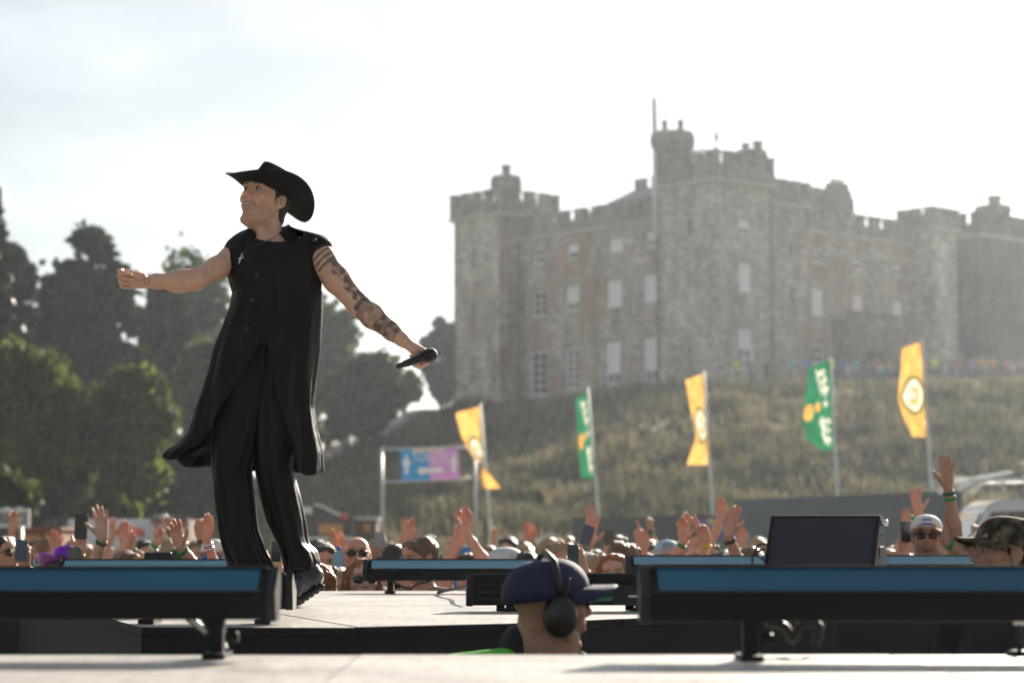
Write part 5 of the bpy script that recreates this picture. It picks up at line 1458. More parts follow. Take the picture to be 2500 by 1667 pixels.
# ---- hands: wrist at o, fingers along a, palm facing n, thumb on side b
FL = [(.043, .026, .021), (.047, .030, .022), (.043, .028, .022), (.034, .021, .019)]
def hand_prims(o, a, n, thumb_side, curl=(.15, .2, .15), spread=.10, thumb=(.75, .2), sc=1.0, curls=None, fat=1.0):
    P = Prims()
    a = Vector(a).normalized(); n = Vector(n); n = (n - a * n.dot(a)).normalized()
    b = a.cross(n).normalized() * thumb_side
    o = Vector(o)
    off = [.026, .0085, -.0085, -.0245]; ml = [.084, .088, .083, .075]
    for i in range(4):
        cu = curls[i] if curls else curl
        k0 = o + b * off[i] * .55 * sc + a * .012 * sc; kn = o + b * off[i] * sc + a * ml[i] * sc - n * .003 * sc
        P.cap(k0, kn, .0135 * sc * fat, .0115 * sc * fat, k=.012 * sc)
        sp = spread * (1.5 - i) * .75
        d = (a * math.cos(sp) + b * math.sin(sp)).normalized()
        p = kn; ang = 0; rr = [.0098, .0090, .0083, .0070] if i < 3 else [.0085, .0078, .0072, .0062]
        for j in range(3):
            ang += cu[j]
            q = p + (d * math.cos(ang) + n * math.sin(ang)) * FL[i][j] * sc
            P.cap(p, q, rr[j] * sc * fat, rr[j + 1] * sc * fat, k=.0035 * sc)
            p = q
    # thumb
    out, flex = thumb
    t0 = o + b * .014 * sc + a * .016 * sc + n * .004 * sc
    d1 = (a * math.cos(out) + b * math.sin(out) + n * .28).normalized()
    t1 = t0 + d1 * .046 * sc
    d2 = (a * math.cos(out - flex) + b * math.sin(out - flex) + n * (.30 + flex * .55)).normalized(); t2 = t1 + d2 * .034 * sc
    d3 = (a * math.cos(out - flex * 1.8) + b * math.sin(out - flex * 1.8) + n * (.3 + flex * .9)).normalized(); t3 = t2 + d3 * .027 * sc
    P.cap(t0, t1, .0165 * sc * fat, .0125 * sc * fat, k=.014 * sc); P.cap(t1, t2, .0118 * sc * fat, .0105 * sc * fat, k=.004 * sc); P.cap(t2, t3, .0105 * sc * fat, .0078 * sc * fat, k=.004 * sc)
    P.ell(o + a * .045 * sc + n * .006 * sc, (.030 * sc, .030 * sc, .012 * sc), np.array(Matrix((a, b, n)).transposed()), k=.012 * sc)
    return P

def arm_prims(sh, el, wr, r=1.0, k=.02):
    sh, el, wr = Vector(sh), Vector(el), Vector(wr)
    P = Prims()
    P.cap(sh, sh.lerp(el, .45), .052 * r, .049 * r, k=k); P.cap(sh.lerp(el, .45), el, .049 * r, .040 * r, k=k)
    P.cap(el, el.lerp(wr, .32), .041 * r, .043 * r, k=k); P.cap(el.lerp(wr, .32), el.lerp(wr, .75), .043 * r, .031 * r, k=k); P.cap(el.lerp(wr, .75), wr, .031 * r, .0265 * r, k=k)
    return P

def loft(rings, closed=True):
    """rings: (n, m, 3) array -> quads"""
    n, m = rings.shape[:2]
    idx = np.arange(n * m).reshape(n, m)
    if closed:
        nx_ = np.roll(idx, -1, axis=1)
        F = np.stack([idx[:-1], nx_[:-1], nx_[1:], idx[1:]], -1).reshape(-1, 4)
    else:
        F = np.stack([idx[:-1, :-1], idx[:-1, 1:], idx[1:, 1:], idx[1:, :-1]], -1).reshape(-1, 4)
    return rings.reshape(-1, 3), F

# ---- headwear
def baseball_cap(parent, Mh, m_crown, m_brim=None, tilt=0.0, turn=0.0, flat=False, name='cap', patch=None, big=1.0):
    """cap on a head with transform Mh; brim along -y, turned by turn"""
    Mx = Mh @ Matrix.Rotation(turn, 4, 'Z') @ Matrix.Rotation(tilt, 4, 'X')
    n, m = 10, 28
    rings = np.zeros((n, m, 3))
    for i in range(n):
        f = i / (n - 1); ph = f * math.pi / 2 * .98
        for j in range(m):
            th = 2 * math.pi * j / m
            rx, ry = .0865 * big, .108 * big
            hh = .080 * big
            c_ = math.cos(ph) ** (.75)
            rings[i, j] = (rx * c_ * math.cos(th), .010 + ry * c_ * math.sin(th), .048 + hh * math.sin(ph) + (-.012 if i == 0 else 0))
    V, F = loft(rings)
    b = 18; BR = np.zeros((7, b, 3))
    for i in range(7):
        f = i / 6
        for j in range(b):
            th = math.pi * (1.10 + .80 * j / (b - 1))
            x0, y0 = .086 * big * math.cos(th), .010 + .107 * big * math.sin(th)
            ext = .072 * big * max(0.0, math.sin(math.pi * j / (b - 1))) ** .55
            curve = 0 if flat else -.020 * (abs(x0) / .08) ** 2
            BR[i, j] = (x0 * (1 + .05 * f), y0 - ext * f, .046 + curve * f - .012 * f * (0 if flat else 1) + .002)
    Vb, Fb = loft(BR, False)
    if True:
        c = link(name, np_mesh(name, V, F), m_crown, parent); c.matrix_local = Mx
        s = c.modifiers.new('thick', 'SOLIDIFY'); s.thickness = .003
        o = link('peak', np_mesh('peak', Vb, Fb), m_brim or m_crown, c)
        s = o.modifiers.new('thick', 'SOLIDIFY'); s.thickness = .005; s.offset = 0
        mb = MB(); mb.lathe([(.006, .127 * big), (.008, .130 * big), (.003, .133 * big)], 8, c=(0, .010, 0)); mb.build('button', m_crown, c)
        if patch:
            mb = MB()
            w, hgt, pm = patch
            for i in range(8):
                a0, a1 = -w + 2 * w * i / 8, -w + 2 * w * (i + 1) / 8
                q = []
                for a_, zz in ((a0, 0), (a1, 0), (a1, 1), (a0, 1)):
                    ph = (.12 + zz * hgt); c_ = math.cos(ph) ** .75
                    q.append((.0885 * big * c_ * math.sin(a_), .010 - .110 * big * c_ * math.cos(a_), .048 + .080 * big * math.sin(ph)))
                mb.add(q, [(0, 1, 2, 3)])
            mb.build('patch', pm, c)
    return c

def cowboy_hat(parent, Mx, m, L=.205, W=.170, side_up=.075, crown=.115, droop=.025, name='hat', band=None, cw=.080, cl=.100):
    n, mm = 12, 56
    BR = np.zeros((n, mm, 3))
    for i in range(n):
        f = i / (n - 1)
        for j in range(mm):
            th = 2 * math.pi * j / mm; c_, s_ = math.cos(th), math.sin(th)
            x = (cw * (1 - f) + W * f) * c_; y = .005 + (cl * (1 - f) + L * f) * s_ * (1 + .06 * f * abs(s_) ** 6)
            z = side_up * f ** 1.9 * abs(c_) ** 1.6 - droop * f ** 1.5 * abs(s_) ** 2
            BR[i, j] = (x * (1 - .10 * f ** 3 * abs(c_)), y, z)
    V, F = loft(BR)
    h = link(name, np_mesh(name, V, F), m, parent); h.matrix_local = Mx
    s = h.modifiers.new('thick', 'SOLIDIFY'); s.thickness = .004; s.offset = 0
    CR = np.zeros((13, mm, 3))
    for i in range(13):
        f = i / 12
        for j in range(mm):
            th = 2 * math.pi * j / mm; c_, s_ = math.cos(th), math.sin(th)
            if f <= .75:
                g = f / .75; rx, ry, z = cw * (1.01 - .24 * g), cl * (1.01 - .26 * g), crown * (g - .10 * g * abs(c_) ** 2 * g)
            else:
                g = (f - .75) / .25; k_ = math.cos(g * math.pi / 2)
                rx, ry = cw * .77 * k_, cl * .75 * k_
                z = crown * (1 - .10 * abs(c_) ** 2 * k_) + .010 * math.sin(g * math.pi) - .030 * (1 - k_)
            pinch = 1 - .22 * max(0.0, -s_) ** 2 * min(1, f * 1.3)
            BRz = z
            CR[i, j] = (rx * c_ * pinch, .005 + ry * s_, BRz)
    V, F = loft(CR)
    link('crown', np_mesh('crown', V, F), m, h)
    if band is not None:
        mb = MB(); mb.tube([((cw + .002) * math.cos(2 * math.pi * j / 40), .005 + (cl + .002) * math.sin(2 * math.pi * j / 40), .012) for j in range(41)], .004, 6)
        mb.build('hat_band', band, h)
    return h

def sunglasses(parent, Mh, m_lens, m_frame, up=0.0, back=0.0, name='sunglasses', big=1.0):
    mb = MB()
    g = link(name, bpy.data.meshes.new(name), None, parent) if False else None
    fr = MB()
    for s in (-1, 1):
        fr.tube([(s * .060, -.080, .020), (s * .074, -.06, .020), (s * .080, .012, .014)], .0022, 6)
    fr.tube([(-.012, -.1005, .019), (0, -.104, .021), (.012, -.1005, .019)], .0022, 6)
    fr.tube([(-.060, -.083, .024), (-.034, -.099, .026), (-.010, -.1015, .022)], .002, 6); fr.tube([(.060, -.083, .024), (.034, -.099, .026), (.010, -.1015, .022)], .002, 6)
    o = fr.build(name, m_frame, parent)
    Mx = Mh @ Matrix.Translation((0, back, up)); o.matrix_local = Mx
    for s in (-1, 1):
        k = 18; vs = [(s * .034, -.1015, .010)]
        for q in range(k):
            th = 2 * math.pi * q / k
            dx = .0265 * big * math.cos(th); dz = (.020 if math.sin(th) > 0 else .024) * big * .85 * math.sin(th)
            vs.append((s * (.034 + dx), -.0985 + .35 * max(0, dx) ** 1.0 * .9 + .0 , .010 + dz * .9))
        lb = MB(); lb.add(vs, [(0, 1 + q, 1 + (q + 1) % k) for q in range(k)], 0, True)
        l = lb.build('lens', m_lens, o)
        so = l.modifiers.new('thick', 'SOLIDIFY'); so.thickness = .002
    return o

def phone(label, c, w, h, ax_up, nrm, m_body, m_face=None, lens=False, group='phones held up in the crowd', d=.009):
    """a phone: centre c, width w, height h, up axis, normal (face with camera lenses points along nrm)"""
    up = Vector(ax_up).normalized(); n = Vector(nrm); n = (n - up * n.dot(up)).normalized(); x = up.cross(n).normalized()
    t = empty('phone', c, 0, label, 'phone', group)
    t.rotation_mode = 'QUATERNION'; t.rotation_quaternion = Matrix((x, n, up)).transposed().to_quaternion()
    mb = MB(); r = .010
    pts = []
    for cx_, cz_, a0 in ((w / 2 - r, h / 2 - r, 0), (-w / 2 + r, h / 2 - r, 90), (-w / 2 + r, -h / 2 + r, 180), (w / 2 - r, -h / 2 + r, 270)):
        for q in range(4):
            th = R(a0 + q * 30); pts.append((cx_ + r * math.cos(th), cz_ + r * math.sin(th)))
    mb.extr(pts, lambda s, dd, z: (s, dd, z), -d / 2, d / 2); mb.build('case', m_body, t, bevel=.0015)
    mb = MB(); mb.box((0, -d / 2 - .0006, 0), (w - .008, .001, h - .010)); mb.build('screen', m_face or M_PHSCR, t)
    if lens:
        mb = MB(); mb.box((-w / 2 + .018, d / 2 + .0008, h / 2 - .018), (.026, .002, .026)); b = mb.build('camera_bump', m_body, t, bevel=.0008)
        for q in ((-.006, .006), (.006, -.006), (-.006, -.006)):
            mb = MB(); mb.lathe([(.005, 0), (.005, .0015), (.002, .002)], 10, c=(-w / 2 + .018 + q[0], d / 2 + .0018, h / 2 - .018 + q[1]), rot=Euler((-math.pi / 2, 0, 0)).to_matrix()); mb.build('camera_lens', M_PHLENS, b)
    return t
M_PHBLK = mat('phone_black', (0.012, 0.012, 0.014), 0.3, var=0.1); M_PHSCR = mat('phone_screen', (0.02, 0.025, 0.035), 0.08, var=0.2, spec=.7); M_PHLENS = mat('phone_lens', (0.05, 0.05, 0.06), 0.1, var=.1)

# ------------------------------------------------------------------ the singer
YSG = 8.8
def S(u, v, dy=0.0): return at(u, v, YSG + dy)
sb = Vector((S(690, 1478).x, YSG, DECK))
singer = empty('person', sb, 0, 'singer in black cowboy hat, sleeveless long black shirt and wide trousers on stage', 'person')
def SL(u, v, dy=0.0): return S(u, v, dy) - sb

Mrot = Matrix.Rotation(R(-35), 4, 'Z') @ Matrix.Rotation(R(-19), 4, 'X') @ Matrix.Rotation(R(3), 4, 'Y')
ear = SL(689, 492, -.02)
hc = ear - (Mrot.to_3x3() @ Vector((.083, .014, .003)))
MH = Matrix.Translation(hc) @ Mrot
P = head_prims(smile=.9)
for s in (-1, 1):                                            # raised cheeks, smile lines, fuller nose
    P.ell((s * .037, -.070, -.026), (.017, .013, .013), k=.010)
    P.cap((s * .017, -.091, -.027), (s * .036, -.072, -.056), .0028, .0024, k=.006, s=-1)
    P.ell((s * .031, -.088, .030), (.020, .007, .0055), k=.005)
P.ell((0, -.108, -.019), (.0125, .011, .0105), k=.006)
P = P.xform(MH)
nb = SL(660, 600, .02)
P.cap(MH @ Vector((0, .030, -.045)), nb, .050, .058, k=.03)
P.cap(MH @ Vector((.028, -.012, -.075)), SL(640, 600, -.035), .020, .016, k=.025)      # neck muscle
P.ell(MH @ Vector((0, -.030, -.112)), (.02, .02, .02), k=.03)
P.cap(SL(600, 612, .02), SL(735, 612, .02), .055, .055, k=.04)
P.ell(SL(668, 680, .03), (.155, .085, .17), k=.04)
P.ell(SL(650, 850, .03), (.13, .085, .22), k=.05)
P.ell(SL(640, 960, .03), (.14, .085, .12), k=.05)
for (uh, uk, ua, d1, d2, d3) in ((588, 577, 625, .02, -.01, .01), (676, 682, 730, .02, .035, .07)):
    P.cap(SL(uh, 1000, d1), SL(uk, 1210, d2), .050, .034, k=.05); P.cap(SL(uk, 1210, d2), SL(ua, 1420, d3), .034, .028, k=.03)
# his right arm (left in the picture), reaching out toward us, closed hand
shR, elR, wrR = SL(566, 632, -.01), SL(480, 685, -.17), SL(352, 688, -.33)
P += arm_prims(shR, elR, wrR, .87)
P.ell(shR, (.045, .045, .046), k=.03)
P.cap(elR.lerp(wrR, .08) + Vector((0, 0, .008)), elR.lerp(wrR, .4) + Vector((0, 0, -.004)), .036, .036, k=.03)
aR = (SL(290, 678, -.38) - wrR).normalized()
P += hand_prims(wrR, aR, (-.10, -1, -.22), 1, curls=[(.95, 1.45, .9), (1.25, 1.6, .9), (1.35, 1.65, .9), (1.4, 1.7, .9)], spread=.10, thumb=(.22, .30), sc=1.08, fat=.88)
# his left arm (right in the picture), hanging out, holding the microphone
shL, elL, wrL = SL(781, 634, .0), SL(877, 746, -.05), SL(984, 831, -.15)
P += arm_prims(shL, elL, wrL, 1.06)
P.ell(shL, (.060, .058, .060), k=.03)
aL = Vector((.74, .18, -.40)).normalized()
P += hand_prims(wrL, aL, (-.34, .10, -.92), -1, curls=[(.75, 1.25, .75), (.85, 1.3, .8), (.95, 1.35, .8), (1.05, 1.4, .8)], spread=.05, thumb=(.62, .75), sc=1.02, fat=1.05)
V, F = sculpt(P, .0033, 'body')
me = np_mesh('body', V, F)
skin = (.68, .41, .295)
MHi = np.array(MH.inverted())
LH = V @ MHi[:3, :3].T + MHi[:3, 3]
headm = (np.linalg.norm(LH - np.array([0, -.01, -.01]), axis=1) < .16)
C = np.tile(np.array(skin), (len(V), 1))
C[headm] = head_color(LH[headm], skin, (.40, .16, .13), (.05, .032, .022), .45)
# tattoos: ink follows the arm
def arm_space(V, sh, el, wr):
    sh, el, wr = v3(sh), v3(el), v3(wr)
    def prj(a, b):
        w = b - a; t = ((V - a) @ w) / (w @ w); q = V - a - np.clip(t, 0, 1)[:, None] * w; return t, q
    t1, q1 = prj(sh, el); t2, q2 = prj(el, wr)
    use2 = np.linalg.norm(q2, axis=1) < np.linalg.norm(q1, axis=1)
    t = np.where(use2, 1 + t2, np.clip(t1, -.3, 1)); q = np.where(use2[:, None], q2, q1); return t, q
t, q = arm_space(V, shL, elL, wrL)
near = (np.linalg.norm(q, axis=1) < .075) & (t > -.35) & (V[:, 0] > v3(shL)[0] - .05)
dirp = v3(elL - shL); dirp /= np.linalg.norm(dirp); side = np.cross(dirp, np.array([0, 1.0, 0])); side /= np.linalg.norm(side)
if side[2] < 0: side = -side
w = (q @ side) / .045
n1 = vnoise(V, 60, 1); n2 = vnoise(V, 110, 2); n3 = vnoise(V, 28, 3)
ink = np.zeros(len(V))
m_ = (t > -.3) & (t < .22) & (w > -.75); ink[m_] = np.clip(.15 + .75 * (np.sin(t * 75 + 1.5 * w) > .0) + .3 * n1, 0, .8)[m_]
m_ = (t > .20) & (t < .45) & (w > .05 + .25 * n3); ink[m_] = np.clip(.55 + .6 * n1, .1, .8)[m_]
m_ = (t > .45) & (t < .72) & (w > .28 + .3 * n3); ink[m_] = np.clip(.5 + .9 * n1, 0, .85)[m_]
m_ = (t > .66) & (t < 1.02) & (w > -.15 + .55 * n3); ink[m_] = np.clip(.45 + 1.3 * n1 + .5 * n2, 0, .9)[m_]
rose_t, rose_w = 1.30, -.05
dr = np.sqrt(((t - rose_t) / .22) ** 2 + ((w - rose_w) / .85) ** 2); th = np.arctan2(w - rose_w, (t - rose_t) * 4)
m_ = (t > 1.04) & (t < 1.18) & (w > -.6 + .2 * n3); ink[m_] = np.clip(.85 + .2 * n1, 0, .95)[m_]
m_ = (t > 1.12) & (t < 1.5); ink[m_] = np.where(dr < 1, np.clip(.34 + .16 * np.sin(dr * 11 + 5 * n3) * (dr > .2) + .35 * n1, .12, .7), np.clip(.6 + .5 * n1, .2, .9))[m_]
m_ = (t >= 1.5) & (t < 1.90 + .03 * n3); ink[m_] = np.clip(.55 + .6 * n1, .3, .9)[m_]
ink *= near
ic = np.array([.075, .080, .078])
C = C * (1 - ink[:, None]) + ic * ink[:, None]
# small round mark on the other wrist
tR, qR = arm_space(V, shR, elR, wrR)
pR = v3(elR.lerp(wrR, .93)) + np.array([0, -.03, 0]); dR = np.sqrt((V[:, 0] - pR[0]) ** 2 + (V[:, 2] - pR[2]) ** 2)
mk = (np.abs(dR - .009) < .0022) & (V[:, 1] < pR[1] + .03) & (np.linalg.norm(qR, axis=1) < .06); C[mk] = C[mk] * .5
set_col(me, np.clip(C, 0, 1))
body = link('body', me, M_SKIN, singer)

# hair, eyes, teeth, in-ear monitor
M_HAIRD = mat('hair_dark_brown', (0.022, 0.015, 0.011), 0.45, var=0.4, scale=60, bump=.5, bscale=200)
HP = Prims(); HP.ell((0, .028, .040), (.0815, .092, .086)); HP.ell((0, .066, -.045), (.058, .040, .062), k=.03)
for s in (-1, 1): HP.cap((s * .073, -.012, .035), (s * .0745, -.006, -.004), .012, .006, k=.012)
HP.ell((0, -.085, -.01), (.078, .085, .10), k=.012, s=-1)
for s in (-1, 1): HP.ell((s * .085, .012, -.004), (.020, .024, .032), k=.008, s=-1)
Vh, Fh = sculpt(HP.xform(MH), .0045, 'hair', lambda p: vnoise(p * np.array([1, 1, .4]), 130, 5) * .003)
link('hair', np_mesh('hair', Vh, Fh), M_HAIRD, singer)
M_EYE = mat('eye_white', (.33, .29, .26), .2, var=.05); M_IRIS = mat('iris_brown', (.03, .018, .01), .15, var=.2); M_TEETH = mat('teeth', (.68, .64, .56), .3, var=.05)
for s in (-1, 1):
    mb = MB(); rot = Euler((R(90 - 8), 0, R(-10))).to_matrix()
    mb.lathe([(.0005, -.0125)] + [(.0125 * math.sin(a), -.0125 * math.cos(a)) for a in np.linspace(.2, 2.65, 9)], 14, 0, rot=rot)
    mb.lathe([(.0064, .0112), (.0045, .0122), (.0005, .0128)], 12, 1, rot=rot)
    e = mb.build('eye', [M_EYE, M_IRIS], singer); e.matrix_local = MH @ Matrix.Translation((s * .031, -.0745, .0125))
    mb = MB(); mb.tube([(-.016, -.072, .017), (-.006, -.0865, .0225), (.006, -.0865, .0225), (.016, -.073, .016)], [.003, .004, .004, .003], 8)
    e = mb.build('eyelid', M_SKINLID if 'M_SKINLID' in globals() else mat('eyelid_skin', (.36, .19, .13), .5), singer); e.matrix_local = MH @ Matrix.Translation((s * .031, -.001, 0))
mb = MB(); mb.tube([(-.024, -.0775, -.0515), (-.012, -.0885, -.0548), (0, -.0912, -.0560), (.012, -.0885, -.0548), (.024, -.0775, -.0515)], .0046, 8)
tt = mb.build('teeth', M_TEETH, singer); tt.matrix_local = MH
mb = MB(); mb.lathe([(.001, -.004), (.007, -.003), (.008, .002), (.005, .006), (.001, .007)], 12, rot=Euler((0, R(90), 0)).to_matrix(), c=(.086, .010, .0)); mb.lathe([(.001, -.003), (.005, -.002), (.005, .003), (.001, .004)], 10, c=(.087, .006, .010)); mb.tube([(.087, .004, .012), (.086, -.004, .022), (.081, .006, .034), (.080, .026, .028)], .0012, 5)
iem = mb.build('in_ear_monitor', mat('chrome_earpiece', (.55, .57, .6), .12, metal=.9, var=.1), singer); iem.matrix_local = MH

# hat
M_HAT = mat('black_felt', (0.009, 0.0085, 0.0075), 0.75, var=0.2, scale=60, spec=.15)
MHAT = Matrix.Translation(hc) @ Matrix.Rotation(R(-46), 4, 'Z') @ Matrix.Rotation(R(-22), 4, 'X') @ Matrix.Rotation(R(4), 4, 'Y') @ Matrix.Translation((0, .006, .038))
cowboy_hat(singer, MHAT, M_HAT, L=.192, W=.172, side_up=.070, crown=.106, droop=.019, band=mat('hat_cord', (.10, .09, .06), .5))

# long sleeveless shirt
def interp_rows(rows, v):
    vs = [r[0] for r in rows]
    return [np.interp(v, vs, [r[k] for r in rows]) for k in range(1, len(rows[0]))]
# v, left edge, right edge, half depth (m), centre offset in depth
CO = [(552, 612, 706, .050, .030), (560, 604, 722, .062, .028), (567, 586, 752, .074, .026), (576, 572, 788, .085, .022), (590, 556, 808, .095, .018), (602, 550, 806, .102, .014), (612, 546, 790, .107, .012), (640, 543, 780, .115, .008),
      (672, 557, 781, .122, .006), (715, 570, 787, .125, .006), (760, 561, 786, .125, .006), (800, 545, 782, .128, .010), (850, 524, 778, .132, .014), (933, 499, 766, .140, .02), (995, 479, 761, .148, .03), (1049, 466, 769, .155, .04), (1082, 440, 776, .16, .05), (1105, 396, 781, .165, .05), (1150, 360, 782, .17, .05)]
n, m = 120, 150
G = np.zeros((n, m, 3)); frow = np.linspace(0, 1, n)
rr_ = np.random.default_rng(5)
for i in range(n):
    f = frow[i]
    for j in range(m):
        s = j / (m - 1)
        vb = 552 + f * (1142 - 552)
        dl = -.05 if vb < 845 else .02 + .80 * ((vb - 845) / 297) ** .9
        ph = 1.5 * math.pi + dl + s * (2 * math.pi - 2 * dl)          # front edge, right, back, left, front edge
        c_, s_ = math.cos(ph), math.sin(ph)
        front = max(0.0, -s_)
        hem = 1142 + 30 * max(0, c_) ** 2 * (front * .9 + .15) - 42 * max(0, -c_) ** 3 + 6 * math.sin(9 * ph)
        vv = 552 + f * (hem - 552) + 46 * front ** 3 * max(0, 1 - f / .10) ** 1.2
        uL, uR, dh, yc = interp_rows(CO, vv)
        a, b = S(uL, vv), S(uR, vv); xc, hw = (a.x + b.x) / 2, (b.x - a.x) / 2
        pw = .86
        x = xc + hw * math.copysign(abs(c_) ** pw, c_); y = YSG + yc + dh * math.copysign(abs(s_) ** .9, s_)
        amp = .0025 + .016 * max(0, (f - .30)) ** 1.1
        fold = amp * (math.sin(11 * ph + 2.2 * math.sin(f * 5) + 1.0) + .7 * math.sin(19 * ph + 4 * f) * max(0, f - .2)) * (.35 + .65 * min(1, f * 2))
        x += fold * c_ * .5; y += fold * s_ * 1.3
        z = a.z
        G[i, j] = (x - sb.x, y - sb.y, z - sb.z)
Gf = G.reshape(-1, 3)
wr_ = (vnoise(Gf * np.array([1, 1, .35]), 22, 9) * .0045 + vnoise(Gf, 45, 10) * .0018) * np.clip(np.repeat(frow, m) * 4, .2, 1)
Gf = Gf + wr_[:, None] * np.array([.4, 1, 0])
V, F = loft(Gf.reshape(n, m, 3), False)
def satin(name, rgb, rough, wrk=.35):
    mm = mat(name, rgb, rough, var=.15, scale=30, bump=wrk, bscale=26, spec=.14)
    return mm
M_SHIRT = satin('black_shirt_cloth', (0.0065, 0.0058, 0.0048), .5); M_TROUS = satin('black_trouser_cloth', (0.0060, 0.0054, 0.0044), .5)
sh_ = link('long_shirt', np_mesh('long_shirt', V, F), M_SHIRT, singer)
so = sh_.modifiers.new('thick', 'SOLIDIFY'); so.thickness = .004; so.offset = -1
# collar: leaves the neck high at the back and folds down onto the shoulders
n_c, k_c = 8, 70
CG = np.zeros((n_c, k_c, 3))
for j in range(k_c):
    ph = 1.5 * math.pi + .62 + (j / (k_c - 1)) * (2 * math.pi - 1.24); c_, s_ = math.cos(ph), math.sin(ph); front = max(0, -s_)
    top_ = SL(662, 553 + 30 * front ** 1.5 - 4 * max(0, c_), .030)
    bot_ = SL(662, 580 + 26 * front ** 1.5, .030)
    for i in range(n_c):
        f = i / (n_c - 1); rad = .060 + .040 * f ** 1.2 + .006 * math.sin(f * math.pi)
        CG[i, j] = (top_.x + rad * c_ * (1.08 + .12 * f), top_.y + rad * s_ * 1.05, top_.z + (bot_.z - top_.z) * f)
V, F = loft(CG, False)
cl_ = link('collar', np_mesh('collar', V, F), M_SHIRT, sh_); so = cl_.modifiers.new('thick', 'SOLIDIFY'); so.thickness = .004
for (ub, vb, dy) in ((616, 733, -.128), (603, 802, -.128), (768, 587, -.075), (626, 672, -.122)):
    p = SL(ub, vb, dy); mb = MB(); mb.lathe([(.001, 0), (.007, 0), (.0075, .002), (.006, .004), (.004, .003), (.001, .003)], 12, c=p, rot=Euler((R(90), 0, 0)).to_matrix()); mb.build('button', mat('shirt_button', (.016, .015, .014), .3), sh_)
# under-vest showing in the neck opening
mb = Prims(); mb.ell(SL(655, 640, -.025), (.085, .070, .062)); V, F = sculpt(mb, .006, 'vest'); link('vest', np_mesh('vest', V, F), M_SHIRT, singer)
# trousers: two wide legs meeting at the hips
LEG1 = [(840, 548, 668, .105, .02), (1000, 522, 660, .105, .02), (1090, 515, 630, .100, .01), (1142, 518, 612, .098, .0), (1165, 520, 615, .098, -.005), (1211, 524, 621, .098, -.01), (1289, 532, 629, .098, -.01), (1347, 546, 648, .100, .0), (1401, 562, 679, .105, .01), (1440, 575, 690, .108, .01), (1466, 585, 692, .108, .01)]
LEG2 = [(840, 628, 752, .105, .02), (1000, 612, 738, .105, .02), (1090, 617, 722, .100, .02), (1140, 621, 712, .098, .03), (1206, 632, 730, .096, .035), (1273, 648, 743, .094, .05), (1310, 666, 746, .094, .06), (1327, 676, 750, .095, .065), (1343, 681, 768, .10, .07), (1368, 688, 777, .105, .075), (1410, 694, 774, .105, .07), (1436, 694, 764, .10, .06), (1458, 690, 748, .095, .045)]
rings = []
tro = None
for li, LG in enumerate((LEG1, LEG2)):
    n, m = 110, 64
    G = np.zeros((n, m, 3))
    for i in range(n):
        f = i / (n - 1); vv = LG[0][0] + f * (LG[-1][0] - LG[0][0])
        for j in range(m):
            ph = 2 * math.pi * j / m; c_, s_ = math.cos(ph), math.sin(ph)
            v2 = vv + (14 * c_ * max(0, f - .9) * 10 * .6 if li else 0)
            uL, uR, dh, yc = interp_rows(LG, vv)
            a, b = S(uL, v2), S(uR, v2); xc, hw = (a.x + b.x) / 2, (b.x - a.x) / 2
            lo_ = max(0, f - .55)
            fold = (.004 + .020 * lo_) * math.sin(7 * ph + 9 * f + li) + .010 * lo_ * math.sin(26 * f + 3 * ph) + .004 * math.sin(13 * ph - 5 * f)
            x = xc + (hw + fold * .35) * math.copysign(abs(c_) ** .9, c_); y = YSG + yc + (dh + fold) * math.copysign(abs(s_) ** .9, s_)
            G[i, j] = (x - sb.x, y - sb.y, a.z - sb.z)
    Gf = G.reshape(-1, 3)
    Gf = Gf + (vnoise(Gf * np.array([1, 1, .7]), 16, 20 + li) * .006)[:, None] * np.array([.35, 1, .5]) * np.clip(np.repeat(np.linspace(0, 1, n), m) * 2, .3, 1)[:, None]
    V, F = loft(Gf.reshape(n, m, 3)); rings.append((V, F))
V = np.concatenate([rings[0][0], rings[1][0]]); F = np.concatenate([rings[0][1], rings[1][1] + len(rings[0][0])])
tro = link('trousers', np_mesh('trousers', V, F), M_TROUS, singer)

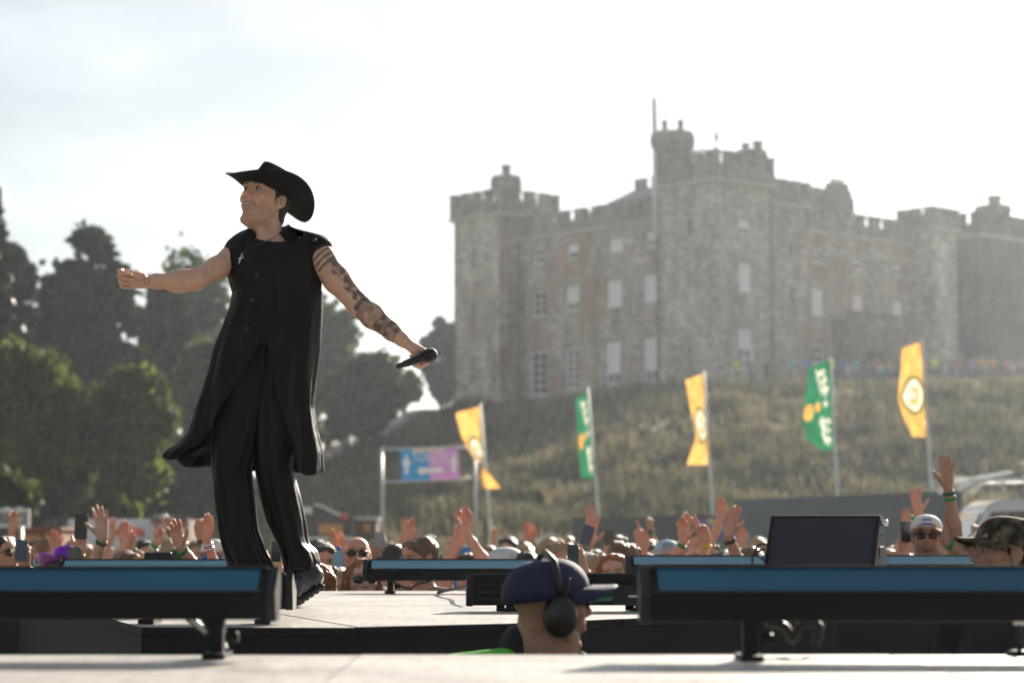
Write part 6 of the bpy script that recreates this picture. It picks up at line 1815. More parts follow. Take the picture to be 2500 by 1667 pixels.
# boots: chunky, the near one up on its toe
M_LEATH = mat('black_leather', (0.016, 0.016, 0.016), 0.25, var=.3, scale=30, bump=.25, bscale=60, spec=.6); M_SOLE = mat('boot_sole', (0.014, 0.013, 0.012), .6, var=.2)
def boot(toe, ball, heel, ankle):
    toe, ball, heel, ankle = map(Vector, (toe, ball, heel, ankle))
    d = (heel - ball).normalized(); up = (Vector((0, 0, 1)) - d * d.z).normalized(); lat = d.cross(up).normalized()
    uz = Vector((0, 0, 1))
    B = Prims(); B.cap(toe + uz * .050, ball + up * .060, .027, .034, k=.02); B.cap(ball + up * .060, heel + up * .062, .034, .033, k=.02); B.cap(heel + up * .065, ankle, .034, .040, k=.03); B.cap(ball + up * .075, ankle, .030, .040, k=.03)
    V, F = sculpt(B, .005, 'boot', lambda p: vnoise(p, 40, 7) * .0025); b = link('boot', np_mesh('boot', V, F), M_LEATH, singer)
    Sx = Prims()
    for k in range(10):
        t_ = k / 9; p = toe.lerp(ball, t_ * 2) if t_ <= .5 else ball.lerp(heel, (t_ - .5) * 2)
        n_ = uz if t_ < .4 else up; w_ = .042 + .006 * math.sin(t_ * math.pi * 2)
        Sx.ell(p + n_ * .020, (.017, w_, .014), np.array(Matrix((d, lat, n_)).transposed()), k=.005); Sx.ell(p + n_ * .009, (.009, w_ - .002, .010), np.array(Matrix((d, lat, n_)).transposed()), k=.002)
    V, F = sculpt(Sx, .0038, 'sole'); link('sole', np_mesh('sole', V, F), M_SOLE, b)
    mb = MB()
    for k in range(4):
        p = ball.lerp(ankle, .25 + .16 * k) + up * .06; mb.tube([p + Vector((-.03, -.02, 0)), p + Vector((0, -.045, .01)), p + Vector((.03, -.03, .012))], .003, 6)
    mb.build('lace', M_RUB, b)
    return b
boot(SL(688, 1480, -.13), SL(722, 1478, -.07), SL(776, 1442, .03), SL(748, 1392, .05))
boot(SL(606, 1482, -.10), SL(628, 1482, -.04), SL(660, 1480, .06), SL(650, 1420, .05))

# necklace and cross
nk = []
for k in range(21):
    s = k / 20
    if s < .5: f = s / .5; p = SL(697 - 86 * f, 548 + 68 * f ** .8, -.02 - .11 * math.sin(f * 1.5))
    else: f = (s - .5) / .5; p = SL(611 - 16 * f, 616 - 40 * f, -.13 + .06 * f)
    nk.append(p)
nk = [SL(703, 552, -.035), SL(690, 566, -.075), SL(670, 580, -.10), SL(645, 592, -.115), SL(618, 602, -.128), SL(600, 613, -.130), SL(596, 620, -.131), SL(598, 606, -.128), SL(604, 590, -.115), SL(613, 576, -.085)]
mb = MB(); mb.tube(nk, .0016, 6); ck_ = mb.build('necklace', mat('dark_cord', (.02, .018, .016), .5), singer)
mb = MB(); a, b = SL(592, 618, -.134), SL(583, 644, -.136); mb.tube([a, b], .0028, 6); a, b = SL(581, 632, -.136), SL(596, 628, -.134); mb.tube([a, b], .0028, 6)
mb.build('cross', mat('silver_cross', (.72, .74, .78), .2, metal=.8, var=.05), ck_)

# microphone: held, so a thing of its own
m0, m1 = S(969, 895, -.235), S(1066, 861, -.165)
mic = empty('microphone', m0, 0, 'black handheld microphone in the singer lowered hand', 'microphone')
ax_ = (m1 - m0); ln_ = ax_.length; mq = ax_.to_track_quat('Z', 'Y').to_matrix()
mb = MB(); mb.lathe([(.008, 0), (.0105, .002), (.0105, .028), (.013, .03), (.0145, .05), (.0175, ln_ * .62), (.021, ln_ * .66)], 20, rot=mq); mb.build('handle', mat('mic_body_black', (.014, .014, .015), .4), mic)
mb = MB(); mb.lathe([(.021, ln_ * .655), (.0245, ln_ * .67), (.0245, ln_ * .69), (.022, ln_ * .70)], 20, rot=mq); mb.build('ring', mat('mic_ring', (.03, .03, .03), .25, metal=.6), mic)
mb = MB(); c = ln_ * .80; mb.lathe([(.022, ln_ * .695), (.0262, c - .012), (.0275, c + .004), (.0255, c + .018), (.019, c + .028), (.010, c + .034), (.001, c + .036)], 22, rot=mq); mb.build('grille', mat('mic_grille', (.015, .015, .016), .5, bump=.9, bscale=700, var=.3, scale=300), mic)

# ------------------------------------------------------------------ people: general figure
SKINS = {'fair': (.62, .39, .29), 'mid': (.54, .32, .22), 'tan': (.42, .23, .15), 'ruddy': (.62, .33, .235), 'dark': (.20, .10, .065)}
HAIRS = {'brown': (.055, .034, .020), 'dark': (.020, .014, .011), 'blond': (.38, .25, .12), 'ginger': (.30, .105, .030), 'grey': (.30, .28, .26), 'light_brown': (.15, .09, .045)}
CLOTH = {'black': (.012, .012, .013), 'white': (.70, .70, .70), 'navy': (.02, .025, .06), 'grey': (.22, .22, .23), 'green': (.03, .16, .07), 'blue': (.08, .20, .48), 'red': (.38, .05, .05), 'pink': (.55, .28, .32), 'lilac': (.45, .42, .62), 'khaki': (.20, .17, .10), 'teal': (.04, .26, .28), 'cream': (.58, .52, .42)}
def hair_m(c): return mat('hair_' + c, HAIRS[c], .42, var=.45, scale=70, bump=.5, bscale=240)
def cloth_m(c): return mat('cloth_' + c, CLOTH[c], .8, var=.15, scale=14, bump=.25, bscale=40)
POSES = {'open': dict(curl=(.10, .14, .10), spread=.15, thumb=(.80, .10)), 'flat': dict(curl=(.06, .08, .06), spread=.05, thumb=(.55, .1)),
         'relaxed': dict(curl=(.25, .38, .25), spread=.08, thumb=(.65, .2)), 'fist': dict(curls=[(1.3, 1.6, .9)] * 4, spread=.02, thumb=(.45, .6)),
         'point': dict(curls=[(.05, .08, .05), (1.25, 1.6, .9), (1.3, 1.65, .9), (1.35, 1.65, .9)], spread=.04, thumb=(.55, .5)),
         'two': dict(curls=[(.05, .08, .05), (.08, .1, .06), (1.2, 1.6, .9), (1.3, 1.65, .9)], spread=.08, thumb=(.5, .5)),
         'grip': dict(curls=[(.55, .95, .55)] * 4, spread=.05, thumb=(.85, .35)), 'claw': dict(curl=(.30, .55, .35), spread=.20, thumb=(.85, .25))}
M_BAND = {'green': mat('wristband_green', (.015, .22, .07), .6), 'black': mat('wristband_black', (.015, .015, .016), .5), 'yellow': mat('wristband_yellow', (.60, .42, .03), .6), 'dark_green': mat('wristband_dark_green', (.01, .09, .045), .6), 'silver': mat('bracelet_silver', (.6, .6, .6), .25, metal=.8)}

def figure(label, u, vtop, Y, yaw=0, pitch=0, roll=0, skin='mid', hair=('short', 'brown'), shirt='black', arms=(), male=True, stubble=0.0, brow=None, h=.0066, smile=.2, group='front rows of the crowd', sc=1.0, cat='person', legs=True, hat_top=0.0):
    """a standing person; arms: dicts with side, u, v (wrist pixel), pose, palm, lean, thumb, bands"""
    top = at(u, vtop, Y)
    hz_ = top.z - .128 * sc - hat_top
    base = Vector((top.x, Y, 0))
    p = empty('person', base, 0, label, cat, group)
    hc_ = Vector((0, 0, hz_))
    Mh = Matrix.Translation(hc_) @ Matrix.Rotation(R(yaw), 4, 'Z') @ Matrix.Rotation(R(-pitch), 4, 'X') @ Matrix.Rotation(R(roll), 4, 'Y') @ Matrix.Scale(sc, 4)
    P = head_prims(smile=smile, male=male).xform(Mh)
    sy = math.cos(R(yaw * .45)); sx = math.sin(R(yaw * .45))
    by = R(yaw * .35)
    Mb = Matrix.Translation(hc_ + Vector((0, .045, 0))) @ Matrix.Rotation(by, 4, 'Z')
    def B(x, y, z): return Mb @ Vector((x * sc, y * sc, z * sc))
    P.cap(Mh @ Vector((0, .030, -.045)), B(0, .02, -.185), .050 * sc, .058 * sc, k=.03)
    wsh = .175 if male else .155
    P.cap(B(-wsh + .04, .02, -.235), B(wsh - .04, .02, -.235), .058 * sc, k=.05)
    P.cap(B(-.05, .03, -.19), B(-wsh + .02, .025, -.235), .035 * sc, k=.05); P.cap(B(.05, .03, -.19), B(wsh - .02, .025, -.235), .035 * sc, k=.05)
    P.ell(B(0, .01, -.36), (.155 * sc, .100 * sc, .17 * sc), k=.05); P.ell(B(0, .01, -.58), (.135 * sc, .09 * sc, .18 * sc), k=.06)
    Sh = Prims()
    infl = .012
    Sh.cap(B(-wsh + .04, .02, -.240), B(wsh - .04, .02, -.240), .062 * sc + infl, k=.05); Sh.ell(B(0, .01, -.36), (.158 * sc + infl, .104 * sc + infl, .175 * sc), k=.05); Sh.ell(B(0, .01, -.60), (.145 * sc + infl, .10 * sc + infl, .20 * sc), k=.06)
    Sh.cap(B(-.05, .03, -.205), B(-wsh + .02, .025, -.243), .036 * sc + infl, k=.05); Sh.cap(B(.05, .03, -.205), B(wsh - .02, .025, -.243), .036 * sc + infl, k=.05)
    done = set(); bands = []; wrists = []
    for a in arms:
        sd = a['side']; done.add(sd)
        s_ = B(sd * wsh, .02, -.245)
        wp = at(a['u'], a['v'], Y + a.get('dy', -.12)) - base
        d = wp - s_; U, Lf = .285 * sc, .255 * sc
        k_ = max(1.0, d.length / ((U + Lf) * .985)); U *= k_; Lf *= k_
        ca = (U * U + d.length ** 2 - Lf * Lf) / (2 * U * d.length); ca = max(-1, min(1, ca)); ang = math.acos(ca)
        dn = d.normalized(); pole = Vector((sd * .75, .25, -.55)) if 'pole' not in a else Vector(a['pole']); pole = (pole - dn * pole.dot(dn)).normalized()
        el = s_ + (dn * math.cos(ang) + pole * math.sin(ang)) * U
        P += arm_prims(s_, el, wp, (.92 if male else .80) * sc, .02)
        ln = R(a.get('lean', 0)); fw = a.get('fwd', 0.0)
        fa = (wp - el).normalized()
        ha = Vector((math.sin(ln), -fw, math.cos(ln))).normalized() if not a.get('follow') else fa
        pn = a.get('palm', 1); nv = Vector((a.get('px', 0.0), -pn, a.get('pz', 0.0)))
        th = a.get('thumb', -sd); ts = th * pn
        P += hand_prims(wp, ha, nv, ts, sc=(.98 if male else .90) * sc, fat=1.06, **POSES[a['pose']])
        Sh.cap(s_, s_.lerp(el, .42), .058 * sc, .058 * sc, k=.03)
        for q, bc in enumerate(a.get('bands', ())): bands.append((wp.lerp(el, .10 + .10 * q), fa, bc, (.029 if male else .026) * sc * (1 + .10 * q)))
        wrists.append((wp, ha, nv))
    for sd in (-1, 1):
        if sd in done: continue
        s_ = B(sd * wsh, .02, -.245); el = B(sd * (wsh + .06), .03, -.52); wr = B(sd * (wsh + .02), -.12, -.72)
        P += arm_prims(s_, el, wr, .90 * sc, .02); P += hand_prims(wr, (wr - el), (-sd, 0, 0), 1, sc=.95 * sc, **POSES['relaxed'])
        Sh.cap(s_, s_.lerp(el, .45), .058 * sc, .060 * sc, k=.03)
    V, F = sculpt(P, h, 'body')
    me = np_mesh('body', V, F)
    Mi = np.array(Mh.inverted()); LH = V @ Mi[:3, :3].T + Mi[:3, 3]
    sk = SKINS[skin]; C = np.tile(np.array(sk), (len(V), 1))
    hm_ = np.linalg.norm(LH - np.array([0, -.01, -.01]), axis=1) < .155
    bcol = HAIRS[brow] if brow else (HAIRS[hair[1]] if hair[1] in HAIRS else (.05, .03, .02))
    C[hm_] = head_color(LH[hm_], sk, (sk[0] * .8, sk[1] * .55, sk[2] * .55), [x * .8 for x in bcol], stubble)
    for wp, ha, nv in wrists:                                   # flushed fingertips and palms
        t = (V - v3(wp)) @ v3(ha); nr = np.linalg.norm(V - v3(wp), axis=1) < .23
        mk = np.clip((t - .07) / .08, 0, 1) * nr * .45; C = C * (1 - mk[:, None]) + np.array([sk[0] * 1.05, sk[1] * .72, sk[2] * .66]) * mk[:, None]
    set_col(me, np.clip(C, 0, 1)); link('body', me, M_SKIN, p)
    V, F = sculpt(Sh, .014, 'shirt', lambda q: vnoise(q, 14, 3) * .006); link('shirt', np_mesh('shirt', V, F), cloth_m(shirt), p)
    if legs:
        zt = hz_ - .66 * sc; mb = MB()
        for sd in (-1, 1): mb.tube([(sd * .09, .05, zt + .06), (sd * .10, .05, zt * .5), (sd * .11, .06, .05)], [.105, .078, .062], 10)
        mb.build('trousers', cloth_m('navy' if shirt != 'navy' else 'khaki'), p)
        for sd in (-1, 1):
            mb = MB(); mb.box((sd * .11, .02, .045), (.09, .26, .09)); mb.build('shoe', cloth_m('black'), p, bevel=.02)
    # hair
    st = hair[0]
    if st != 'none':
        H = Prims(); wv = .0035; sd0 = len(label)
        H.ell((0, .022, .045), (.082, .099, .086))
        if st == 'short':
            for s in (-1, 1): H.cap((s * .072, -.010, .030), (s * .0755, -.004, -.002), .012, .006, k=.012)
            H.ell((0, .070, -.02), (.062, .038, .05), k=.03); wv = .004
        elif st == 'under':
            H = Prims(); H.ell((0, .034, .012), (.081, .084, .062)); H.ell((0, .066, -.02), (.062, .038, .045), k=.03); wv = .003
            for s in (-1, 1): H.cap((s * .073, -.010, .020), (s * .0755, -.004, -.004), .009, .006, k=.012)
        elif st == 'receding':
            H = Prims(); H.ell((0, .045, .025), (.083, .075, .075)); wv = .003
        elif st in ('long', 'wavy'):
            for s in (-1, 1):
                H.cap((s * .068, .005, .05), (s * .086, .020, -.09), .030, .034, k=.03); H.cap((s * .086, .020, -.09), (s * .092, .010, -.22), .036, .030, k=.03)
            H.cap((0, .075, .02), (0, .085, -.20), .06, .065, k=.04); wv = .009 if st == 'wavy' else .005
        elif st == 'bob':
            for s in (-1, 1): H.cap((s * .070, .0, .05), (s * .088, .010, -.075), .030, .036, k=.03)
            H.cap((0, .075, .02), (0, .075, -.06), .06, .06, k=.04); wv = .007
        elif st == 'messy':
            for s in (-1, 1): H.cap((s * .072, -.010, .030), (s * .0755, -.004, -.002), .012, .006, k=.012)
            for q in range(9): H.ell((.06 * math.sin(q * 2.4), .02 + .06 * math.cos(q * 2.4), .115), (.028, .028, .018), k=.02)
            H.ell((0, .070, -.02), (.062, .038, .05), k=.03); wv = .009
        if st not in ('receding', 'under'): H.cap((-.038, -.056, .086), (.038, -.056, .086), .030, k=.03)
        if st in ('long', 'wavy', 'bob'): H.ell((0, -.085, -.035), (.060, .085, .094), k=.012, s=-1)
        else: H.ell((0, -.092, -.030), (.084, .088, .092), k=.012, s=-1)
        if st not in ('long', 'wavy', 'bob'):
            for s in (-1, 1): H.ell((s * .085, .012, -.004), (.020, .024, .032), k=.008, s=-1)
        V, F = sculpt(H.xform(Mh), .0075, 'hair', lambda q: vnoise(q * np.array([1, 1, .45]), 75, sd0) * wv + vnoise(q * np.array([1, 1, .6]), 160, sd0 + 1) * wv * .5)
        link('hair', np_mesh('hair', V, F), hair_m(hair[1]), p)
        if st in ('wavy', 'messy', 'bob', 'long'):               # stray strands that catch the sun
            r = random.Random(sd0); mb = MB()
            for q in range(26):
                th = r.uniform(0, 6.28); zz = r.uniform(.02, .12) if st == 'messy' else r.uniform(-.18, .12)
                rad = .095 if zz > 0 else .115
                q0 = Vector((rad * .9 * math.cos(th), .02 + rad * math.sin(th), zz)); 
                if q0.y < -.04: continue
                q1 = q0 + Vector((.02 * math.cos(th), .02 * math.sin(th), r.uniform(-.03, .025))); q2 = q1 + Vector((r.uniform(-.01, .01), .0, -.03))
                mb.tube([Mh @ q0, Mh @ q1, Mh @ q2], [.0016, .0013, .0006], 4)
            if mb.v: mb.build('stray_hair', hair_m(hair[1]), p)
    for s in (-1, 1):
        mb = MB(); mb.lathe([(.0005, -.0125)] + [(.0125 * math.sin(a), -.0125 * math.cos(a)) for a in np.linspace(.2, 2.65, 7)], 10, 0, rot=Euler((R(90), 0, 0)).to_matrix()); mb.lathe([(.0064, .0112), (.0005, .0128)], 10, 1, rot=Euler((R(90), 0, 0)).to_matrix())
        e = mb.build('eye', [M_EYE, M_IRIS], p); e.matrix_local = Mh @ Matrix.Translation((s * .031, -.0735, .0125))
    for c, ax, bc, r_ in bands:
        q = ax.to_track_quat('Z', 'Y').to_matrix()
        mb = MB(); mb.lathe([(r_ + .001, -.010), (r_ + .004, -.009), (r_ + .004, .009), (r_ + .001, .010)], 16, c=c, rot=q); mb.build('wristband', M_BAND[bc], p)
    p['_head'] = [x for row in Mh for x in row]
    return p, Mh

M_LBLK = mat('sunglass_lens_black', (.010, .010, .011), .06, spec=.7, var=.1); M_LBLUE = mat('sunglass_lens_blue_mirror', (.02, .16, .55), .08, metal=.5, var=.25, scale=60); M_FRM = mat('sunglass_frame', (.02, .018, .016), .35)

# ------------------------------------------------------------------ security man with ear defenders, in the pit
sec, MS = figure('security man in navy cap and black ear defenders, seen from behind in the pit', 1345, 1366, 6.35, yaw=108, pitch=2, skin='tan', hair=('none', 'dark'), shirt='black', h=.0055, group=None, sc=1.03, stubble=.3)
M_NAVY = mat('cap_navy', (.014, .016, .060), .75, var=.15, scale=30, bump=.2, bscale=150)
baseball_cap(sec, MS @ Matrix.Translation((0, -.002, -.008)), M_NAVY, tilt=R(-7), big=1.15)
M_EAR = mat('ear_defender_black', (.010, .010, .011), .35, var=.2)
edo = None
for s in (-1, 1):
    ed = MB(); ed.lathe([(.001, .034), (.034, .034), (.044, .024), (.047, .010), (.047, -.004), (.034, -.010)], 22, c=(s * .086, .006, -.022), rot=Matrix(((0, 0, s), (0, 1, 0), (-s, 0, 0))) @ Matrix.Diagonal((1.22, 1.0, 1.0)).to_3x3())
    edo = ed.build('ear_defender', M_EAR, sec); edo.matrix_local = MS
ed = MB(); ed.tube([(-.098, .010, .02), (-.103, .010, .07), (-.076, .012, .125), (0, .012, .150), (.076, .012, .125), (.103, .010, .07), (.098, .010, .02)], .009, 8); ed.build('headband', M_EAR, sec).matrix_local = MS
ed = MB(); ed.tube([(-.108, .0, .0), (-.110, -.012, .05), (-.100, -.02, .08)], .004, 6); ed.build('microphone_stalk', M_EAR, sec).matrix_local = MS
sunglasses(sec, MS, M_LBLK, M_FRM)
# thick neck, jacket collar and lime vest
zc_ = Vector((0, 0, (MS @ Vector((0, 0, 0))).z))
J = Prims(); J.cap(zc_ + Vector((-.018, .02, -.04)), zc_ + Vector((-.030, .03, -.22)), .076, .085, k=.03); J.cap(zc_ + Vector((.03, .0, -.085)), zc_ + Vector((.01, .0, -.17)), .05, .06, k=.04)
V, F = sculpt(J, .007, 'neck'); me = np_mesh('neck', V, F); set_col(me, np.tile(np.array(SKINS['tan']), (len(V), 1))); link('neck', me, M_SKIN, sec)
J = Prims(); J.cap(zc_ + Vector((-.20, .03, -.215)), zc_ + Vector((.16, .03, -.26)), .085, k=.05); J.ell(zc_ + Vector((0, .04, -.40)), (.25, .15, .19), k=.05); J.cap(zc_ + Vector((-.075, .03, -.115)), zc_ + Vector((-.03, .03, -.22)), .070, .10, k=.03); J.cap(zc_ + Vector((.055, -.0, -.165)), zc_ + Vector((.04, .0, -.25)), .055, .07, k=.03)
J.cap(zc_ + Vector((.01, -.02, -.02)), zc_ + Vector((.005, -.02, -.160)), .080, .078, k=.012, s=-1)
V, F = sculpt(J, .008, 'jacket', lambda q: vnoise(q, 18, 4) * .004); link('jacket', np_mesh('jacket', V, F), cloth_m('black'), sec)
J = Prims(); J.cap(zc_ + Vector((-.26, -.04, -.195)), zc_ + Vector((-.135, -.06, -.165)), .070, .055, k=.03); J.ell(zc_ + Vector((-.06, .03, -.42)), (.25, .17, .17), k=.03)
V, F = sculpt(J, .009, 'vest'); link('hi_vis_vest', np_mesh('hi_vis_vest', V, F), mat('lime_vest', (.10, .55, .03), .7, var=.1), sec)

# ------------------------------------------------------------------ man in camouflage cap at the right edge
cam_m = bpy.data.materials.new('camouflage_cloth'); cam_m.use_nodes = True
N, L = cam_m.node_tree.nodes, cam_m.node_tree.links
pb_ = N['Principled BSDF']; pb_.inputs['Roughness'].default_value = .85; pb_.inputs['Specular IOR Level'].default_value = .2
tc = N.new('ShaderNodeTexCoord'); vo = N.new('ShaderNodeTexNoise'); vo.inputs['Scale'].default_value = 22; vo.inputs['Detail'].default_value = 2; L.new(tc.outputs['Object'], vo.inputs['Vector'])
rp = ramp(N, [(.38, (.018, .015, .010)), (.46, (.055, .045, .028)), (.54, (.10, .078, .05)), (.62, (.17, .135, .09))]); rp.color_ramp.interpolation = 'CONSTANT'
L.new(vo.outputs['Fac'], rp.inputs['Fac']); L.new(rp.outputs['Color'], pb_.inputs['Base Color'])
cm, MC = figure('man in a camouflage cap facing left at the right edge', 2452, 1262, 7.5, yaw=-84, pitch=4, skin='tan', hair=('under', 'dark'), shirt='black', h=.006, group=None, stubble=.5)
baseball_cap(cm, MC, cam_m, tilt=R(-4), big=1.06)

# ------------------------------------------------------------------ the front rows
M_CAPW = mat('cap_white', (.68, .68, .68), .7, var=.08); M_CAPLB = mat('cap_light_blue', (.36, .48, .60), .75, var=.1); M_CAPBK = mat('cap_black', (.014, .014, .015), .7); M_CAPBL = mat('cap_blue', (.05, .20, .48), .7, var=.1)
M_CAPGN = mat('cap_dark_green', (.018, .055, .025), .8, var=.2); M_STRAW = mat('straw_weave', (.42, .30, .15), .8, var=.3, scale=90, bump=.6, bscale=200); M_PURP = mat('metallic_purple', (.26, .02, .52), .28, metal=.35, var=.2, scale=12); M_PEAKBR = mat('peak_brown', (.24, .13, .05), .7)
M_TXTNAVY = mat('cap_print_navy', (.02, .03, .08), .7)

p, Mh = figure('man in dark glasses at the left edge filming upward with his phone', 4, 1308, 12.6, yaw=62, pitch=16, skin='mid', hair=('short', 'dark'), shirt='black', arms=[dict(side=1, u=62, v=1384, pose='grip', palm=-1, lean=-6, dy=-.30, thumb=-1)])
sunglasses(p, Mh, M_LBLK, M_FRM)
phone('blue grey phone held by the man at the left edge', at(52, 1343, 12.25), .068, .115, (.05, 0, 1), (0, 1, .1), mat('phone_blue_grey', (.05, .075, .10), .25))
p, Mh = figure('person under a shiny purple cowboy hat in the front row', 152, 1352, 12.9, yaw=28, pitch=10, skin='tan', hair=('long', 'brown'), shirt='pink', male=False)
cowboy_hat(p, Mh @ Matrix.Rotation(R(10), 4, 'Y') @ Matrix.Translation((0, .0, .058)), M_PURP, L=.19, W=.165, side_up=.055, crown=.11, droop=.01)
phone('black phone with camera lenses low in front of the purple hat', at(182, 1368, 12.4), .075, .15, (0, 0, 1), (0, -1, 0), M_PHBLK, lens=True)
p, Mh = figure('person in a pale blue cap left of the purple hat', 112, 1352, 14.2, yaw=20, pitch=8, skin='fair', hair=('long', 'brown'), shirt='white', male=False, h=.008)
baseball_cap(p, Mh, M_CAPLB, tilt=R(-5))
p, Mh = figure('person behind the purple hat holding a black phone high', 196, 1376, 13.6, yaw=5, skin='mid', hair=('short', 'brown'), shirt='grey', arms=[dict(side=-1, u=200, v=1343, pose='grip', palm=-1, lean=-4, dy=-.15, thumb=-1, bands=('black',))], h=.008)
phone('black phone held high behind the purple hat', at(198, 1285, 13.4), .076, .150, (.03, 0, 1), (0, 1, 0), M_PHBLK)
figure('person waving a broad open hand with a dark wristwatch left of the singer', 300, 1385, 12.5, yaw=-12, skin='fair', hair=('short', 'brown'), shirt='grey', arms=[dict(side=-1, u=251, v=1312, pose='open', palm=1, lean=-6, thumb=-1, fwd=.05, bands=('dark_green',), dy=-.15)])
figure('person raising two hands close together behind the waving hand', 322, 1352, 15.4, yaw=0, skin='ruddy', hair=('short', 'brown'), shirt='teal', arms=[dict(side=-1, u=305, v=1335, pose='flat', palm=1, lean=-5, dy=-.1), dict(side=1, u=318, v=1343, pose='open', palm=1, lean=6, bands=('green',), dy=-.05)], h=.008)
figure('person with sunlit brown hair beside the straw hat', 308, 1343, 13.6, yaw=25, pitch=-5, skin='mid', hair=('short', 'light_brown'), shirt='white', h=.008)
p, Mh = figure('person under a woven straw sun hat in front of the left batten', 352, 1362, 12.8, yaw=0, pitch=0, skin='mid', hair=('long', 'brown'), shirt='white', male=False, h=.008)
cowboy_hat(p, Mh @ Matrix.Translation((0, 0, .05)), M_STRAW, L=.17, W=.17, side_up=-.01, crown=.085, droop=.02)
phone('black phone lying flat above the left rear batten', at(386, 1364, 12.2), .150, .075, (0, -.2, 1), (0, -1, 0), M_PHBLK)
figure('person pointing one finger straight up with bright bracelets', 402, 1350, 16.2, yaw=0, skin='ruddy', hair=('short', 'brown'), shirt='black', arms=[dict(side=-1, u=385, v=1324, pose='point', palm=1, lean=3, bands=('green', 'silver'))], h=.008)
p, Mh = figure('person in a dark green cap with hand raised beside it', 430, 1342, 12.9, yaw=-28, pitch=-14, skin='ruddy', hair=('under', 'light_brown'), shirt='black', arms=[dict(side=1, u=440, v=1336, pose='claw', palm=1, lean=-16, thumb=1, bands=('green',), dy=-.28)])
baseball_cap(p, Mh, M_CAPGN, tilt=R(8))
figure('person with one clenched fist up and black and green wristbands', 470, 1378, 14.0, yaw=0, skin='tan', hair=('short', 'dark'), shirt='grey', arms=[dict(side=1, u=488, v=1308, pose='fist', palm=-1, lean=4, bands=('black', 'green'))], h=.008)
figure('person with bent fingers raised beside the singer leg, bracelets on wrist', 470, 1388, 13.2, yaw=10, skin='ruddy', hair=('bob', 'brown'), shirt='pink', male=False, arms=[dict(side=1, u=503, v=1318, pose='relaxed', palm=1, lean=8, thumb=1, px=-.5, bands=('silver', 'silver'))], h=.008)
p, Mh = figure('man in white cap and blue mirrored sunglasses beside the singer leg', 524, 1316, 13.6, yaw=-4, pitch=6, skin='ruddy', hair=('under', 'brown'), shirt='white')
baseball_cap(p, Mh, M_CAPW, M_CAPW, tilt=R(6), turn=R(180), big=.98, patch=(.5, .35, M_CAPBK)); sunglasses(p, Mh, M_LBLUE, M_FRM, big=1.1)
# between and right of the legs
p, Mh = figure('person filming with a pale green phone seen between the singer legs', 662, 1338, 12.6, yaw=10, skin='ruddy', hair=('short', 'brown'), shirt='red', arms=[dict(side=1, u=676, v=1385, pose='grip', palm=-1, dy=-.25, thumb=-1)], h=.0075)
phone('pale green phone seen between the singer legs', at(674, 1345, 12.2), .060, .125, (0, 0, 1), (0, -1, 0), mat('phone_pale_green', (.55, .58, .30), .35), lens=True)
figure('dark haired man behind the water bottle right of the singer boot', 791, 1326, 14.3, yaw=8, pitch=-6, skin='mid', hair=('short', 'dark'), shirt='navy', h=.008)
p, Mh = figure('bald man in black sunglasses looking up right of the singer leg', 871, 1306, 12.9, yaw=6, pitch=10, skin='ruddy', hair=('receding', 'blond'), shirt='cream', stubble=.15, brow='light_brown')
sunglasses(p, Mh, M_LBLK, M_FRM, big=1.05)
p, Mh = figure('woman with wavy ginger hair and sunglasses at the stage edge', 884, 1362, 11.75, yaw=14, pitch=6, skin='fair', hair=('wavy', 'ginger'), shirt='black', male=False, h=.006)
sunglasses(p, Mh, M_LBLK, M_FRM, big=1.12)
figure('woman turned away with long ginger hair beside the singer boot', 782, 1376, 11.85, yaw=150, pitch=0, skin='fair', hair=('wavy', 'ginger'), shirt='black', male=False, h=.0075)
figure('person with pale hair low behind the ginger woman', 826, 1384, 12.4, yaw=-20, skin='fair', hair=('bob', 'grey'), shirt='black', male=False, h=.008)
# water bottle held up behind
wb = at(826, 1369, 12.7)
bt = empty('water_bottle', wb - Vector((0, 0, .075)), 0, 'clear blue water bottle with blue cap right of the singer boot', 'bottle')
mb = MB(); mb.lathe([(.004, 0), (.030, .002), (.032, .02), (.030, .04), (.032, .06), (.032, .095), (.026, .115), (.012, .132), (.011, .140)], 16); mb.build('body', mat('bottle_plastic_blue', (.30, .55, .66), .12, var=.2, scale=30, transl=.4), bt)
mb = MB(); mb.lathe([(.013, .138), (.014, .140), (.014, .154), (.010, .156)], 12); mb.build('bottle_cap', mat('bottle_cap_blue', (.02, .12, .50), .4), bt)
figure('person holding a grey phone up with both hands behind the bald man', 938, 1352, 16.5, yaw=0, skin='tan', hair=('short', 'dark'), shirt='black', arms=[dict(side=-1, u=918, v=1343, pose='grip', palm=-1, lean=10, thumb=1), dict(side=1, u=938, v=1346, pose='grip', palm=-1, lean=-14, thumb=-1)], h=.0085)
phone('grey phone held up with two hands behind the bald man', at(926, 1317, 16.3), .075, .11, (.05, 0, 1), (0, 1, 0), mat('phone_grey', (.25, .27, .28), .3))
figure('person with dark hair left of the man with sunglasses on his head', 966, 1327, 14.4, yaw=160, skin='mid', hair=('short', 'dark'), shirt='black', h=.008)
p, Mh = figure('brown haired man facing left with sunglasses pushed up on his head', 1027, 1310, 12.9, yaw=-58, pitch=-10, skin='mid', hair=('short', 'light_brown'), shirt='khaki')
sunglasses(p, Mh @ Matrix.Rotation(R(-42), 4, 'X'), M_LBLK, M_FRM, up=.045, back=.008)
p, Mh = figure('person in a blue cap low behind the rear batten', 1005, 1350, 13.6, yaw=0, pitch=-12, skin='fair', hair=('under', 'brown'), shirt='navy', h=.008)
baseball_cap(p, Mh, M_CAPBL, tilt=R(-2))
figure('person far back with one pink open hand up above the man looking left', 1012, 1362, 17.5, skin='ruddy', hair=('short', 'brown'), shirt='red', arms=[dict(side=-1, u=1000, v=1318, pose='relaxed', palm=1, lean=4)], h=.0095)
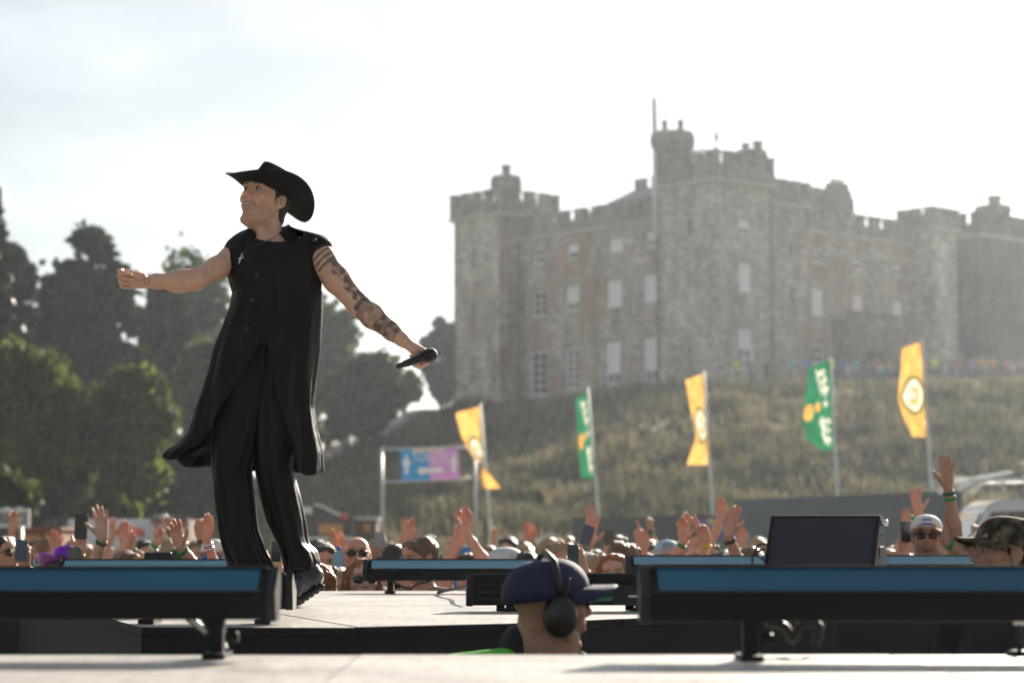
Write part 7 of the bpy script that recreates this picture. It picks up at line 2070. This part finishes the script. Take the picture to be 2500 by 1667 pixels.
figure('person clapping both hands overhead left of the black brimmed cap', 1142, 1348, 14.0, skin='ruddy', hair=('short', 'brown'), shirt='grey', arms=[dict(side=-1, u=1130, v=1306, pose='claw', palm=-1, lean=-4, dy=-.10, px=-.7, thumb=1), dict(side=1, u=1141, v=1304, pose='relaxed', palm=1, lean=4, dy=-.17, px=-.5, thumb=-1)], h=.0075)
figure('person with a raised red hand left of the clapping hands', 1088, 1352, 18.0, skin='ruddy', hair=('short', 'dark'), shirt='black', arms=[dict(side=1, u=1102, v=1344, pose='open', palm=1, lean=22)], h=.0095)
p, Mh = figure('person in a flat brimmed black cap with blue crown at the rear batten', 1148, 1334, 14.6, yaw=2, pitch=-6, skin='ruddy', hair=('under', 'brown'), shirt='black')
baseball_cap(p, Mh, M_CAPBL, M_CAPBK, tilt=R(-4), flat=True, big=1.06)
p, Mh = figure('person in a white and pale blue cap with brim to the left', 1232, 1338, 13.2, yaw=-48, pitch=-4, skin='fair', hair=('under', 'brown'), shirt='white', h=.0075)
baseball_cap(p, Mh, M_CAPW, M_CAPW, tilt=R(-4), big=1.1, patch=(.9, .7, M_CAPLB))
figure('person with sunlit blond hair far behind the white cap', 1282, 1328, 17.2, yaw=170, skin='fair', hair=('short', 'blond'), shirt='navy', h=.0095)
figure('person with dark plum hair right of the white cap', 1285, 1346, 13.2, yaw=180, skin='mid', hair=('bob', 'dark'), shirt='lilac', male=False, h=.008)
p, Mh = figure('man in blue mirrored sunglasses filming behind the security man', 1372, 1328, 12.0, yaw=10, pitch=6, skin='ruddy', hair=('messy', 'blond'), shirt='white', arms=[dict(side=1, u=1424, v=1392, pose='grip', palm=-1, lean=-18, dy=-.34, thumb=-1)], brow='brown')
sunglasses(p, Mh, M_LBLUE, M_FRM, big=1.08)
phone('black phone in front of the man with blue sunglasses', at(1399, 1356, 11.6), .058, .118, (.0, 0, 1), (0, -1, 0), M_PHBLK)
p, Mh = figure('person in a white and blue cap right of the black phone', 1428, 1346, 13.2, yaw=70, pitch=-6, skin='ruddy', hair=('under', 'brown'), shirt='blue', h=.008)
baseball_cap(p, Mh, M_CAPW, M_CAPBL, tilt=R(-4))
figure('person raising an open hand behind a tilted phone, green wristband', 1460, 1366, 14.2, skin='ruddy', hair=('short', 'brown'), shirt='white', arms=[dict(side=-1, u=1440, v=1332, pose='open', palm=1, lean=5, thumb=1, bands=('green',), dy=-.1)], h=.0075)
phone('dark phone with bright top edge tilted in front of the open hand', at(1433, 1306, 13.8), .070, .125, (.28, 0, 1), (0, 1, .1), mat('phone_slate', (.06, .07, .11), .15))
figure('person holding a small dark phone up far behind the red haired woman', 1498, 1362, 16.5, skin='ruddy', hair=('short', 'brown'), shirt='black', arms=[dict(side=-1, u=1484, v=1352, pose='grip', palm=-1, lean=0)], h=.009)
phone('small dark phone far behind the red haired woman', at(1486, 1313, 16.3), .075, .105, (0, 0, 1), (0, 1, .1), mat('phone_brown', (.07, .05, .045), .3))
figure('person with sunlit brown hair and sunglasses right of the red haired woman', 1522, 1328, 14.1, yaw=60, pitch=-12, skin='fair', hair=('messy', 'light_brown'), shirt='cream', h=.008)
p, Mh = figure('red haired woman with a fringe looking up between the battens', 1502, 1350, 11.9, yaw=-10, pitch=4, roll=-6, skin='fair', hair=('bob', 'ginger'), shirt='black', male=False, h=.006)
figure('person with blond hair just left of the red haired woman', 1462, 1352, 12.7, yaw=-160, skin='fair', hair=('bob', 'blond'), shirt='khaki', male=False, h=.008)
figure('person pointing left with a raised finger near the light blue cap', 1580, 1358, 17.0, skin='ruddy', hair=('short', 'dark'), shirt='black', arms=[dict(side=-1, u=1566, v=1324, pose='point', palm=-1, lean=-22), dict(side=1, u=1572, v=1352, pose='flat', palm=1, lean=4, px=-.6)], h=.009)
figure('person with short dark hair just left of the light blue cap', 1596, 1328, 18.0, skin='mid', hair=('short', 'dark'), shirt='grey', h=.0095)
p, Mh = figure('person in a light blue cap with dark lettering behind the right rear batten', 1629, 1319, 15.0, yaw=-4, pitch=-4, skin='mid', hair=('under', 'brown'), shirt='navy')
cp_ = baseball_cap(p, Mh, M_CAPLB, M_CAPLB, tilt=R(-10), big=1.06)
lettering('YETI', .034, M_TXTNAVY, cp_, (0.0, -.1095, .084), (R(72), 0, 0), 1.05, .0015)
figure('person with a cupped hand and green wristband right of the light blue cap', 1676, 1372, 14.6, skin='ruddy', hair=('short', 'brown'), shirt='white', arms=[dict(side=-1, u=1669, v=1322, pose='claw', palm=1, lean=-4, bands=('green',))], h=.008)
figure('person with one finger up from a loose fist beside the yellow wristband', 1700, 1372, 15.2, skin='ruddy', hair=('short', 'dark'), shirt='black', arms=[dict(side=-1, u=1692, v=1348, pose='point', palm=1, lean=4)], h=.008)
figure('person pointing up with a yellow wristband left of the wedge monitor', 1768, 1378, 13.6, skin='ruddy', hair=('short', 'brown'), shirt='red', arms=[dict(side=-1, u=1728, v=1320, pose='two', palm=1, lean=-24, thumb=-1, bands=('yellow',))], h=.0075)
figure('person with a tall tattooed forearm raised before the mural', 1772, 1342, 15.2, skin='ruddy', hair=('short', 'dark'), shirt='black', arms=[dict(side=-1, u=1756, v=1276, pose='relaxed', palm=1, lean=8, px=-.7)], h=.008)
figure('person waving with a black wristband just left of the wedge monitor', 1748, 1388, 13.1, skin='ruddy', hair=('short', 'brown'), shirt='teal', arms=[dict(side=1, u=1778, v=1308, pose='flat', palm=-1, lean=14, thumb=1, px=.4, bands=('black',), dy=-.2)], h=.0075)
p, Mh = figure('person in a white cap low at the right rear batten', 1788, 1346, 13.4, yaw=180, skin='fair', hair=('under', 'brown'), shirt='white', h=.009)
baseball_cap(p, Mh, M_CAPW, tilt=R(0))
figure('person with cropped brown hair beside the hanging cables', 1828, 1334, 14.2, yaw=-150, skin='ruddy', hair=('short', 'light_brown'), shirt='navy', h=.009)
# right of the wedge monitor
figure('person raising an orange lit hand with a green band behind the white cap', 2252, 1352, 15.0, skin='ruddy', hair=('short', 'brown'), shirt='white', arms=[dict(side=-1, u=2240, v=1254, pose='open', palm=1, lean=-6, thumb=1, bands=('green',))], h=.008)
figure('person with a small raised hand behind the black phone at right', 2218, 1352, 17.5, skin='ruddy', hair=('short', 'brown'), shirt='black', arms=[dict(side=-1, u=2214, v=1296, pose='open', palm=1, lean=-4)], h=.0095)
figure('person gripping a black phone left of the man in white cap', 2196, 1368, 13.2, skin='tan', hair=('short', 'dark'), shirt='cream', arms=[dict(side=1, u=2204, v=1346, pose='grip', palm=-1, lean=8, dy=-.25, thumb=1)], h=.0075)
phone('black phone held left of the man in white cap', at(2213, 1298, 12.9), .066, .120, (.02, 0, 1), (0, -1, 0), M_PHBLK)
p, Mh = figure('bearded man in white cap with blue patch and sunglasses at right', 2262, 1258, 12.7, yaw=-10, pitch=3, skin='tan', hair=('under', 'brown'), shirt='lilac', stubble=.95, arms=[dict(side=1, u=2309, v=1322, pose='flat', palm=-1, lean=6, px=-.8, thumb=1, dy=-.25, bands=('green',))])
cp_ = baseball_cap(p, Mh, M_CAPW, M_PEAKBR, tilt=R(-6), big=1.06, patch=(.34, .50, mat('cap_patch_blue', (.03, .10, .40), .7, var=.4, scale=60)))
sunglasses(p, Mh, M_LBLK, M_FRM, big=1.08)
figure('person with the tallest raised bare arm and broad green wristband at right', 2388, 1300, 12.5, skin='tan', hair=('short', 'dark'), shirt='black', arms=[dict(side=-1, u=2314, v=1190, pose='open', palm=1, lean=-2, thumb=-1, bands=('dark_green', 'green'), dy=-.1, pole=(.9, .1, -.1))], h=.0068)
p, Mh = figure('person with blond hair low between the white cap and camouflage cap', 2362, 1352, 13.6, yaw=0, skin='fair', hair=('bob', 'blond'), shirt='white', male=False, h=.009)
phone('pale phone with camera lenses low beside the camouflage cap', at(2364, 1336, 13.0), .07, .07, (0, 0, 1), (0, -1, 0), mat('phone_rose', (.42, .22, .18), .3), lens=True)
figure('person with pale hair low right of the wedge monitor', 2172, 1340, 15.0, yaw=150, skin='fair', hair=('bob', 'blond'), shirt='cream', male=False, h=.0095)

# ------------------------------------------------------------------ rows further back: individuals copied from the front rows
def by_label(s): return next(o for o in col.objects if o.get('label', '').startswith(s))
SRC = [('person with sunlit brown hair beside the straw hat', 'light brown haired person'), ('dark haired man behind the water bottle', 'dark haired man'), ('person with sunlit blond hair far', 'blond person'),
       ('person raising two hands close together', 'person with both hands raised'), ('person far back with one pink open hand', 'person with one loose hand raised'), ('person with a small raised hand behind', 'person waving one small hand'),
       ('person with one clenched fist', 'person with a raised fist'), ('person with cropped brown hair', 'person with cropped brown hair'), ('person with pale hair low right', 'person with pale bobbed hair')]
ORD = [0, 4, 1, 7, 3, 8, 2, 0, 5, 7, 1, 6, 8, 2]
rc = random.Random(12)
spots = []
for (u0, u1, n_) in ((0, 500, 15), (735, 900, 5), (905, 1330, 13), (1335, 1530, 6), (1540, 1860, 9), (2155, 2400, 7)):
    for k in range(n_): spots.append(u0 + (u1 - u0) * (k + rc.uniform(.2, .8)) / n_)
where = lambda u: 'left of the singer' if u < 560 else 'right of the singer' if u < 900 else 'behind the middle batten' if u < 1330 else 'between middle and right battens' if u < 1540 else 'left of the wedge monitor' if u < 1900 else 'right of the wedge monitor'
for k, u in enumerate(spots):
    src, lab = SRC[ORD[k % len(ORD)]]
    Y = rc.uniform(16.5, 27.0)
    o = copy_tree(by_label(src))
    o.location = (X(u, Y), Y, 0); o.rotation_euler = (0, 0, R(rc.uniform(-35, 35))); s_ = rc.uniform(.97, 1.05); o.scale = (s_, s_, s_)
    tag(o, '%s far back %s' % (lab, where(u)), 'person', 'rows of the crowd further back')
    for ch in o.children:
        if ch.name.startswith('shirt'):
            c_ = rc.choice(['white', 'black', 'navy', 'red', 'grey', 'green', 'blue', 'pink', 'cream'])
            ch.material_slots[0].link = 'OBJECT'; ch.material_slots[0].material = cloth_m(c_)
number_off([o for o in col.objects if o.get('group') == 'rows of the crowd further back'])
for o in col.objects:
    if '_head' in o: del o['_head']

# ------------------------------------------------------------------ haze: low sun in dusty summer air
hz = bpy.data.materials.new('summer_haze'); hz.use_nodes = True
N, L = hz.node_tree.nodes, hz.node_tree.links
N.remove(N['Principled BSDF'])
pv = N.new('ShaderNodeVolumePrincipled')
pv.inputs['Color'].default_value = (0.80, 0.90, 1.0, 1)
pv.inputs['Density'].default_value = 0.00029
pv.inputs['Anisotropy'].default_value = 0.62
L.new(pv.outputs['Volume'], N['Material Output'].inputs['Volume'])
mb = MB(); mb.box2((-460, -70, -1.0), (460, 710, 37.0))
tag(mb.build('haze', hz), 'thin pale summer haze filling the air', 'haze', kind='stuff')
